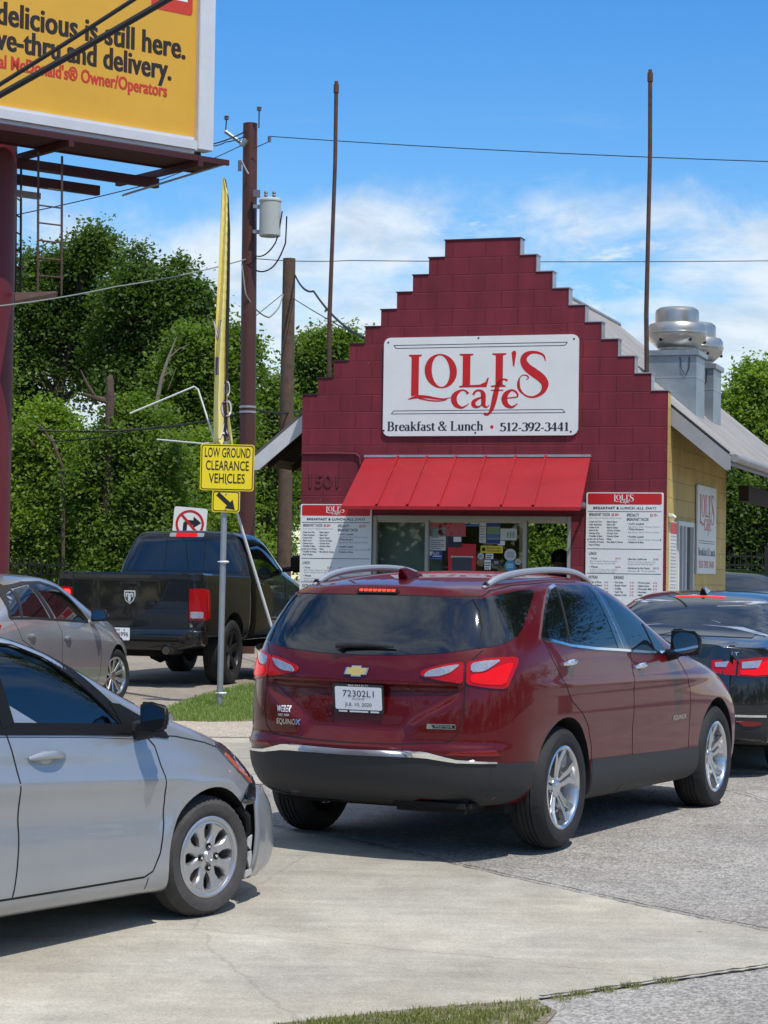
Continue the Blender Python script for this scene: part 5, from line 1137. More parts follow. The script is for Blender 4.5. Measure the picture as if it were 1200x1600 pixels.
# ---------------------------------------------------------------- cafe building (local x along the front, y inwards)
TH = radians(18); FO = Vector((3.425, 26.5, 0)); GB = .12
FX = Vector((cos(TH), -sin(TH), 0)); FN = Vector((sin(TH), cos(TH), 0))
def fw(t, n, z): return FO+FX*t+FN*n+Vector((0, 0, z))
def block_mat(name, col, var=.06, stain=.12):
    m = bpy.data.materials.new(name); m.use_nodes = True; nt = m.node_tree; b = nt.nodes['Principled BSDF']; N = nt.nodes.new; L = nt.links.new
    b.inputs['Roughness'].default_value = .62; b.inputs['Specular IOR Level'].default_value = .35
    tc = N('ShaderNodeTexCoord'); s = N('ShaderNodeSeparateXYZ'); L(tc.outputs['Object'], s.inputs[0]); ad = N('ShaderNodeMath'); ad.operation = 'ADD'; L(s.outputs[0], ad.inputs[0]); L(s.outputs[1], ad.inputs[1])
    off = N('ShaderNodeMath'); off.operation = 'SUBTRACT'; L(s.outputs[2], off.inputs[0]); off.inputs[1].default_value = 3.87-.2135*30
    c = N('ShaderNodeCombineXYZ'); L(ad.outputs[0], c.inputs[0]); L(off.outputs[0], c.inputs[1])
    # hand-laid courses wander a little
    wn = N('ShaderNodeTexNoise'); wn.inputs['Scale'].default_value = 1.6; L(tc.outputs['Object'], wn.inputs['Vector']); wv = N('ShaderNodeVectorMath'); wv.operation = 'SCALE'; L(wn.outputs['Color'], wv.inputs[0]); wv.inputs['Scale'].default_value = .022
    wa = N('ShaderNodeVectorMath'); wa.operation = 'ADD'; L(c.outputs[0], wa.inputs[0]); L(wv.outputs[0], wa.inputs[1])
    br = N('ShaderNodeTexBrick'); L(wa.outputs[0], br.inputs['Vector']); br.inputs['Scale'].default_value = 1; br.inputs['Brick Width'].default_value = .42; br.inputs['Row Height'].default_value = .2135; br.inputs['Mortar Size'].default_value = .007; br.inputs['Mortar Smooth'].default_value = .6
    br.inputs['Color1'].default_value = (1-var, 1-var, 1-var, 1); br.inputs['Color2'].default_value = (1+var*.5, 1+var*.5, 1+var*.5, 1); br.inputs['Mortar'].default_value = (.95, .93, .93, 1); br.inputs['Bias'].default_value = 0
    n = N('ShaderNodeTexNoise'); n.inputs['Scale'].default_value = 2.2; n.inputs['Detail'].default_value = 8; L(tc.outputs['Object'], n.inputs['Vector'])
    r = N('ShaderNodeMapRange'); L(n.outputs[0], r.inputs[0]); r.inputs[1].default_value = .3; r.inputs[2].default_value = .7; r.inputs[3].default_value = 1-stain; r.inputs[4].default_value = 1+stain
    # rain streaks run down the face; small pale chips in the paint
    sm = N('ShaderNodeMapping'); sm.inputs['Scale'].default_value = (7, 7, .55); L(tc.outputs['Object'], sm.inputs[0]); sn = N('ShaderNodeTexNoise'); sn.inputs['Scale'].default_value = 1; sn.inputs['Detail'].default_value = 6; L(sm.outputs[0], sn.inputs['Vector'])
    sr = N('ShaderNodeMapRange'); L(sn.outputs[0], sr.inputs[0]); sr.inputs[1].default_value = .35; sr.inputs[2].default_value = .7; sr.inputs[3].default_value = .88; sr.inputs[4].default_value = 1.12
    rs = N('ShaderNodeMath'); rs.operation = 'MULTIPLY'; L(r.outputs[0], rs.inputs[0]); L(sr.outputs[0], rs.inputs[1])
    x0 = N('ShaderNodeVectorMath'); x0.operation = 'SCALE'; x0.inputs[0].default_value = col; L(rs.outputs[0], x0.inputs['Scale'])
    cn = N('ShaderNodeTexNoise'); cn.inputs['Scale'].default_value = 16; cn.inputs['Detail'].default_value = 3; L(tc.outputs['Object'], cn.inputs['Vector']); cr = N('ShaderNodeMapRange'); L(cn.outputs[0], cr.inputs[0]); cr.inputs[1].default_value = .735; cr.inputs[2].default_value = .75
    x = N('ShaderNodeMix'); x.data_type = 'RGBA'; L(cr.outputs[0], x.inputs[0]); L(x0.outputs[0], x.inputs[6]); x.inputs[7].default_value = (.30, .22, .21, 1)
    mx = N('ShaderNodeMix'); mx.data_type = 'RGBA'; mx.blend_type = 'MULTIPLY'; mx.inputs[0].default_value = 1; L(x.outputs[2], mx.inputs[6]); L(br.outputs['Color'], mx.inputs[7]); L(mx.outputs[2], b.inputs['Base Color'])
    n2 = N('ShaderNodeTexNoise'); n2.inputs['Scale'].default_value = 45; n2.inputs['Detail'].default_value = 5; L(tc.outputs['Object'], n2.inputs['Vector'])
    h = N('ShaderNodeMath'); h.operation = 'MULTIPLY_ADD'; L(n2.outputs[0], h.inputs[0]); h.inputs[1].default_value = .25
    iv = N('ShaderNodeMath'); iv.operation = 'SUBTRACT'; iv.inputs[0].default_value = 1; L(br.outputs['Fac'], iv.inputs[1]); L(iv.outputs[0], h.inputs[2])
    bp = N('ShaderNodeBump'); bp.inputs['Distance'].default_value = .008; L(h.outputs[0], bp.inputs['Height']); L(bp.outputs[0], b.inputs['Normal']); return m
WALLRED = block_mat('maroon_painted_block', (.165, .0165, .028), .09, .17)
WALLTAN = block_mat('tan_painted_block', (.58, .40, .12))
PLAINRED = mat('maroon_paint', (.12, .017, .026), .55, noise=(6, .1))
FLASH = mat('galvanised_flashing', (.42, .43, .45), .42, .7, noise=(5, .15))
GALV = mat('galvanised_sheet', (.27, .31, .34), .42, .6, noise=(4, .22, 8))
SPUN = mat('spun_aluminium', (.46, .45, .42), .36, .85, noise=(3, .14))
ROOFMET = mat('weathered_corrugated_steel', (.33, .315, .30), .48, .55, noise=(1.3, .25, 9))
GREYPAINT = mat('grey_trim_paint', (.30, .30, .31), .6, noise=(5, .12))
AWNRED = mat('red_awning_steel', (.33, .010, .015), .42, .0, coat=.2, noise=(1.6, .16, 8), bump=(1.4, .012))
ALUFRAME = mat('bronze_grey_window_frame', (.36, .35, .31), .45, .4)
WHITEFRAME = mat('white_window_frame', (.72, .71, .68), .5)
SIGNWHITE = mat('white_sign_panel', (.70, .71, .70), .45, noise=(1.8, .06))
REDINK = mat('red_sign_ink', (.50, .012, .014), .45); DARKINK = mat('dark_blue_grey_ink', (.018, .024, .045), .5); GREYINK = mat('grey_print', (.22, .23, .26), .6)
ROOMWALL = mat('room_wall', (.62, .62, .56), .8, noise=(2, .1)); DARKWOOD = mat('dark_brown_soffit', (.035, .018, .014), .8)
cafe = thing('cafe_building', 'maroon block cafe with stepped parapet, red awning and tan side wall', 'cafe', (FO.x, FO.y, 0), -TH)
def bpart(name, fn, parent=None, **k):
    m = MB(); fn(m); return m.build(name, parent or cafe, **k)
LW, TOPZ, ST = 4.72, 3.87, .208
def front(m):
    prof = [(0, GB), (0, TOPZ)]
    for k in range(1, 10): prof += [(-ST*k, TOPZ+.2135*(k-1)), (-ST*k, TOPZ+.2135*k)]
    prof += [(-LW-p[0], p[1]) for p in reversed(prof)]
    hole = [(-3.755, 1.22), (-3.755, 2.335), (-1.18, 2.335), (-1.18, 1.22)]
    loops = [[Vector((a, b, 0)) for a, b in prof], [Vector((a, b, 0)) for a, b in hole]]
    tris = geometry.tessellate_polygon(loops); P = prof+hole; n = len(P); np_ = len(prof)
    vs = [(a, 0, b) for a, b in P]+[(a, .2, b) for a, b in P]
    m.add(vs, [tuple(t) for t in tris]+[tuple(i+n for i in t) for t in tris], WALLRED)
    for i in range(np_):
        j = (i+1) % np_; a, b = prof[i], prof[j]; mm = WALLRED
        if i == 0: mm = WALLTAN
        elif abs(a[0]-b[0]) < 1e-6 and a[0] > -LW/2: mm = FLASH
        m.add([(a[0], 0, a[1]), (b[0], 0, b[1]), (b[0], .2, b[1]), (a[0], .2, a[1])], [(0, 1, 2, 3)], mm)
    for i in range(4):
        a, b = hole[i], hole[(i+1) % 4]; m.add([(a[0], 0, a[1]), (b[0], 0, b[1]), (b[0], .2, b[1]), (a[0], .2, a[1])], [(0, 1, 2, 3)], PLAINRED)
bpart('front_wall', front)
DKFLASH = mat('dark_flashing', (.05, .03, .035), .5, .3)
for k in range(0, 10):
    z = TOPZ+.2135*k+.006
    if k < 9:
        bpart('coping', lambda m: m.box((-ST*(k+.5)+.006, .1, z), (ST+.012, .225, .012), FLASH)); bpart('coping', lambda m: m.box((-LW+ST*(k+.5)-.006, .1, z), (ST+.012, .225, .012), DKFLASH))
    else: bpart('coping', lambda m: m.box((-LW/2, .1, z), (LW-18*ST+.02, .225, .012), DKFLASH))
def side(m, right=True):
    def wall(x0, x1, n0, n1, z1, holes):
        """a wall along n with rectangular openings, built of blocks round them"""
        segs = sorted(holes)
        cur = n0
        for a, b, c, d in segs:
            m.box(((x0+x1)/2, (cur+a)/2, (GB+z1)/2), (x1-x0, a-cur, z1-GB), WALLTAN); m.box(((x0+x1)/2, (a+b)/2, (GB+c)/2), (x1-x0, b-a, c-GB), WALLTAN); m.box(((x0+x1)/2, (a+b)/2, (d+z1)/2), (x1-x0, b-a, z1-d), WALLTAN); cur = b
        m.box(((x0+x1)/2, (cur+n1)/2, (GB+z1)/2), (x1-x0, n1-cur, z1-GB), WALLTAN)
    if right: wall(-.20, -.008, .202, 4.52, 3.50, [(.62, 1.74, 1.0, 2.31)])
    else: wall(-LW+.008, -LW+.20, .202, 4.52, 3.50, [])
bpart('side_wall', side); bpart('side_wall', lambda m: side(m, False))
def back(m):
    z1 = 3.5; a0, a1 = -LW+.202, -.202; h = (-2.95, -1.75, 1.35, 2.75)
    m.box(((a0+h[0])/2, 4.42, (GB+z1)/2), (h[0]-a0, .2, z1-GB), WALLTAN); m.box(((h[1]+a1)/2, 4.42, (GB+z1)/2), (a1-h[1], .2, z1-GB), WALLTAN)
    m.box(((h[0]+h[1])/2, 4.42, (GB+h[2])/2), (h[1]-h[0], .2, h[2]-GB), WALLTAN); m.box(((h[0]+h[1])/2, 4.42, (h[3]+z1)/2), (h[1]-h[0], .2, z1-h[3]), WALLTAN)
    m.prism([(-LW+.01, 3.502), (-.01, 3.502), (-LW/2, 5.48)], 4.33, 4.51, WALLTAN, lambda x, z, h: (x, h, z))
bpart('back_wall', back)
def room(m):
    m.box((-LW/2, 2.2, GB+.02), (LW-.4, 4.2, .04), ROOMWALL); m.box((-LW/2, 2.2, 2.95), (LW-.4, 4.2, .05), ROOMWALL)
    m.box((-3.42, .36, 1.4), (.98, .05, 2.5), ROOMWALL); m.box((-.215, 2.2, 1.5), (.012, 4.0, 2.7), ROOMWALL); m.box((-1.7, 3.3, .62), (2.4, .6, .95), GALV, bev=.02)
    m.box((-2.1, .42, .66), (3.2, .45, 1.05), ROOMWALL)
bpart('room_interior', room)
# serving window
def wframe(m):
    t0, t1, z0, z1 = -3.755, -1.18, 1.22, 2.335; F = .055
    for t in (t0+F/2, t1-F/2): m.box((t, .06, (z0+z1)/2), (F, .10, z1-z0), ALUFRAME, bev=.006)
    for z in (z0+F/2, z1-F/2): m.box(((t0+t1)/2, .06, z), (t1-t0-2*F, .098, F), ALUFRAME, bev=.006)
    for t in (-3.035, -1.77): m.box((t, .055, (z0+z1)/2), (.05, .11, z1-z0-2*F), ALUFRAME, bev=.006)
    for a, b in ((t0+F, -3.06), (-3.01, -1.795), (-1.745, t1-F)):
        for z in (z0+F+.015, z1-F-.015): m.box(((a+b)/2, .07, z), (b-a, .04, .03), ALUFRAME)
swin = bpart('serving_window', wframe)
def panes(m):
    for a, b in ((-3.70, -3.06), (-3.01, -1.795)): m.box(((a+b)/2, .075, 1.78), (b-a, .006, .99), SHOPGLASS)
bpart('window_pane', panes, swin)
# awning
def awn(m):
    a, b = (-3.86, -.95), (-3.93, -.91); Z0, Z1, NO = 3.07, 2.425, -.70
    def P(u, v, off=0):
        t = (a[0]+(a[1]-a[0])*u)*(1-v)+(b[0]+(b[1]-b[0])*u)*v; nx, nz = -(Z0-Z1), .70; l = math.hypot(nx, nz)
        return (t, -.004+NO*v+nx/l*off, Z0+(Z1-Z0)*v+nz/l*off)
    m.add([P(0, 0), P(1, 0), P(1, 1), P(0, 1)], [(0, 1, 2, 3)], AWNRED); m.add([P(0, 0, -.025), P(1, 0, -.025), P(1, 1, -.025), P(0, 1, -.025)], [(0, 1, 2, 3)], PLAINRED)
    for q in (((0, 0), (0, 1)), ((1, 0), (1, 1)), ((0, 1), (1, 1)), ((0, 0), (1, 0))): m.add([P(*q[0], 0), P(*q[1], 0), P(*q[1], -.025), P(*q[0], -.025)], [(0, 1, 2, 3)], AWNRED)
    for k in range(1, 8):
        u = k/7.62+.02 if k < 7 else None
        if u is None: continue
        w = .0045; m.add([P(u-w, .01, .0), P(u+w, .01, .0), P(u+w, .985, .0), P(u-w, .985, .0), P(u-w, .01, .035), P(u+w, .01, .035), P(u+w, .985, .03), P(u-w, .985, .03)], [(0, 1, 5, 4), (1, 2, 6, 5), (2, 3, 7, 6), (3, 0, 4, 7), (4, 5, 6, 7)], AWNRED)
    v0 = P(0, 1); v1 = P(1, 1); m.box(((v0[0]+v1[0])/2, v0[1]-.004, v0[2]-.018), (v1[0]-v0[0], .022, .045), AWNRED, bev=.005)
    m.box((-2.405, -.012, Z0+.012), (2.93, .024, .03), FLASH)
    for t in (-3.80, -1.0): m.tube([(t, -.66, Z1+.015), (t, -.01, Z1+.02)], .016, PLAINRED, 6); m.tube([(t, -.62, Z1+.03), (t, -.01, Z0-.06)], .014, PLAINRED, 6)
    m.box((-1.06, -.03, 2.47), (.12, .06, .08), FLASH, bev=.008)
bpart('awning', awn)
bpart('conduit', lambda m: m.tube([(-4.735, .05, 3.10), (-4.70, -.018, 3.115), (-4.2, -.02, 3.118), (-3.98, -.02, 3.11), (-3.93, -.02, 3.07), (-3.92, -.02, 2.98)], .014, PLAINRED, 8))
def number(m):
    vs, fs, w = text_geo('1501', .012)
    s = .44/w; f = lambda x, y, h: (-4.655+x*s, -h, 2.685+y*.165); n = len(vs)
    m.add([f(x, y, .013) for x, y in vs], fs, PLAINRED)
    from collections import Counter
    ed = Counter(); 
    for q in fs:
        for i in range(len(q)): ed[tuple(sorted((q[i], q[(i+1) % len(q)])))] += 1
    for (i, j), c in ed.items():
        if c == 1: m.add([f(*vs[i], .013), f(*vs[j], .013), f(*vs[j], 0), f(*vs[i], 0)], [(0, 1, 2, 3)], PLAINRED)
tag(bpart('house_number', number), 'raised number 1501 painted the wall colour')
# roof
SL, ET, EZ, RN0, RN1 = .815, .72, 3.12, .205, 8.2
RIDGE = EZ+SL*(ET+LW/2)
def roofside(m, s):
    n = int((RN1-RN0)/.014); vs = []; fs = []
    for i in range(n+1):
        y = RN0+(RN1-RN0)*i/n; h = .017*cos(2*pi*i/7); k = 1/math.sqrt(1+SL*SL)
        for tt, zz in ((ET, EZ), (-LW/2, RIDGE)):
            t = tt if s > 0 else -LW-tt; vs.append((t+s*h*SL*k, y, zz+h*k))
    for i in range(n): fs.append((2*i, 2*i+1, 2*i+3, 2*i+2))
    m.add(vs, fs, ROOFMET, True)
    A = lambda t, y, d: ((t if s > 0 else -LW-t), y, EZ+SL*(ET-t)-d)
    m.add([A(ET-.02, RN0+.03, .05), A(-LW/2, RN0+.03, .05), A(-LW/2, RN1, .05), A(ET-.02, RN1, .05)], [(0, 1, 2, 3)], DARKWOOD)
def roof(m): roofside(m, 1); roofside(m, -1); m.tube([(-LW/2, RN0, RIDGE+.01), (-LW/2, RN1, RIDGE+.01)], .05, ROOFMET, 8)
rf = bpart('roof', roof, fixn=False)
def fascia(m):
    for s in (1, -1):
        T = lambda t: t if s > 0 else -LW-t
        q = [(T(-.05), EZ+SL*(ET+.05)-.02), (T(ET+.01), EZ-.03), (T(ET+.01), EZ-.20), (T(ET-.05), EZ-.20), (T(-.05), EZ+SL*(ET+.05)-.24)]
        m.prism(q, .215, .245, GREYPAINT if s > 0 else mat('white_fascia_paint', (.55, .55, .54), .6, noise=(4, .12)), lambda x, z, h: (x, h, z))
        m.box((T(ET-.012), (RN0+RN1)/2+.03, EZ-.085), (.03, RN1-RN0-.08, .11), GREYPAINT); m.tube([(T(ET+.055), .25, EZ-.055), (T(ET+.055), RN1, EZ-.055)], .05, ROOFMET, 10)
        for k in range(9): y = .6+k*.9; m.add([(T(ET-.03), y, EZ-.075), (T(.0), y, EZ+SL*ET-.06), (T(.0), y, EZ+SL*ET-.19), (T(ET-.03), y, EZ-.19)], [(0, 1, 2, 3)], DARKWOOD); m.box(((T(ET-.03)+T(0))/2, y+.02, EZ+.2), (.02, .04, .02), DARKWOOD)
bpart('fascia', fascia, rf)
for t in (.25, -LW-.25):
    bpart('porch_beam', lambda m: m.box((t, 6.4, 2.80), (.14, 3.9, .22), DARKWOOD)); bpart('porch_post', lambda m: m.box((t, 8.1, 1.4), (.14, .14, 2.58), GREYPAINT))
bpart('porch_rail', lambda m: m.box((.62, 6.4, 2.72), (.05, 3.9, .05), GALV))
def sidewin(m):
    F = .06; n0, n1, z0, z1 = .62, 1.74, 1.0, 2.31
    for n in (n0+F/2, n1-F/2, 1.16): m.box((.004, n, (z0+z1)/2), (.07, F, z1-z0), WHITEFRAME, bev=.006)
    for z in (z0+F/2, z1-F/2): m.box((.004, (n0+n1)/2, z), (.066, n1-n0-2*F, F), WHITEFRAME, bev=.006)
    m.box((.0, .98, 1.65), (.05, .05, 1.2), WHITEFRAME); m.box((-.03, 1.0, 1.65), (.03, .05, 1.2), WHITEFRAME)
sw = bpart('side_window', sidewin)
bpart('window_pane', lambda m: (m.box((-.012, 1.43, 1.65), (.006, .50, 1.20), GLASSBLK), m.box((-.03, .9, 1.65), (.006, .44, 1.20), GLASSBLK)), sw)
bpart('wall_lamp', lambda m: (m.box((.03, .10, 2.36), (.06, .05, .05), WHITEFRAME, bev=.01), m.tube([(.05, .10, 2.36), (.09, .10, 2.33)], .02, WHITEFRAME, 8)))
# exhaust fans standing on the roof
def fan(name, X, Y, dz, label):
    t = thing(name, label, 'exhaust fan', (X, Y, 3.6), -TH, 'exhaust fans on the cafe roof')
    D = MB(); D.box((0, 0, .44), (.63, .63, .96), GALV); D.box((0, 0, .915), (.70, .70, .07), GALV, bev=.006)
    for q in (.0, ): D.tube([(.1, -.325, .86), (.12, -.33, .70), (.18, -.33, .62), (.22, -.33, .72), (.22, -.325, .86)], .006, BLACK, 6)
    D.box((0, 0, .60), (.638, .638, .012), FLASH); D.build('duct', t)
    H = MB(); H.lathe([(.0, .95), (.24, .95), (.25, 1.0), (.285, 1.03), (.365, 1.10), (.385, 1.165), (.385, 1.18), (.392, 1.185), (.392, 1.20), (.385, 1.205), (.382, 1.27), (.355, 1.315), (.285, 1.335)], SPUN, 56); H.build('housing', t)
    K = MB(); K.lathe([(.284, 1.335), (.284, 1.47), (.275, 1.50), (.235, 1.53), (.0, 1.545)], SPUN, 48); K.build('cap', t)
    for a in (-2.0, -.9, .3): B_ = MB(); B_.lathe([(0, -.01), (.022, -.01), (.022, .01), (0, .01)], BLACK, 12, 'y', (.36*cos(a), .36*sin(a), 1.09)); B_.build('bolt', t)
    t.location.z = 3.6+dz
fan('exhaust_fan', 3.79, 28.5, -.01, 'round spun metal exhaust fan on a square duct, nearer of two on the cafe roof')
fan('exhaust_fan', 4.20, 29.75, -.06, 'round metal exhaust fan half hidden behind the nearer one on the roof')
# ---- signs on the walls
def sign_frame(name, label, t0, z0, t1, z1, n=-.0, r=.03, thick=.03, cat='sign', group=None):
    o = thing(name, label, cat, fw((t0+t1)/2, n, z0), -TH, group); return o
def logo(m, fn, x0, y0, w, h, ink):
    """cafe word mark in a box w x h whose lower left is (x0,y0); fn maps x,y to space"""
    X = lambda u: x0+u*w; Y = lambda v: y0+v*h
    # traced in a 733 x 342 box: u from the left, v from the top; strokes carry their own width
    P = lambda a, b: fn(X((a-275)/733), Y(1-(b-98)/342)); k = w/733
    def poly(p): sheet(m, p, ink, lambda a, b: P(a, b))
    def stroke(p):
        q = []
        for i in range(len(p)-1):
            a, b = p[i], p[i+1]; z, c = p[max(i-1, 0)], p[min(i+2, len(p)-1)]
            for t in (0, .25, .5, .75): q.append(tuple(.5*(2*a[j]+(b[j]-z[j])*t+(2*z[j]-5*a[j]+4*b[j]-c[j])*t*t+(3*a[j]-z[j]-3*b[j]+c[j])*t**3) for j in range(3)))
        q.append(p[-1]); vs = []
        for i, c in enumerate(q):
            a, b = q[max(i-1, 0)], q[min(i+1, len(q)-1)]; dx, dy = b[0]-a[0], b[1]-a[1]; l = math.hypot(dx, dy) or 1
            for sg in (1, -1): vs.append(P(c[0]-dy/l*c[2]/2*sg, c[1]+dx/l*c[2]/2*sg))
        m.add(vs, [(2*i, 2*i+1, 2*i+3, 2*i+2) for i in range(len(q)-1)], ink)
    poly([(276, 109), (344, 109), (344, 117), (330, 122), (330, 322), (290, 330), (290, 122), (276, 117)])
    stroke([(274, 346, 4), (300, 338, 12), (330, 332, 18), (375, 334, 15), (420, 342, 12), (465, 346, 8), (505, 336, 3)]); stroke([(330, 340, 8), (385, 352, 8), (440, 356, 7), (480, 350, 3)])
    n = 40; m.add([P(445+rx*cos(2*pi*i/n)-6*sin(2*pi*i/n), 198-ry*sin(2*pi*i/n)) for rx, ry in ((85, 91), (47, 83)) for i in range(n)], [(i, (i+1) % n, (i+1) % n+n, i+n) for i in range(n)], ink)
    poly([(543, 109), (615, 109), (615, 116), (600, 121), (600, 274), (650, 272), (680, 258), (690, 236), (698, 236), (685, 286), (543, 286), (543, 279), (560, 274), (560, 121), (543, 116)])
    poly([(713, 109), (786, 109), (786, 116), (769, 121), (769, 273), (785, 279), (785, 286), (708, 286), (708, 279), (731, 274), (731, 121), (713, 116)])
    poly([(812, 108), (820, 98), (832, 98), (837, 110), (827, 180), (821, 180)])
    stroke([(986, 154, 4), (979, 128, 10), (955, 112, 13), (918, 107, 16), (885, 121, 28), (874, 150, 34), (892, 184, 42), (930, 214, 46), (968, 244, 44), (986, 276, 37), (974, 314, 22), (940, 337, 13), (905, 339, 10), (874, 322, 9), (854, 296, 15), (850, 266, 15), (856, 240, 6), (872, 226, 6), (892, 228, 7), (901, 240, 7), (890, 249, 4)])
    for p in ([(590, 320, 17), (576, 304, 9), (550, 302, 11), (522, 324, 27), (516, 350, 31), (528, 378, 25), (556, 392, 13), (580, 383, 7), (594, 370, 4)],
              [(616, 326, 12), (630, 306, 11), (654, 304, 13), (668, 321, 25), (670, 352, 25), (672, 380, 21), (688, 391, 9), (700, 380, 4)], [(668, 338, 6), (642, 346, 13), (619, 363, 21), (622, 383, 21), (646, 389, 10), (668, 370, 6)],
              [(793, 253, 14), (776, 246, 9), (757, 252, 13), (743, 280, 22), (731, 330, 28), (719, 384, 24), (706, 416, 15), (690, 430, 13), (674, 424, 15)], [(708, 303, 7), (738, 303, 7), (772, 303, 7)],
              [(776, 346, 6), (812, 343, 7), (846, 337, 8), (840, 315, 11), (815, 303, 11), (788, 321, 25), (778, 350, 31), (790, 380, 25), (818, 392, 13), (847, 374, 5)]): stroke(p)
def main_sign():
    t0, t1, z0, z1 = -3.625, -1.108, 3.333, 4.577; cx = (t0+t1)/2
    o = sign_frame('cafe_sign', 'large white cafe name sign with red lettering above the awning', t0, z0, t1, z1); W = (t1-t0); H = z1-z0
    m = MB(); m.prism(rrect(-W/2, 0, W/2, H, .085), -.030, -.004, SIGNWHITE, lambda x, y, h: (x, h, y)); m.build('panel', o)
    f = lambda x, y: (x, -.0315, y); k = MB()
    px = lambda a: -W/2+(a-142)/(1155-142)*W; py = lambda b: H-(b-17)/(540-17)*H
    logo(k, f, px(275), py(440), px(1008)-px(275), py(98)-py(440), REDINK)
    k.build('logo', o, fixn=False); k = MB()
    serif(k, 'Breakfast & Lunch', px(165), py(512), .115, DARKINK, f, w=px(672)-px(165), thick=.17, thin=.06)
    k.build('lettering', o, fixn=False); k = MB()
    serif(k, '512-392-3441', px(758), py(517), .105, DARKINK, f, w=px(1112)-px(758), thick=.17, thin=.06)
    k.build('lettering', o, fixn=False); k = MB()
    k.add([f(px(716)+.022*cos(a*pi/8), py(494)+.022*sin(a*pi/8)) for a in range(16)], [tuple(range(16))], REDINK)
    k.build('lettering', o, fixn=False)
    for (a, b, c, d, s) in ((195, 58, 1098, 74, 1), (187, 422, 1090, 406, -1)):
        k = MB(); w = .008; A = (px(a), py(b)); B_ = (px(c), py(b)); C = (px(c-14), py(d)); D = (px(a+12), py(d))
        for p, q in ((A, B_), (B_, C), (C, D), (D, A)):
            dx, dy = q[0]-p[0], q[1]-p[1]; l = math.hypot(dx, dy); nx, ny = -dy/l*w/2, dx/l*w/2
            k.add([f(p[0]+nx, p[1]+ny), f(q[0]+nx, q[1]+ny), f(q[0]-nx, q[1]-ny), f(p[0]-nx, p[1]-ny)], [(0, 1, 2, 3)], DARKINK)
        k.build('printed_rule', o, fixn=False)
    for a, c in ((165, 42), (640, 27), (1130, 41), (147, 510), (630, 525), (1120, 521)): b = MB(); b.lathe([(0, -.0335), (.011, -.0335), (.013, -.030)], DARKINK, 10, 'y', (px(a), 0, py(c))); b.build('screw', o)
main_sign()
def menu(name, label, t0, t1, z1):
    W = t1-t0; H = 1.40; z0 = z1-H
    o = sign_frame(name, label, t0, z0, t1, z1, group='menu boards on the front wall', cat='menu board')
    m = MB(); m.prism(rrect(-W/2, 0, W/2, H, .02), -.025, -.004, SIGNWHITE, lambda x, y, h: (x, h, y)); m.build('panel', o)
    f = lambda x, y: (x, -.0265, y); k = MB(); s = W/.955
    X = lambda u: -W/2+u*W; Yv = lambda v: H-v*W          # v in widths below the top
    k.prism(rrect(X(.02), Yv(.155), X(.98), Yv(.012), .02), -.0262, -.0255, REDINK, lambda x, y, h: (x, h, y)); LT = SIGNWHITE
    g = lambda x, y: (x, -.0275, y)
    logo(k, g, X(.36), Yv(.150), .26*W, .125*W, LT)
    put_text(k, 'BREAKFAST & LUNCH', X(.09), Yv(.215), .030*W, DARKINK, f, w=.54*W, bold=.03); put_text(k, 'ALL DAY!', X(.65), Yv(.215), .030*W, DARKINK, f, w=.26*W, bold=.02, shear=.25)
    for v in (.24, .72, 1.035): k.add([f(X(a), Yv(b)) for a, b in ((.02, v), (.98, v), (.98, v+.007), (.02, v+.007))], [(0, 1, 2, 3)], DARKINK)
    T = lambda u, v, txt, w, h=.020, ink=DARKINK, bold=.0: put_text(k, txt, X(u), Yv(v), h*W, ink, f, w=w*W, bold=bold)
    T(.04, .30, 'BREAKFAST TACOS', .27, .035, DARKINK, .02); T(.33, .30, '$3.00+', .10, .032, REDINK, .02); T(.04, .335, 'Corn, Flour or Tostada, Choice of two', .42, .016, GREYINK)
    A = ['Create Your Own', 'Papas Rancheras', 'Potato & Egg', 'Bacon & Egg', 'Sausage & Egg', 'Picadillo & Bean', 'Ham, Egg, & Potato', 'Picadillo & Potato', 'Bean & Potato']
    Bm = ['Bean & Bacon', 'Bean & Egg', 'Bean & Cheese', 'Chorizo & Potato', 'Chorizo & Egg', 'Chorizo & Bean', 'Migas', 'Rice, Bean & Cheese']
    for i, q in enumerate(A): T(.03, .385+.037*i, '• '+q, .0103*len(q)+.02, .021, DARKINK, .02)
    for i, q in enumerate(Bm): T(.262, .385+.037*i, '• '+q, .0105*len(q)+.02, .021, DARKINK, .02)
    T(.53, .305, 'SPECIALTY', .16, .035, DARKINK, .02); T(.83, .305, '$3.75+', .10, .032, REDINK, .02); T(.53, .36, 'BREAKFAST TACOS', .28, .035, DARKINK, .02)
    for v, q, e in ((.41, "Loli's Loaded", 'Egg, Bacon, Bean, Cheese, Potato'), (.48, 'Chilito Ranchero', 'Egg, Bacon, Bean, Cheese, Potato'), (.575, 'Picadillo Loaded', 'Picadillo, Potato, Bean, Cheese'), (.645, 'Chicharron & Bean', '')):
        T(.54, v, '• '+q, .21, .022, DARKINK, .02)
        if e: T(.55, v+.035, e, .40, .017, GREYINK)
    T(.04, .80, 'LUNCH', .10, .036, DARKINK, .02)
    for u, v, q, p, e in ((.05, .855, 'Tacos', '$2.75+', 'Beef Fajita, Chicken Fajita,'), (.05, .965, 'Plates', '$6.50+', 'Choice of meat, Rice, Beans'), (.54, .86, 'Burrito California', '$6.50+', 'Choice of meat, cheese, Rice,'), (.54, .975, 'Barbacoa by the Pound', '$9.75', 'Salsa & Tortillas')):
        T(u, v, '• '+q, .012*len(q)+.04, .022, DARKINK, .02); T(u+.34, v, p, .07, .022, REDINK, .01); T(u+.01, v+.034, e, .36, .017, GREYINK)
        if v < .9 or u < .1: T(u+.01, v+.062, 'lettuce, tomato, Pico de Gallo', .33, .017, GREYINK)
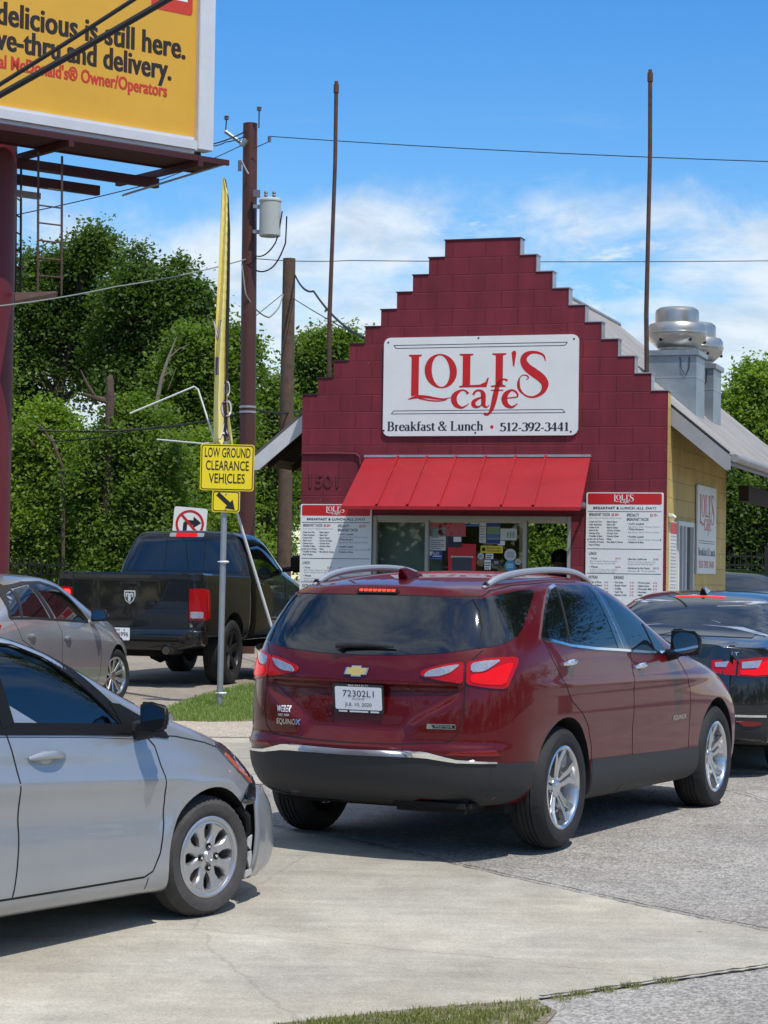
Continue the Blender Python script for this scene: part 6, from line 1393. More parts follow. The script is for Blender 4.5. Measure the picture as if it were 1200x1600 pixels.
    T(.04, 1.105, 'EXTRAS', .12, .036, DARKINK, .02); T(.37, 1.105, 'DRINKS', .13, .036, DARKINK, .02)
    for i, (a, b, c) in enumerate((('Side of Rice', 'Can Soda', 'Orange Juice'), ('Side of Beans', 'Bottle Water', 'Apple Juice'), ('Guacamole', 'Coffee', 'Chocolate Milk'), ('Sour Cream', 'Iced Tea', 'Horchata'), ('Cheese', 'Mexican Coke', 'Milk'))):
        v = 1.16+.04*i
        for u, q in ((.04, a), (.37, b), (.67, c)): T(u, v, '• '+q, .0115*len(q)+.03, .022, DARKINK, .02); T(u+.21, v, '$1.50', .05, .020, REDINK, .01)
    k.build('lettering', o, fixn=False)
    for a, c in ((.03, .6), (.97, .6)): b = MB(); b.lathe([(0, -.029), (.009, -.029), (.010, -.025)], GREYINK, 8, 'y', (X(a), 0, Yv(c))); b.build('screw', o)
menu('menu_board', 'white menu board left of the serving window, partly under the awning', -4.712, -3.757, 2.472)
menu('menu_board', 'white menu board right of the serving window, below the sunlit wall', -.991, -.038, 2.632)
def side_signs():
    o = thing('wall_sign', 'white cafe sign with tall red letters on the tan side wall', 'sign', fw(.0, 2.75, 1.66), -TH)
    m = MB(); m.prism(rrect(-.735, 0, .735, 1.16, .02), .002, .025, SIGNWHITE, lambda x, y, h: (h, x, y)); m.build('panel', o)
    f = lambda x, y: (.0265, x, y); k = MB(); logo(k, f, -.58, .50, 1.16, .56, REDINK); k.build('logo', o, fixn=False); k = MB()
    for z in (.40, .43): k.add([f(a, b) for a, b in ((-.62, z), (.62, z), (.62, z+.008), (-.62, z+.008))], [(0, 1, 2, 3)], DARKINK)
    k.build('printed_rule', o, fixn=False); k = MB()
    serif(k, 'Breakfast & Lunch', -.66, .24, .10, DARKINK, f, w=1.32, thick=.17, thin=.06); k.build('lettering', o, fixn=False); k = MB(); serif(k, '512-392-3441', -.6, .08, .09, REDINK, f, w=1.2, thick=.17, thin=.06)
    k.build('lettering', o, fixn=False)
    o = thing('side_menu', 'narrow menu panel with a red top on the tan wall beside the side window', 'menu board', fw(.0, .355, 1.05), -TH)
    m = MB(); m.prism(rrect(-.21, 0, .21, 1.24, .01), .002, .02, SIGNWHITE, lambda x, y, h: (h, x, y)); m.build('panel', o)
    k = MB(); k.add([(.0215, a, b) for a, b in ((-.2, 1.09), (.2, 1.09), (.2, 1.23), (-.2, 1.23))], [(0, 1, 2, 3)], REDINK)
    r = random.Random(4)
    for i in range(24):
        z = 1.05-.042*i
        if i in (2, 14): k.add([(.0215, a, b) for a, b in ((-.19, z), (.19, z), (.19, z+.006), (-.19, z+.006))], [(0, 1, 2, 3)], DARKINK); continue
        put_text(k, r.choice(['Bean & Cheese  Potato', 'Bacon & Egg  Chorizo', 'Rice, Beans  Tortillas', 'Coffee  Juice  Soda']), -.18, z, .022, DARKINK, lambda x, y: (.0215, x, y), w=.34)
    k.build('lettering', o, fixn=False)
side_signs()
# ---------------------------------------------------------------- notices stuck on the serving window (thin printed sheets on the glass)
BLUEINK = mat('navy_notice', (.02, .035, .20), .45); YELLOWINK = mat('yellow_notice', (.72, .52, .02), .5); PAPER = mat('paper_notice', (.52, .55, .52), .6); REDPOSTER = mat('red_poster', (.55, .02, .03), .5); SKYINK = mat('light_blue_sticker', (.05, .30, .50), .45); OLIVE = mat('dull_notice', (.20, .26, .24), .6)
def winpt(px, py):
    """facade position of a spot on the glass plane (n = .07)"""
    d = _F+_R*((px-600)/FPX)+_U*((800-py)/FPX); c = Vector((0, 0, CAM_H)); k = (.068-(c-FO).dot(FN))/d.dot(FN); p = c+d*k-FO; return p.dot(FX), p.z
def notice(name, label, cat, x0, y0, x1, y1, base, fn=None, round_=False, group='notices on the serving window'):
    (a, d_), (b, c) = winpt(x0, y1), winpt(x1, y0); W, H = b-a, c-d_
    o = thing(name, label, cat, fw((a+b)/2, .066, d_), -TH, group); m = MB()
    P = [(W/2*cos(2*pi*k/28), H/2+H/2*sin(2*pi*k/28)) for k in range(28)] if round_ else rrect(-W/2, 0, W/2, H, .006, 3)
    m.prism(P, -.004, 0, base, lambda x, y, h: (x, h, y))
    if fn: fn(m, W, H, lambda x, y: (x, -.0052, y))
    q = m.build('sheet', o, fixn=False); return o
def rect(m, f, a, b, c, d, k): m.add([f(a, b), f(c, b), f(c, d), f(a, d)], [(0, 1, 2, 3)], k)
def check(m, W, H, f):
    for p, q, w in (((-.42*W, .62*H), (-.36*W, .42*H), .02), ((-.36*W, .42*H), (-.24*W, .88*H), .02)):
        m.add([f(p[0]-w, p[1]), f(p[0]+w, p[1]), f(q[0]+w, q[1]), f(q[0]-w, q[1])], [(0, 1, 2, 3)], PLATE)
    put_text(m, 'ALEX', -.16*W, .55*H, .28*H, PLATE, f, w=.44*W); rect(m, f, -.16*W, .36*H, .42*W, .45*H, PLATE); rect(m, f, -.4*W, .14*H, .42*W, .20*H, SKYINK)
notice('blue_notice', 'navy notice with a white tick near the top of the serving window', 'notice', 726, 811, 751, 823, BLUEINK, check)
notice('blue_notice', 'navy notice with a white tick low beside the left window mullion', 'notice', 668, 860, 692, 875, BLUEINK, check)
def lines(ink, n):
    def g(m, W, H, f):
        for i in range(n): rect(m, f, -.4*W, H*(.12+.78*i/n), W*(.40 if i % 3 else .2), H*(.12+.78*i/n)+.012, ink)
    return g
def flyer(m, W, H, f): rect(m, f, -.36*W, .55*H, .05*W, .92*H, OLIVE); rect(m, f, .1*W, .6*H, .38*W, .9*H, OLIVE); lines(GREYINK, 5)(m, W, H*.55, f)
notice('paper_flyer', 'pale paper flyer with a dark picture at the left of the centre pane', 'notice', 671, 824, 697, 860, PAPER, flyer)
notice('paper_flyer', 'pale paper flyer showing small products at the right of the centre pane', 'notice', 782, 826, 808, 844, PAPER, lambda m, W, H, f: [rect(m, f, W*(-.1+.17*i), .2*H, W*(0+.17*i), .7*H, OLIVE) for i in range(3)])
notice('paper_flyer', 'grey green paper beside the striped blue notice', 'notice', 749, 816, 760, 848, PAPER, lines(GREYINK, 6))
def stripes(m, W, H, f):
    for i, k in enumerate((BLUEINK, mat('blue_grey_print', (.06, .14, .26), .6), mat('green_print', (.16, .26, .12), .6), BLUEINK)): rect(m, f, -.5*W, H*(.03+.24*i), .5*W, H*(.03+.24*i)+.16*H, k)
notice('striped_notice', 'notice striped blue and green high in the centre pane', 'notice', 761, 814, 782, 850, OLIVE, stripes)
def yel(m, W, H, f): rect(m, f, -.44*W, .25*H, -.28*W, .75*H, DARKINK); put_text(m, 'RECEIVING', -.22*W, .55*H, .22*H, DARKINK, f, w=.62*W, bold=.02); put_text(m, 'PACKAGES', -.22*W, .2*H, .22*H, DARKINK, f, w=.62*W, bold=.02)
notice('yellow_notice', 'bright yellow notice strip in the middle of the centre pane', 'notice', 751, 853, 786, 864, YELLOWINK, yel)
def redp(m, W, H, f): rect(m, f, -.36*W, .0*H, .36*W, .52*H, mat('poster_picture', (.05, .05, .07), .5)); rect(m, f, -.40*W, .50*H, .40*W, .56*H, PAPER)
notice('red_poster', 'red poster framing a dark picture in the centre pane', 'poster', 700, 850, 744, 893, REDPOSTER, redp)
def flor(m, W, H, f):
    r = random.Random(3)
    for i in range(14):
        x, y, q = r.uniform(-.42, .42)*W, r.uniform(.12, .88)*H, r.uniform(.08, .16)*H
        m.add([f(x+q*cos(a*pi/5)*(1 if a % 2 else .55), y+q*sin(a*pi/5)*(1 if a % 2 else .55)) for a in range(10)], [tuple(range(10))], r.choice([REDPOSTER, mat('dark_red_print', (.16, .01, .015), .5)]))
notice('flower_decal', 'red and pink flower decal along the top left of the centre pane', 'sticker', 672, 812, 728, 838, mat('pink_print', (.42, .09, .10), .5), flor)
def pic(m, W, H, f): rect(m, f, -.45*W, .05*H, .45*W, .45*H, DARKINK); rect(m, f, -.1*W, .5*H, .45*W, .95*H, PLATE)
notice('dark_flyer', 'dark flyer with a white animal drawing under the red flowers', 'notice', 700, 838, 722, 855, DARKINK, pic)
ST_G = 'round stickers low on the serving window'
for i, (x, y, r, base, ink, lab) in enumerate(((797.5, 867, 9.5, PAPER, GREYINK, 'large pale round sticker above the light blue one'), (797, 884, 8.5, SKYINK, PLATE, 'light blue round sticker under the pale one'), (751.5, 869, 5, PAPER, DARKINK, 'small grey round sticker at the left of the sticker row'), (775.5, 879, 6, DARKINK, PAPER, 'dark round sticker with a pale face in the sticker row'), (809.5, 878, 4.5, PAPER, DARKINK, 'smallest pale round sticker at the right of the sticker row'))):
    notice('round_sticker', lab, 'sticker', x-r, y-r, x+r, y+r, base, (lambda ink: lambda m, W, H, f: [rect(m, f, -.3*W, H*(.3+.16*q), .3*W, H*(.36+.16*q), ink) for q in range(3)])(ink), True, ST_G)
notice('white_sticker', 'small upright white sticker in the sticker row', 'sticker', 757, 875, 767, 890, PLATE, lines(DARKINK, 3), False, ST_G)
notice('white_sticker', 'white animal shaped sticker above the upright one', 'sticker', 759, 865, 771, 873, PLATE, lines(DARKINK, 2), False, ST_G)
notice('receipt', 'small white slip above the yellow notice', 'notice', 778, 845, 789, 852, PLATE)

# person standing inside the right pane
def person():
    c = fw(-1.62, 1.25, 0); t = thing('person', 'person with dark hair in dark clothes behind the right pane of the serving window', 'person', (c.x, c.y, GB+.04), -TH)
    SK = mat('brown_skin', (.30, .15, .09), .5); CL = mat('dark_shirt', (.012, .012, .014), .85); HA = mat('black_hair', (.006, .005, .005), .5)
    bones = [((0, 0, .92), .155), ((0, 0, 1.12), .15), ((0, 0, 1.30), .17), ((0, .0, 1.42), .10), ((0, -.01, 1.48), .055), ((0, -.02, 1.56), .085), ((0, -.02, 1.66), .098),
             ((-.19, 0, 1.38), .062), ((-.27, -.06, 1.14), .046), ((-.12, -.26, 1.10), .036), ((-.06, -.31, 1.12), .03), ((.19, 0, 1.38), .062), ((.25, -.10, 1.15), .046), ((.12, -.30, 1.18), .036), ((.06, -.34, 1.20), .03),
             ((-.10, 0, .82), .12), ((-.11, .01, .48), .075), ((-.11, .02, .09), .05), ((-.12, -.12, .04), .04), ((.10, 0, .82), .12), ((.11, .01, .48), .075), ((.11, .02, .09), .05), ((.12, -.12, .04), .04)]
    E = [(0, 1), (1, 2), (2, 3), (3, 4), (4, 5), (5, 6), (3, 7), (7, 8), (8, 9), (9, 10), (3, 11), (11, 12), (12, 13), (13, 14), (0, 15), (15, 16), (16, 17), (17, 18), (0, 19), (19, 20), (20, 21), (21, 22)]
    me = bpy.data.meshes.new('body'); me.from_pydata([b[0] for b in bones], E, []); o = bpy.data.objects.new('body', me); COL.objects.link(o)
    sk = o.modifiers.new('skin', 'SKIN'); sk.use_smooth_shade = True
    for i, b in enumerate(bones): me.skin_vertices[0].data[i].radius = (b[1], b[1]*(.72 if i in (0, 1, 2) else 1))
    me.skin_vertices[0].data[0].use_root = True
    sb = o.modifiers.new('s', 'SUBSURF'); sb.levels = sb.render_levels = 2
    dg = bpy.context.evaluated_depsgraph_get(); m2 = bpy.data.meshes.new_from_object(o.evaluated_get(dg)); o.modifiers.clear(); o.data = m2; bpy.data.meshes.remove(me)
    for k in (SK, CL): m2.materials.append(k)
    for p in m2.polygons: z = p.center.z; p.material_index = 0 if (z > 1.44 or (p.center.y < -.17 and z > 1.0)) else 1; p.use_smooth = True
    o.parent = t
    h = MB(); h.add(*ell_sphere((0, .015, 1.68), (.118, .125, .115), 12), HA, True); h.add(*ell_sphere((0, .07, 1.58), (.10, .07, .12), 10), HA, True); h.build('hair', t)
    for nm, c, r, k in (('eye', (.033, -.108, 1.625), (.012, .008, .007), HA), ('eye', (-.033, -.108, 1.625), (.012, .008, .007), HA), ('ear', (.098, -.015, 1.60), (.014, .022, .032), SK), ('ear', (-.098, -.015, 1.60), (.014, .022, .032), SK), ('nose', (0, -.118, 1.59), (.013, .018, .022), SK), ('mouth', (0, -.105, 1.545), (.024, .008, .006), mat('lips', (.25, .07, .06), .5))):
        f = MB(); f.add(*ell_sphere(c, r, 6), k, True); f.build(nm, t)
    g = MB()
    for s, b in ((-1, (-.06, -.31, 1.12)), (1, (.06, -.34, 1.20))):
        for k in range(4): g.tube([(b[0]+.012*(k-1.5), b[1]-.01, b[2]+.0), (b[0]+.014*(k-1.5), b[1]-.05-.006*(1.5-abs(k-1.5)), b[2]-.006), (b[0]+.014*(k-1.5), b[1]-.075, b[2]-.025)], [.009, .008, .007], SK, 6)
        g.tube([(b[0]-s*.03, b[1]+.01, b[2]), (b[0]-s*.05, b[1]-.02, b[2]+.005), (b[0]-s*.045, b[1]-.045, b[2]-.005)], [.010, .009, .008], SK, 6)
    g.build('fingers', t)
person()

# ---------------------------------------------------------------- masts, poles, wires
RUST = mat('rusty_pipe', (.09, .05, .04), .75, .2, noise=(9, .35)); POLEBROWN = mat('brown_painted_steel', (.075, .026, .020), .5, noise=(2.5, .15)); WOOD = mat('weathered_pole_wood', (.10, .065, .045), .9, noise=(7, .35), bump=(40, .01))
WIRE = mat('black_cable', (.012, .012, .013), .6); GREYWIRE = mat('bare_aluminium_wire', (.20, .20, .20), .5, .5); TRANS = mat('transformer_grey', (.40, .43, .40), .5, noise=(4, .06)); PORC = mat('grey_insulator', (.12, .12, .14), .3)
def mast(top, bot, label):
    a, b = at(*top[:2], top[2]), at(*bot[:2], bot[2]); d = (a-b).normalized(); base = b-d*1.3
    t = thing('pipe_mast', label, 'mast', base, 0, 'pipe masts on the cafe'); m = MB(); L = (a-base).length
    pts = [d*(L*k/5)+Vector((.012*sin(k*2.1), 0, 0)) for k in range(6)]; pts[0] = Vector((0, 0, 0)); pts[-1] = a-base
    m.tube(pts, [.030]*3+[.027]*3, RUST, 10); m.build('pipe', t); c = MB(); c.tube([a-base-d*.10, a-base+d*.01], .036, RUST, 10); c.tube([a-base+d*.01, a-base+d*.05], .024, RUST, 8); c.build('cap', t)
mast((525.5, 133, 28.15), (514, 580, 28.15), 'thin rusty pipe mast behind the left shoulder of the stepped parapet')
mast((1016, 115, 27.3), (1010, 580, 27.3), 'thin rusty pipe mast behind the right shoulder of the stepped parapet')
def pole(name, label, top, bot, r0, r1, m_, extra=None):
    a, b = at(*top), at(*bot); d = (a-b).normalized(); k = (b.z-gz(b.y)+.3)/d.z; base = b-d*k
    t = thing(name, label, 'utility pole', base); L = (a-base).length; m = MB(); m.tube([Vector((0, 0, 0))+d*(L*i/8) for i in range(9)], [r1+(r0-r1)*i/8 for i in range(9)], m_, 20); m.build('shaft', t)
    return t, base, a, d
t, base, ptop, pd = pole('utility_pole', 'tall brown steel utility pole carrying a grey transformer', (391, 193, 38), (386, 820, 38), .125, .15, POLEBROWN)
A = lambda px, py, Y=37.8: at(px, py, Y)-base
def upart(name, fn):
    m = MB(); fn(m); m.build(name, t)
upart('crossarm', lambda m: (m.tube([A(352, 205), A(381, 226)], .035, GALV, 8), m.tube([A(385, 218), A(377, 228)], .05, GALV, 8)))
def pin(q, foot):
    def f(m): c = A(*q); m.lathe([(.0, .05), (.03, .04), (.05, .02), (.03, .0), (.05, -.02), (.02, -.04), (0, -.05)], PORC, 12, 'z', c); m.tube([A(*foot), c], .012, BLACK, 6)
    upart('insulator', f)
pin((354, 184), (352.5, 206)); pin((405, 170), (404.5, 200))
upart('insulator', lambda m: (m.tube([A(376, 250), A(388, 272)], .02, GALV, 6), m.box(A(374.5, 259), (.06, .06, .18), PORC)))
upart('insulator', lambda m: (m.tube([A(421, 213), A(421, 222)], .03, PORC, 8), m.tube([A(396, 232), A(421, 221)], .008, WIRE, 5)))
tr = MB(); c = at(422, 340, 37.7)-base; tr.lathe([(0, -.33), (.17, -.33), (.185, -.31), (.185, .27), (.195, .275), (.195, .30), (.17, .33), (0, .35)], TRANS, 32, 'z', c)
for dx in (-.08, .06): tr.lathe([(0, .28+.18), (.02, .46), (.035, .43), (.02, .41), (.035, .38), (.02, .36), (.03, .30)], PORC, 10, 'z', c+Vector((dx, 0, 0)))
for dz in (-.24, .2): tr.box(c+Vector((-.22, .08, dz)), (.16, .08, .06), GALV)
tr.box(c+Vector((-.24, .05, .42)), (.12, .10, .12), PORC); tr.build('transformer', t)
for py in (636, 644):
    bd = MB(); p0 = at(386.8, py, 38)-base; bd.tube([p0-pd*.018, p0+pd*.018], .148, FLASH, 20); bd.build('steel_band', t)
t2, base2, p2top, pd2 = pole('utility_pole', 'shorter weathered wooden utility pole left of the cafe', (452, 404, 40), (444, 860, 40), .115, .14, WOOD)
def wire(label, pts, r, sag=0., m_=WIRE, n=14, name='power_line', grp='overhead wires'):
    P = [at(*p) for p in pts]; out = []
    for i in range(len(P)-1):
        for k in range(n):
            u = k/n; q = P[i]*(1-u)+P[i+1]*u; q.z -= sag*4*u*(1-u); out.append(q)
    out.append(P[-1]); o = MB(); base = out[0]; o.tube([q-base for q in out], r, m_, 6); ob = o.build(name); ob.location = base; tag(ob, label, 'cable', grp)
wire('upper of the two thick black cables crossing in front of the billboard', [(-1300, 930, 15), (-420, 380, 15), (460, -168, 15), (2600, -1400, 15)], .016, .06)
wire('lower and thicker of the two black cables crossing in front of the billboard', [(-1300, 865, 14), (-420, 372, 14), (520, -155, 14), (2600, -1300, 14)], .022, .05)
wire('thin high wire running right from the top of the steel pole across the sky', [(421, 213, 37.8), (1320, 256, 33), (3400, 330, 29)], .008, .05)
wire('thin lower wire running right from the steel pole behind the parapet peak', [(398, 404, 38), (548, 407, 38.6), (1320, 406, 42), (3400, 404, 48)], .008, .03)
wire('pale sagging cable from the left edge to the steel pole, crossing the trees', [(-1200, 640, 18), (-80, 486, 26), (180, 448, 33), (388, 404, 38)], .011, .04, mat('pale_cable', (.24, .26, .22), .6))
wire('thin wire running under the billboard up to the steel pole top', [(-1200, 590, 30), (-60, 352, 34), (232, 288, 36), (388, 222, 38)], .009, .03)
wire('short wire from the billboard arm to the crossarm of the steel pole', [(333, 225, 36), (384, 205, 38)], .012, .02)
wire('second short wire just under the crossarm of the steel pole', [(330, 228, 36), (352, 222, 37), (384, 212, 38)], .010, .02)
wire('black service cable from the wooden pole down to the cafe roof', [(461, 430, 40), (490, 455, 36), (568, 527, 30)], .018, .10)
wire('thin guy wire from the wooden pole towards the cafe roof', [(458, 466, 40), (570, 530, 31)], .008, .02)
wire('loop of black cable hanging between the two poles', [(395, 420, 38), (425, 418, 38.2), (446, 380, 38), (448, 338, 37.7)], .014, .06)
wire('second drip loop below the transformer', [(383, 410, 37.9), (400, 400, 37.8), (430, 380, 37.7), (441, 330, 37.6)], .012, .08)
wire('grey cable hanging down the steel pole to the wooden pole', [(378, 412, 37.8), (384, 460, 37.8), (402, 485, 38), (420, 496, 38.6), (436, 480, 39.5), (442, 460, 39.8)], .014, .02, mat('pale_cable', (.24, .26, .22), .6))
wire('thin stay wire between the two poles', [(398, 495, 38), (441, 460, 39.8)], .007, .0)
wire('low dark cable through the trees behind the pickup', [(60, 672, 39), (240, 668, 39), (400, 640, 38.4), (470, 642, 40.5)], .018, .05)
wire('second low dark cable through the trees behind the pickup', [(80, 690, 39), (210, 672, 39), (385, 646, 38.3)], .014, .04)

# ---------------------------------------------------------------- billboard
BB = at(332, 237, 35); BA = radians(51); BU = Vector((sin(BA), cos(BA), 0)); BNn = Vector((cos(BA), -sin(BA), 0))
BBYEL = mat('yellow_billboard_vinyl', (.62, .34, .035), .55, noise=(.8, .05), bump=(.9, .02)); BBINK = mat('brown_black_billboard_ink', (.022, .014, .012), .6); BBRED = mat('red_billboard_ink', (.52, .04, .022), .6); MAROONST = mat('maroon_painted_steel', (.115, .014, .022), .5, noise=(1.6, .14)); ALUTRIM = mat('white_aluminium_trim', (.62, .62, .63), .45, .2, noise=(3, .06))
SHADESTEEL = mat('shaded_maroon_steel', (.050, .008, .012), .6, noise=(2, .2))  # maroon steel with the shade under the board put into its colour
bb = thing('billboard', 'yellow roadside billboard on a maroon steel column with ladder', 'billboard', (BB.x, BB.y, 0), pi/2-BA)
Z0 = BB.z
def bp_(name, fn, parent=None, **k):
    m = MB(); fn(m); return m.build(name, parent or bb, **k)
# local x along the board (away, to the right in view), local y behind it is +y, front face at y<0
def board(m):
    m.box((-5.0, .14, Z0+2.15), (9.4, .10, 4.1), MAROONST)
    m.add([(x, .08, z) for x, z in ((-9.7, Z0+.10), (-.30, Z0+.10), (-.30, Z0+4.2), (-9.7, Z0+4.2))], [(0, 1, 2, 3)], BBYEL)
bp_('panel', board, fixn=False)
def trim(m):
    m.box((-.15, .10, Z0+2.2), (.30, .26, 4.4), ALUTRIM, bev=.01); m.box((-5.15, .04, Z0+.05), (9.7, .22, .26), ALUTRIM, bev=.06); m.box((-5.15, .10, Z0+4.35), (9.7, .26, .20), ALUTRIM)
bp_('frame', trim)
bf = lambda x, y: (x, .077, Z0+y)
def heavy(m, q, x, y, h, ink, w, d):
    for k, dx in enumerate((-d, -d/3, d/3, d)): put_text(m, q, x+dx, y, h, ink, lambda a, b: (a, .077-.0008*k, Z0+b), w=w, align='r', bold=.012)
bp_('lettering', lambda m: heavy(m, 'delicious is still here.', -.51, 1.43, .345, BBINK, 3.40, .011), fixn=False)
bp_('lettering', lambda m: heavy(m, 'ive-thru and delivery.', -.77, 1.05, .335, BBINK, 3.20, .011), fixn=False)
bp_('lettering', lambda m: heavy(m, "cal McDonald's® Owner/Operators", -.84, .77, .20, BBRED, 3.10, .006), fixn=False)
bp_('lettering', lambda m: put_text(m, 'OUTDOOR 0417 SERIES', -1.55, .15, .045, BBINK, bf, w=1.0), fixn=False)
rp = bp_('red_patch', lambda m: m.prism(rrect(-1.16, 2.14, -.38, 2.75, .06), 0, .002, BBRED, lambda x, y, h: (x, .078-h, Z0+y)), fixn=False)
bp_('lettering', lambda m: put_text(m, '1/2', -.77, 2.36, .30, PLATE, lambda x, y: (x, .074, Z0+y), align='c', bold=.03), rp, fixn=False)
def steel(m):
    m.box((-4.85, -.50, Z0-.36), (9.0, .9, .035), SHADESTEEL); m.box((-4.85, -.96, Z0-.36), (9.0, .05, .085), SHADESTEEL); m.box((-4.85, -.05, Z0-.33), (9.0, .05, .14), SHADESTEEL)
    for z, y, x1 in ((-.55, .45, -.75), (-.72, .85, -1.6)): m.box(((-9+x1)/2, y, Z0+z), (x1+9, .12, .15), SHADESTEEL)
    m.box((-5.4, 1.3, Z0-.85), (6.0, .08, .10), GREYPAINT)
    for x in (-.9, -3.2, -6.0): m.box((x, .2, Z0-.44), (.09, 2.4, .10), SHADESTEEL)
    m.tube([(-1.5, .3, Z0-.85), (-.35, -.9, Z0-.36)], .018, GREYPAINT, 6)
    for x in (-.15, -2.8, -5.5): m.box((x, .24, Z0+2), (.10, .12, 4.4), SHADESTEEL)
bp_('catwalk', steel)
pc = at(-20, 500, 33); loc = Matrix.Rotation(-(pi/2-BA), 4, 'Z') @ (Vector((pc.x, pc.y, 0))-Vector((BB.x, BB.y, 0)))
bp_('column', lambda m: (m.tube([(loc.x, loc.y, 0), (loc.x, loc.y, Z0-.15)], .40, MAROONST, 36), m.tube([(loc.x, loc.y, .1), (loc.x, loc.y, .2)], .6, CONCRETE, 24)))
def ladder(m):
    W = lambda p: Matrix.Rotation(-(pi/2-BA), 4, 'Z') @ (p-Vector((BB.x, BB.y, 0)))
    for (x0, x1, yt, yb, Y, n) in ((59, 97, 238, 458, 32.4, 8), (24, 33, 255, 470, 33.3, 8)):
        a, b, c, d = W(at(x0+1, yt, Y)), W(at(x1, yt+6, Y)), W(at(x0, yb, Y)), W(at(x1-1, yb+3, Y))
        m.tube([a, c], .018, RUST, 6); m.tube([b, d], .018, RUST, 6)
        for k in range(1, n): u = k/n; m.tube([a*(1-u)+c*u, b*(1-u)+d*u], .013, RUST, 5)
    p = [W(at(*q)) for q in ((22, 457, 32.9), (88, 455, 32.4), (90, 457, 31.9), (24, 470, 32.2))]
    m.add([*p, *[v-Vector((0, 0, .06)) for v in p]], [(0, 1, 2, 3), (4, 5, 6, 7), (0, 1, 5, 4), (1, 2, 6, 5), (2, 3, 7, 6), (3, 0, 4, 7)], RUST)
bp_('ladder', ladder)

# ---------------------------------------------------------------- road signs, feather flag
SIGNYEL = mat('yellow_sign_sheeting', (.80, .62, .01), .4, coat=.2); SIGNBLK = mat('black_sign_print', (.012, .012, .012), .5); GPOST = mat('galvanised_post', (.34, .37, .39), .45, .6, noise=(5, .15))
sb_, stp = at(343, 1108, 23.8), at(353, 690, 23.8)
post = thing('sign_post', 'grey steel post in the grass carrying two yellow signs', 'sign post', (sb_.x, sb_.y, gz(sb_.y)))
O = Vector((sb_.x, sb_.y, gz(sb_.y))); m = MB(); m.tube([Vector((0, 0, -.1)), stp-O], .033, GPOST, 14); m.build('post', post)
def ysign(name, label, c, W, H, fn, rot=0.):
    o = thing(name, label, 'road sign', c, 0); m = MB(); R = lambda x, y, h: (x*cos(rot)-y*sin(rot), h, x*sin(rot)+y*cos(rot))
    m.prism(rrect(-W/2, -H/2, W/2, H/2, .03), -.004, 0, SIGNYEL, R)
    f = lambda x, y: R(x, y, -.0055)
    a = rrect(-W/2+.010, -H/2+.010, W/2-.010, H/2-.010, .026); b = rrect(-W/2+.020, -H/2+.020, W/2-.020, H/2-.020, .020); n = len(a)
    m.add([f(*p) for p in a]+[f(*p) for p in b], [(i, (i+1) % n, (i+1) % n+n, i+n) for i in range(n)], SIGNBLK); fn(m, f); m.build('face', o, fixn=False)
    for y in (H*.34, -H*.34): k = MB(); k.lathe([(0, -.010), (.009, -.009), (.010, -.005)], GPOST, 8, 'y', R(0, y, 0)); k.build('bolt', o)
    return o
def low(m, f):
    for q, y in (('LOW GROUND', .115), ('CLEARANCE', -.025), ('VEHICLES', -.165)): put_text(m, q, .0, y-.005, .102, SIGNBLK, f, w={'L': .50, 'C': .47, 'V': .39}[q[0]], align='c', bold=.014)
ysign('warning_sign', 'yellow LOW GROUND CLEARANCE VEHICLES sign on the steel post', at(355, 730.5, 23.74), .585, .505, low, radians(-.6))
def arrow(m, f):
    P = [(-.015, .016), (.075, .016), (.075, .045), (.125, 0), (.075, -.045), (.075, -.016), (-.015, -.016)]; a = radians(-42); P = [(-.10+q*1.35 if False else q, r) for q, r in P]
    L = [(-.11, .022), (.035, .022), (.035, .058), (.12, 0), (.035, -.058), (.035, -.022), (-.11, -.022)]
    T_ = [(1.12*(x*cos(a)-y*sin(a)), 1.12*(x*sin(a)+y*cos(a))) for x, y in L]; m.add([f(*p) for p in T_], [tuple(range(7))], SIGNBLK)
ysign('arrow_sign', 'small yellow sign with a black arrow pointing down to the right', at(353, 783.5, 23.745), .305, .235, arrow, radians(-.6))
# feather flag strapped to the post
FLAGY = mat('yellow_flag_cloth', (.80, .68, .22), .7, noise=(5, .06)); LILAC = mat('white_flag_print', (.62, .58, .66), .7); PURP = mat('dark_flag_outline', (.10, .05, .14), .7); SLEEVE = mat('black_flag_sleeve', (.015, .015, .018), .8)
fb = at(344, 1106, 23.86); ff = thing('feather_flag', 'faded yellow feather flag hanging narrow beside its black pole, tied to the sign post', 'flag', (fb.x, fb.y, gz(fb.y))); O2 = Vector((fb.x, fb.y, gz(fb.y)))
F3 = lambda px, py, Y=23.86: at(px, py, Y)-O2
m = MB(); m.tube([F3(*p) for p in ((341, 1104), (346, 900), (350, 760), (354, 600), (356.5, 450), (357, 360), (355, 310), (351.5, 282), (349, 277))], [.020, .018, .016, .016, .018, .020, .018, .013, .007], SLEEVE, 8)
m.build('flag_pole', ff)
rows = [(277, 348, 350), (300, 346.5, 356), (340, 345, 357), (400, 342.5, 357), (460, 339.5, 356.5), (520, 336.5, 355), (575, 335, 354.5), (630, 333.5, 356), (665, 333, 361), (688, 333, 364), (697, 341, 364), (703, 352, 366)]
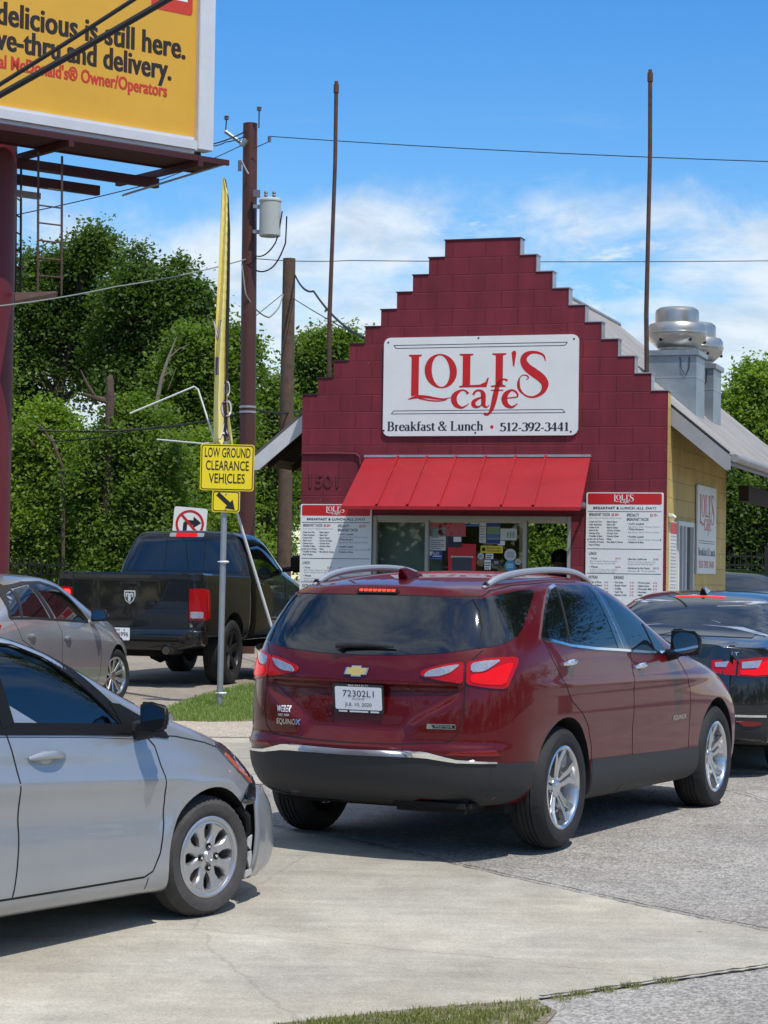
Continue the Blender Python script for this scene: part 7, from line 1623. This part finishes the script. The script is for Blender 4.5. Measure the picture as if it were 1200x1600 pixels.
def flag(m):
    NR, NC = 90, 14; vs = []; ys = np.linspace(277, 702, NR+1); L = np.interp(ys, [r[0] for r in rows], [r[1] for r in rows]); Rr = np.interp(ys, [r[0] for r in rows], [r[2] for r in rows])
    for i in range(NR+1):
        for j in range(NC+1):
            u = j/NC; p = F3(L[i]+(Rr[i]-L[i])*u, ys[i]); w = .6+min(1, (ys[i]-270)/300)
            p.y += .030*w*sin(u*9+ys[i]*.012)+.012*sin(ys[i]*.42+u*5)*u*u*(1 if ys[i] < 560 else .3)-.03*u*(1-u)*4; vs.append(p)
    m.add(vs, [(i*(NC+1)+j, i*(NC+1)+j+1, (i+1)*(NC+1)+j+1, (i+1)*(NC+1)+j) for i in range(NR) for j in range(NC)], FLAGY, True)
flg = MB(); flag(flg); fo = flg.build('flag', ff, fixn=False)
bvhf = BVHTree.FromPolygons([v.co.copy() for v in fo.data.vertices], [tuple(p.vertices) for p in fo.data.polygons])
def flet(m, s, px, py, h, sx, shear=0.):
    vs, fs, w = text_geo(s, .0); vo, fo2, w2 = text_geo(s, .028)
    for V, F_, k, off in ((vo, fo2, PURP, .006), (vs, fs, LILAC, .010)):
        out = []
        for x, y in V:
            p = F3(px+(x+shear*y)*h*sx, py-y*h); q = bvhf.ray_cast(Vector((p.x, -3, p.z)), Vector((0, 1, 0)))[0]; out.append((p.x, (q.y if q else p.y)-off, p.z))
        m.add(out, F_, k)
lm = MB()
for s, px, py, h, sx in (('V', 333.5, 530, 28, .5), ('I', 335, 585, 26, .9), ('O', 349, 620, 26, .36), ('O', 345, 652, 28, .55), ('A', 343, 686, 26, .62)): flet(lm, s, px, py, h, sx)
lm.build('lettering', ff, fixn=False)
for py in (878, 1083):
    tm = MB(); c = at(347 if py > 1000 else 350.5, py, 23.8)-O2; tm.lathe([(.045, -.012), (.052, 0), (.045, .012)], PLATE, 16, 'z', c); tm.tube([c+Vector((-.07, 0, 0)), c+Vector((-.045, -.02, .003))], .006, PLATE, 5); tm.build('tie', ff)
WHITEPOLE = mat('white_fibreglass_pole', (.60, .62, .60), .4)
a, b = at(370, 800, 23.95), at(432, 1005, 24.3); d = (b-a).normalized(); e = a+d*((a.z-gz(24.4))/-d.z)
o = MB(); o.tube([a-e, Vector((0, 0, 0))], .016, WHITEPOLE, 8); q = o.build('leaning_pole'); q.location = e; tag(q, 'thin white pole leaning from the yellow signs down to the right', 'pole')
a, b, c, dd, e = at(203, 646, 24.1), at(308, 604, 24.05), at(334, 684, 24), at(335, 692, 23.95), at(245, 686.5, 24.1)
o = MB(); o.tube([a-dd, b-dd-Vector((.03, 0, -.0)), b-dd+Vector((.01, 0, -.03)), c-dd, Vector((0, 0, 0))], .010, WHITEPOLE, 8); o.tube([e-dd, at(316, 693, 24)-dd, Vector((0, 0, 0))], .008, WHITEPOLE, 8); q = o.build('broken_flagpole'); q.location = dd; tag(q, 'bent white broken flag pole sticking out left of the yellow sign', 'pole')
# no right turn sign beyond the pickup
c = at(296.5, 819, 36); nt_ = thing('no_turn_sign', 'tilted white no right turn sign showing above the pickup roof', 'road sign', c, 0)
m = MB(); rot = radians(-4); R = lambda x, y, h: (x*cos(rot)-y*sin(rot), h, x*sin(rot)+y*cos(rot)); S_ = .275
m.prism(rrect(-S_, -S_, S_, S_, .04), -.004, 0, SIGNWHITE, R); f = lambda x, y, o=.0055: R(x, y, -o); REDS = mat('red_sign_sheeting', (.45, .015, .02), .4)
m.add([f(.045*x, .045*y, .0055) for x, y in ((-2.4, -3.6), (-.9, -3.6), (-.9, -.2), (1.2, -.2), (1.2, -1.5), (4.2, .7), (1.2, 2.9), (1.2, 1.5), (-1.2, 1.5), (-2.4, .3))], [tuple(range(10))], SIGNBLK)
n = 48; m.add([f(r*cos(2*pi*k/n), r*sin(2*pi*k/n), .007) for r in (.235, .195) for k in range(n)], [(k, (k+1) % n, (k+1) % n+n, k+n) for k in range(n)], REDS)
m.add([f(x, y, .0075) for x, y in ((-.165, .135), (-.135, .165), (.165, -.135), (.135, -.165))], [(0, 1, 2, 3)], REDS); m.build('face', nt_, fixn=False)
m = MB(); m.tube([(.06, .03, -c.z+gz(36)), (.0, .03, .2)], .03, GPOST, 10); m.build('post', nt_)
# iron fences
IRON = mat('black_iron', (.012, .012, .012), .5)
def fence(label, p0, p1, h, grp='black iron picket fences'):
    L = (Vector(p1)-Vector(p0)).length; a = atan2(p1[1]-p0[1], p1[0]-p0[0]); t = thing('iron_fence', label, 'fence', (p0[0], p0[1], gz(p0[1])), a, grp); m = MB()
    for k in range(int(L/.11)): m.box((.11*k, 0, h/2), (.018, .018, h), IRON)
    for z in (.2, h-.12, h-.30): m.box((L/2, 0, z), (L, .03, .035), IRON)
    m.build('picket_panel', t); q = MB()
    for k in range(int(L/2.4)+1): q.box((2.4*k, 0, h/2+.05), (.06, .06, h+.1), IRON)
    q.build('post', t)
fence('black iron picket fence under the trees at the left edge, beyond the grey sedan', (-9.5, 38.5), (-3.6, 41.5), 1.62)
fence('black iron picket fence under the trees at the right edge, beyond the tan wall', (3.0, 45), (12, 44.0), 2.0)
# ---------------------------------------------------------------- trees
BARK = mat('tree_bark', (.075, .058, .045), .95, noise=(5, .35), bump=(30, .02)); DEADBARK = mat('dead_wood', (.09, .065, .05), .95, noise=(5, .3), bump=(25, .02)); BAREBARK = mat('pale_bare_branch', (.20, .17, .13), .9, noise=(6, .2))
LDARK = leaf_mat('deep_green_leaf', (.048, .092, .015), (.092, .148, .027), .40); LMID = leaf_mat('mid_green_leaf', (.088, .155, .020), (.160, .230, .040), .46); LBRIGHT = leaf_mat('yellow_green_leaf', (.12, .195, .022), (.225, .305, .055), .48)
def rotv(n, rg):
    v = rg.normal(size=(n, 3)); return v/np.linalg.norm(v, axis=1)[:, None]
def crown_mesh(name, blobs, n_clump, per, ls, mat_, seed, droop=.25, flat=.55, sprd=.34, lumps=9):
    """leaf clumps spread through the blobs' volume; each leaf is a folded diamond"""
    rg = np.random.default_rng(seed); S = []; C = []
    for x, y, z, rx, ry, rz in blobs:                      # every mass is made of smaller lumps with gaps between them
        for k in range(lumps):
            d = rotv(1, rg)[0]; r = rg.uniform(.30, 1.08); q = rg.uniform(.26, .46)
            if k % 4 == 3: r = rg.uniform(1.0, 1.38); q = rg.uniform(.13, .24)
            S.append((x+d[0]*rx*r, y+d[1]*ry*r, z+d[2]*rz*r, rx*q, ry*q, rz*q*.72))
    W = np.array([q[3]*q[4]*q[5] for q in S])**.6; W /= W.sum()
    for b in rg.choice(len(S), n_clump, p=W):
        x, y, z, rx, ry, rz = S[b]; d = rotv(1, rg)[0]; d[2] += .42; d /= np.linalg.norm(d); r = rg.uniform(.45, 1.)**.4*rg.uniform(.85, 1.2)
        if rg.random() < .05: r *= 1.45
        C.append((x+d[0]*rx*r, y+d[1]*ry*r, z+d[2]*rz*r, d))
    P = []; D = []
    for x, y, z, d in C:
        k = int(per*rg.uniform(.5, 1.4)); s = sprd*rg.uniform(.6, 1.5); q = rg.normal(size=(k, 3))*np.array([s, s, s*flat]); q[:, 2] -= droop*(q[:, 0]**2+q[:, 1]**2)/max(s, .1); P.append(q+np.array([x, y, z])); D.append(np.tile(d, (k, 1)))
    P = np.concatenate(P); D = np.concatenate(D); n = len(P)
    nor = rotv(n, rg)*.8+D*.45+np.array([0, 0, .65]); nor /= np.linalg.norm(nor, axis=1)[:, None]
    ax = np.cross(nor, rotv(n, rg)); ax /= np.linalg.norm(ax, axis=1)[:, None]; bt = np.cross(nor, ax); L = ls*rg.uniform(.6, 1.35, n)[:, None]; wd = L*rg.uniform(.22, .36, n)[:, None]
    V = np.stack([P-ax*L*.5, P+bt*wd-nor*wd*.25, P+ax*L*.5-nor*L*.12, P-bt*wd-nor*wd*.25], 1).reshape(-1, 3)
    me = bpy.data.meshes.new(name); me.vertices.add(4*n); me.vertices.foreach_set('co', V.ravel().astype(np.float32)); me.loops.add(4*n); me.loops.foreach_set('vertex_index', np.arange(4*n, dtype=np.int32)); me.polygons.add(n); me.polygons.foreach_set('loop_start', np.arange(0, 4*n, 4, dtype=np.int32)); me.update(calc_edges=True); me.materials.append(mat_)
    return me, C
def tree(label, X, Y, blobs, leaf, seed, n_clump, per, ls, trunk_r=.18, lean=(0, 0), cat='tree', grp='trees behind the cafe', bark=None, sprd=.34, name='leafy_tree', fork=1.2, flat=.55):
    """blobs relative to the tree's foot"""
    t = thing(name, label, cat, (X, Y, gz(Y)), 0, grp); me, C = crown_mesh('crown', blobs, int(n_clump*1.7), int(per*2.5), ls*.46, leaf, seed, sprd=sprd*.62, flat=flat)
    o = bpy.data.objects.new('crown', me); COL.objects.link(o); o.parent = t
    r = random.Random(seed); m = MB(); bk = bark or BARK; zt = max(b[2] for b in blobs); top = Vector((lean[0], lean[1], zt*.75)); f = Vector((lean[0]*.3, lean[1]*.3, fork))
    m.tube([(0, 0, -.2), (0, 0, fork*.4), f, f.lerp(top, .5)+Vector((r.uniform(-.2, .2), 0, 0)), top], [trunk_r*1.25, trunk_r, trunk_r*.85, trunk_r*.5, trunk_r*.2], bk, 10)
    for b in blobs:
        c = Vector(b[:3]); s = f.lerp(top, r.uniform(.05, .5)); mid = s.lerp(c, .5)+Vector((r.uniform(-.2, .2), r.uniform(-.2, .2), r.uniform(.0, .3)))
        m.tube([s, mid, c], [trunk_r*.42, trunk_r*.28, trunk_r*.1], bk, 7)
        for k in range(3):
            d = Vector((r.uniform(-1, 1)*b[3], r.uniform(-1, 1)*b[4], r.uniform(-.5, 1)*b[5]))*.85; m.tube([mid.lerp(c, r.uniform(.2, .9)), c+d*.5, c+d], [trunk_r*.16, trunk_r*.1, trunk_r*.03], bk, 5)
    for x, y, z, d in C[::7]:
        p = Vector((x, y, z)); q = p-Vector(d)*.5+Vector((0, 0, -.25)); m.tube([q, p], [.022, .008], bk, 4)
    m.build('trunk', t); return t
def blob(px, py, rx, ry_, Y, O, rdepth=None):
    """crown mass centred on a photo spot at depth Y; half sizes given in photo pixels"""
    c = at(px, py, Y); k = Y/FPX; return (c.x-O[0], c.y-O[1], c.z-gz(O[1]), rx*k, rdepth or rx*k*.9, ry_*k)
def T(label, X0, Y, spec, leaf, seed, nc, per, ls, **k):
    O = (at(X0, 800, Y).x, Y); tree(label, O[0], Y, [blob(a, b, c, d, Y+e, O) for a, b, c, d, e in spec], leaf, seed, nc, per, ls, **k)
T('tallest dark tree just right of the maroon billboard column', 88, 54, [(62, 470, 45, 50, 0), (135, 400, 42, 42, 0), (95, 440, 50, 60, 1), (45, 545, 34, 32, 0), (128, 510, 52, 48, 1), (165, 585, 34, 30, 0), (40, 640, 44, 40, 1)], LDARK, 11, 400, 46, .26, trunk_r=.26, fork=4.5, sprd=.5)
T('rounded dark tree between the tallest tree and the feather flag', 240, 52, [(232, 430, 48, 40, 0), (270, 470, 50, 48, 0), (205, 490, 50, 60, 1), (290, 530, 50, 44, 0), (235, 535, 56, 40, 1), (190, 590, 30, 26, 0), (285, 600, 44, 36, 0)], LDARK, 12, 380, 46, .25, trunk_r=.24, fork=4.5, sprd=.48)
T('lighter green tree directly behind the feather flag', 318, 45, [(300, 545, 42, 45, 0), (345, 560, 38, 60, 0), (320, 620, 60, 60, 0), (350, 690, 45, 70, 0), (300, 700, 60, 60, 0), (260, 650, 40, 40, 0), (362, 560, 18, 40, 0)], LMID, 13, 420, 42, .21, trunk_r=.14, fork=2.2, sprd=.36)
T('bright green leafy shrub tree at the left beside the billboard column', 70, 42, [(45, 700, 44, 44, 0), (75, 655, 22, 30, 0), (118, 705, 46, 44, 0), (60, 780, 60, 70, 0), (130, 770, 60, 70, 0), (40, 850, 50, 60, 0), (110, 850, 70, 60, 0)], LBRIGHT, 14, 520, 44, .19, trunk_r=.12, fork=.9, sprd=.33, cat='tree')
T('bright green leafy shrub tree behind the pickup tailgate', 190, 41, [(168, 700, 42, 40, 0), (200, 655, 26, 34, 0), (232, 690, 40, 46, 0), (180, 780, 60, 70, 0), (245, 780, 55, 70, 0), (160, 860, 60, 55, 0), (230, 860, 60, 55, 0)], LMID, 15, 520, 44, .19, trunk_r=.12, fork=.9, sprd=.33)
T('leafy shrub tree behind the no right turn sign', 300, 43, [(275, 720, 45, 48, 0), (330, 740, 45, 58, 0), (290, 810, 55, 60, 0), (350, 820, 45, 60, 0), (300, 870, 60, 50, 0), (260, 830, 40, 50, 0)], LBRIGHT, 16, 460, 44, .19, trunk_r=.12, fork=.9, sprd=.33)
T('thin airy tree between the steel pole and the wooden pole', 418, 47, [(415, 590, 22, 40, 0), (430, 640, 28, 50, 0), (405, 700, 25, 60, 0), (430, 760, 35, 50, 0), (415, 840, 35, 50, 0), (395, 660, 20, 60, 1)], LMID, 17, 210, 34, .20, trunk_r=.10, fork=1.5, sprd=.34)
T('tree rising behind the left roof edge of the cafe', 500, 50, [(505, 545, 32, 38, 0), (480, 590, 32, 45, 0), (525, 575, 25, 40, 0), (460, 650, 34, 60, 0), (500, 660, 45, 60, 0), (455, 760, 25, 70, 0), (550, 540, 16, 22, 0)], LMID, 18, 330, 38, .21, trunk_r=.15, fork=2.5, sprd=.36)
T('bright tree beyond the right end of the cafe roof', 1180, 48, [(1165, 645, 40, 52, 0), (1200, 620, 40, 46, 0), (1230, 660, 50, 70, 0), (1150, 690, 30, 50, 0), (1190, 720, 55, 60, 0), (1135, 700, 16, 40, 0)], LBRIGHT, 19, 430, 44, .22, trunk_r=.2, fork=2.0, sprd=.4)
T('dark green tree seen under the right eave of the cafe', 1170, 46, [(1150, 790, 38, 60, 0), (1200, 800, 50, 60, 0), (1165, 850, 50, 50, 0), (1230, 840, 45, 60, 0), (1110, 820, 30, 60, 0)], LDARK, 20, 420, 44, .20, trunk_r=.14, fork=.8, sprd=.36)
T('tree seen through the serving window behind the cafe', 855, 44, [(830, 800, 45, 55, 0), (890, 790, 50, 60, 0), (860, 860, 60, 45, 0), (800, 850, 40, 50, 0), (930, 840, 40, 50, 0)], LMID, 21, 330, 42, .19, trunk_r=.14, fork=.8, sprd=.34)
T('dense dark tree filling the gap behind the shrubs at the left', 150, 49, [(60, 740, 70, 60, 0), (150, 745, 80, 55, 0), (240, 740, 70, 55, 0), (330, 760, 60, 60, 0), (100, 830, 80, 60, 0), (200, 840, 80, 60, 0), (300, 840, 70, 60, 0), (390, 830, 40, 60, 0)], LDARK, 22, 620, 40, .24, trunk_r=.2, fork=1.2, sprd=.5)
T('dense green tree left of the billboard column', -60, 46, [(-40, 560, 60, 80, 0), (-80, 660, 70, 80, 0), (-20, 720, 60, 80, 0), (-60, 820, 80, 80, 0)], LMID, 23, 300, 44, .24, trunk_r=.2, fork=1.5, sprd=.45)
# dead stub, bare branches
b = at(171, 705, 40.6); t = thing('dead_stub', 'broken dead trunk standing out of the shrubs', 'dead tree', (b.x, b.y, gz(b.y))); O = Vector((b.x, b.y, gz(b.y))); m = MB()
m.tube([Vector((0, 0, 0)), at(171, 665, 40.6)-O, at(172, 620, 40.6)-O, at(171, 592, 40.6)-O, at(174, 586, 40.6)-O], [.12, .085, .08, .075, .03], DEADBARK, 9); m.build('trunk', t)
m = MB(); m.tube([at(172, 628, 40.6)-O, at(150, 622, 40.6)-O, at(130, 615, 40.6)-O], [.06, .05, .02], DEADBARK, 7); m.tube([at(150, 622, 40.6)-O, at(136, 600, 40.6)-O, at(126, 578, 40.6)-O], [.04, .03, .01], DEADBARK, 6); m.tube([at(150, 622, 40.6)-O, at(140, 640, 40.6)-O], [.03, .01], DEADBARK, 5); m.build('limb', t)
b = at(248, 640, 43.5); O = Vector((b.x, b.y, gz(b.y))); t = thing('bare_branch', 'pale bare leaning branch among the trees left of the feather flag', 'dead tree', O); m = MB()
m.tube([Vector((0, 0, 0)), at(244, 632, 43.5)-O, at(253, 590, 43.5)-O, at(263, 560, 43.5)-O, at(276, 526, 43.5)-O], [.05, .045, .038, .028, .01], BAREBARK, 8); m.tube([at(263, 560, 43.5)-O, at(280, 545, 43.5)-O, at(296, 538, 43.5)-O], [.02, .012, .006], BAREBARK, 6); m.tube([at(253, 590, 43.5)-O, at(275, 575, 43.5)-O, at(262, 610, 43.5)-O], [.02, .012, .006], BAREBARK, 5); m.build('trunk', t)
b = at(104, 770, 40.5); O = Vector((b.x, b.y, gz(b.y))); t = thing('bare_branch', 'grey bare arching branch low in the left shrubs', 'dead tree', O); m = MB()
m.tube([Vector((0, 0, 0)), at(98, 730, 40.5)-O, at(84, 694, 40.5)-O, at(66, 668, 40.5)-O, at(45, 657, 40.5)-O], [.04, .035, .03, .02, .008], DEADBARK, 7); m.build('trunk', t)

# mirrored tree, then unseen wood added behind and beside the camera for dark reflections
T('tall tree standing off to the right of the lot, mirrored in the red SUV windows', 2350, 19.5, [(2350, 60, 500, 330, 0), (2050, -250, 480, 380, .5), (2600, -200, 480, 380, 0), (2350, -560, 520, 330, -.5), (2150, 180, 380, 250, 1)], LDARK, 31, 520, 30, .24, trunk_r=.22, fork=3.2, sprd=.55, grp=None)
def added_wood():
    r = random.Random(9); B_ = []
    for k in range(64):
        a = radians(-215+k*250/63); R_ = r.uniform(34, 44); x, y = 2+R_*cos(a), 8+R_*sin(a)
        if y > 14 and abs(x) < 14+.32*y: continue
        h = r.uniform(3.4, 5.4); B_.append((x, y, h*.9, r.uniform(2.4, 3.6), r.uniform(2.4, 3.6), h)); B_.append((x+r.uniform(-2, 2), y+r.uniform(-2, 2), h*.5, 2.6, 2.6, h*.6))
    me, C = crown_mesh('added_wood', B_, 2600, 26, .55, LDARK, 77, sprd=.9)
    o = bpy.data.objects.new('added_wood', me); COL.objects.link(o); tag(o, 'dark wood added out of view round the lot for reflections in the cars', 'wood', None, 'stuff')
added_wood()
# ---------------------------------------------------------------- vehicles
make_suv(); make_accent(); make_malibu(); make_elantra(); make_truck(); make_far_car()
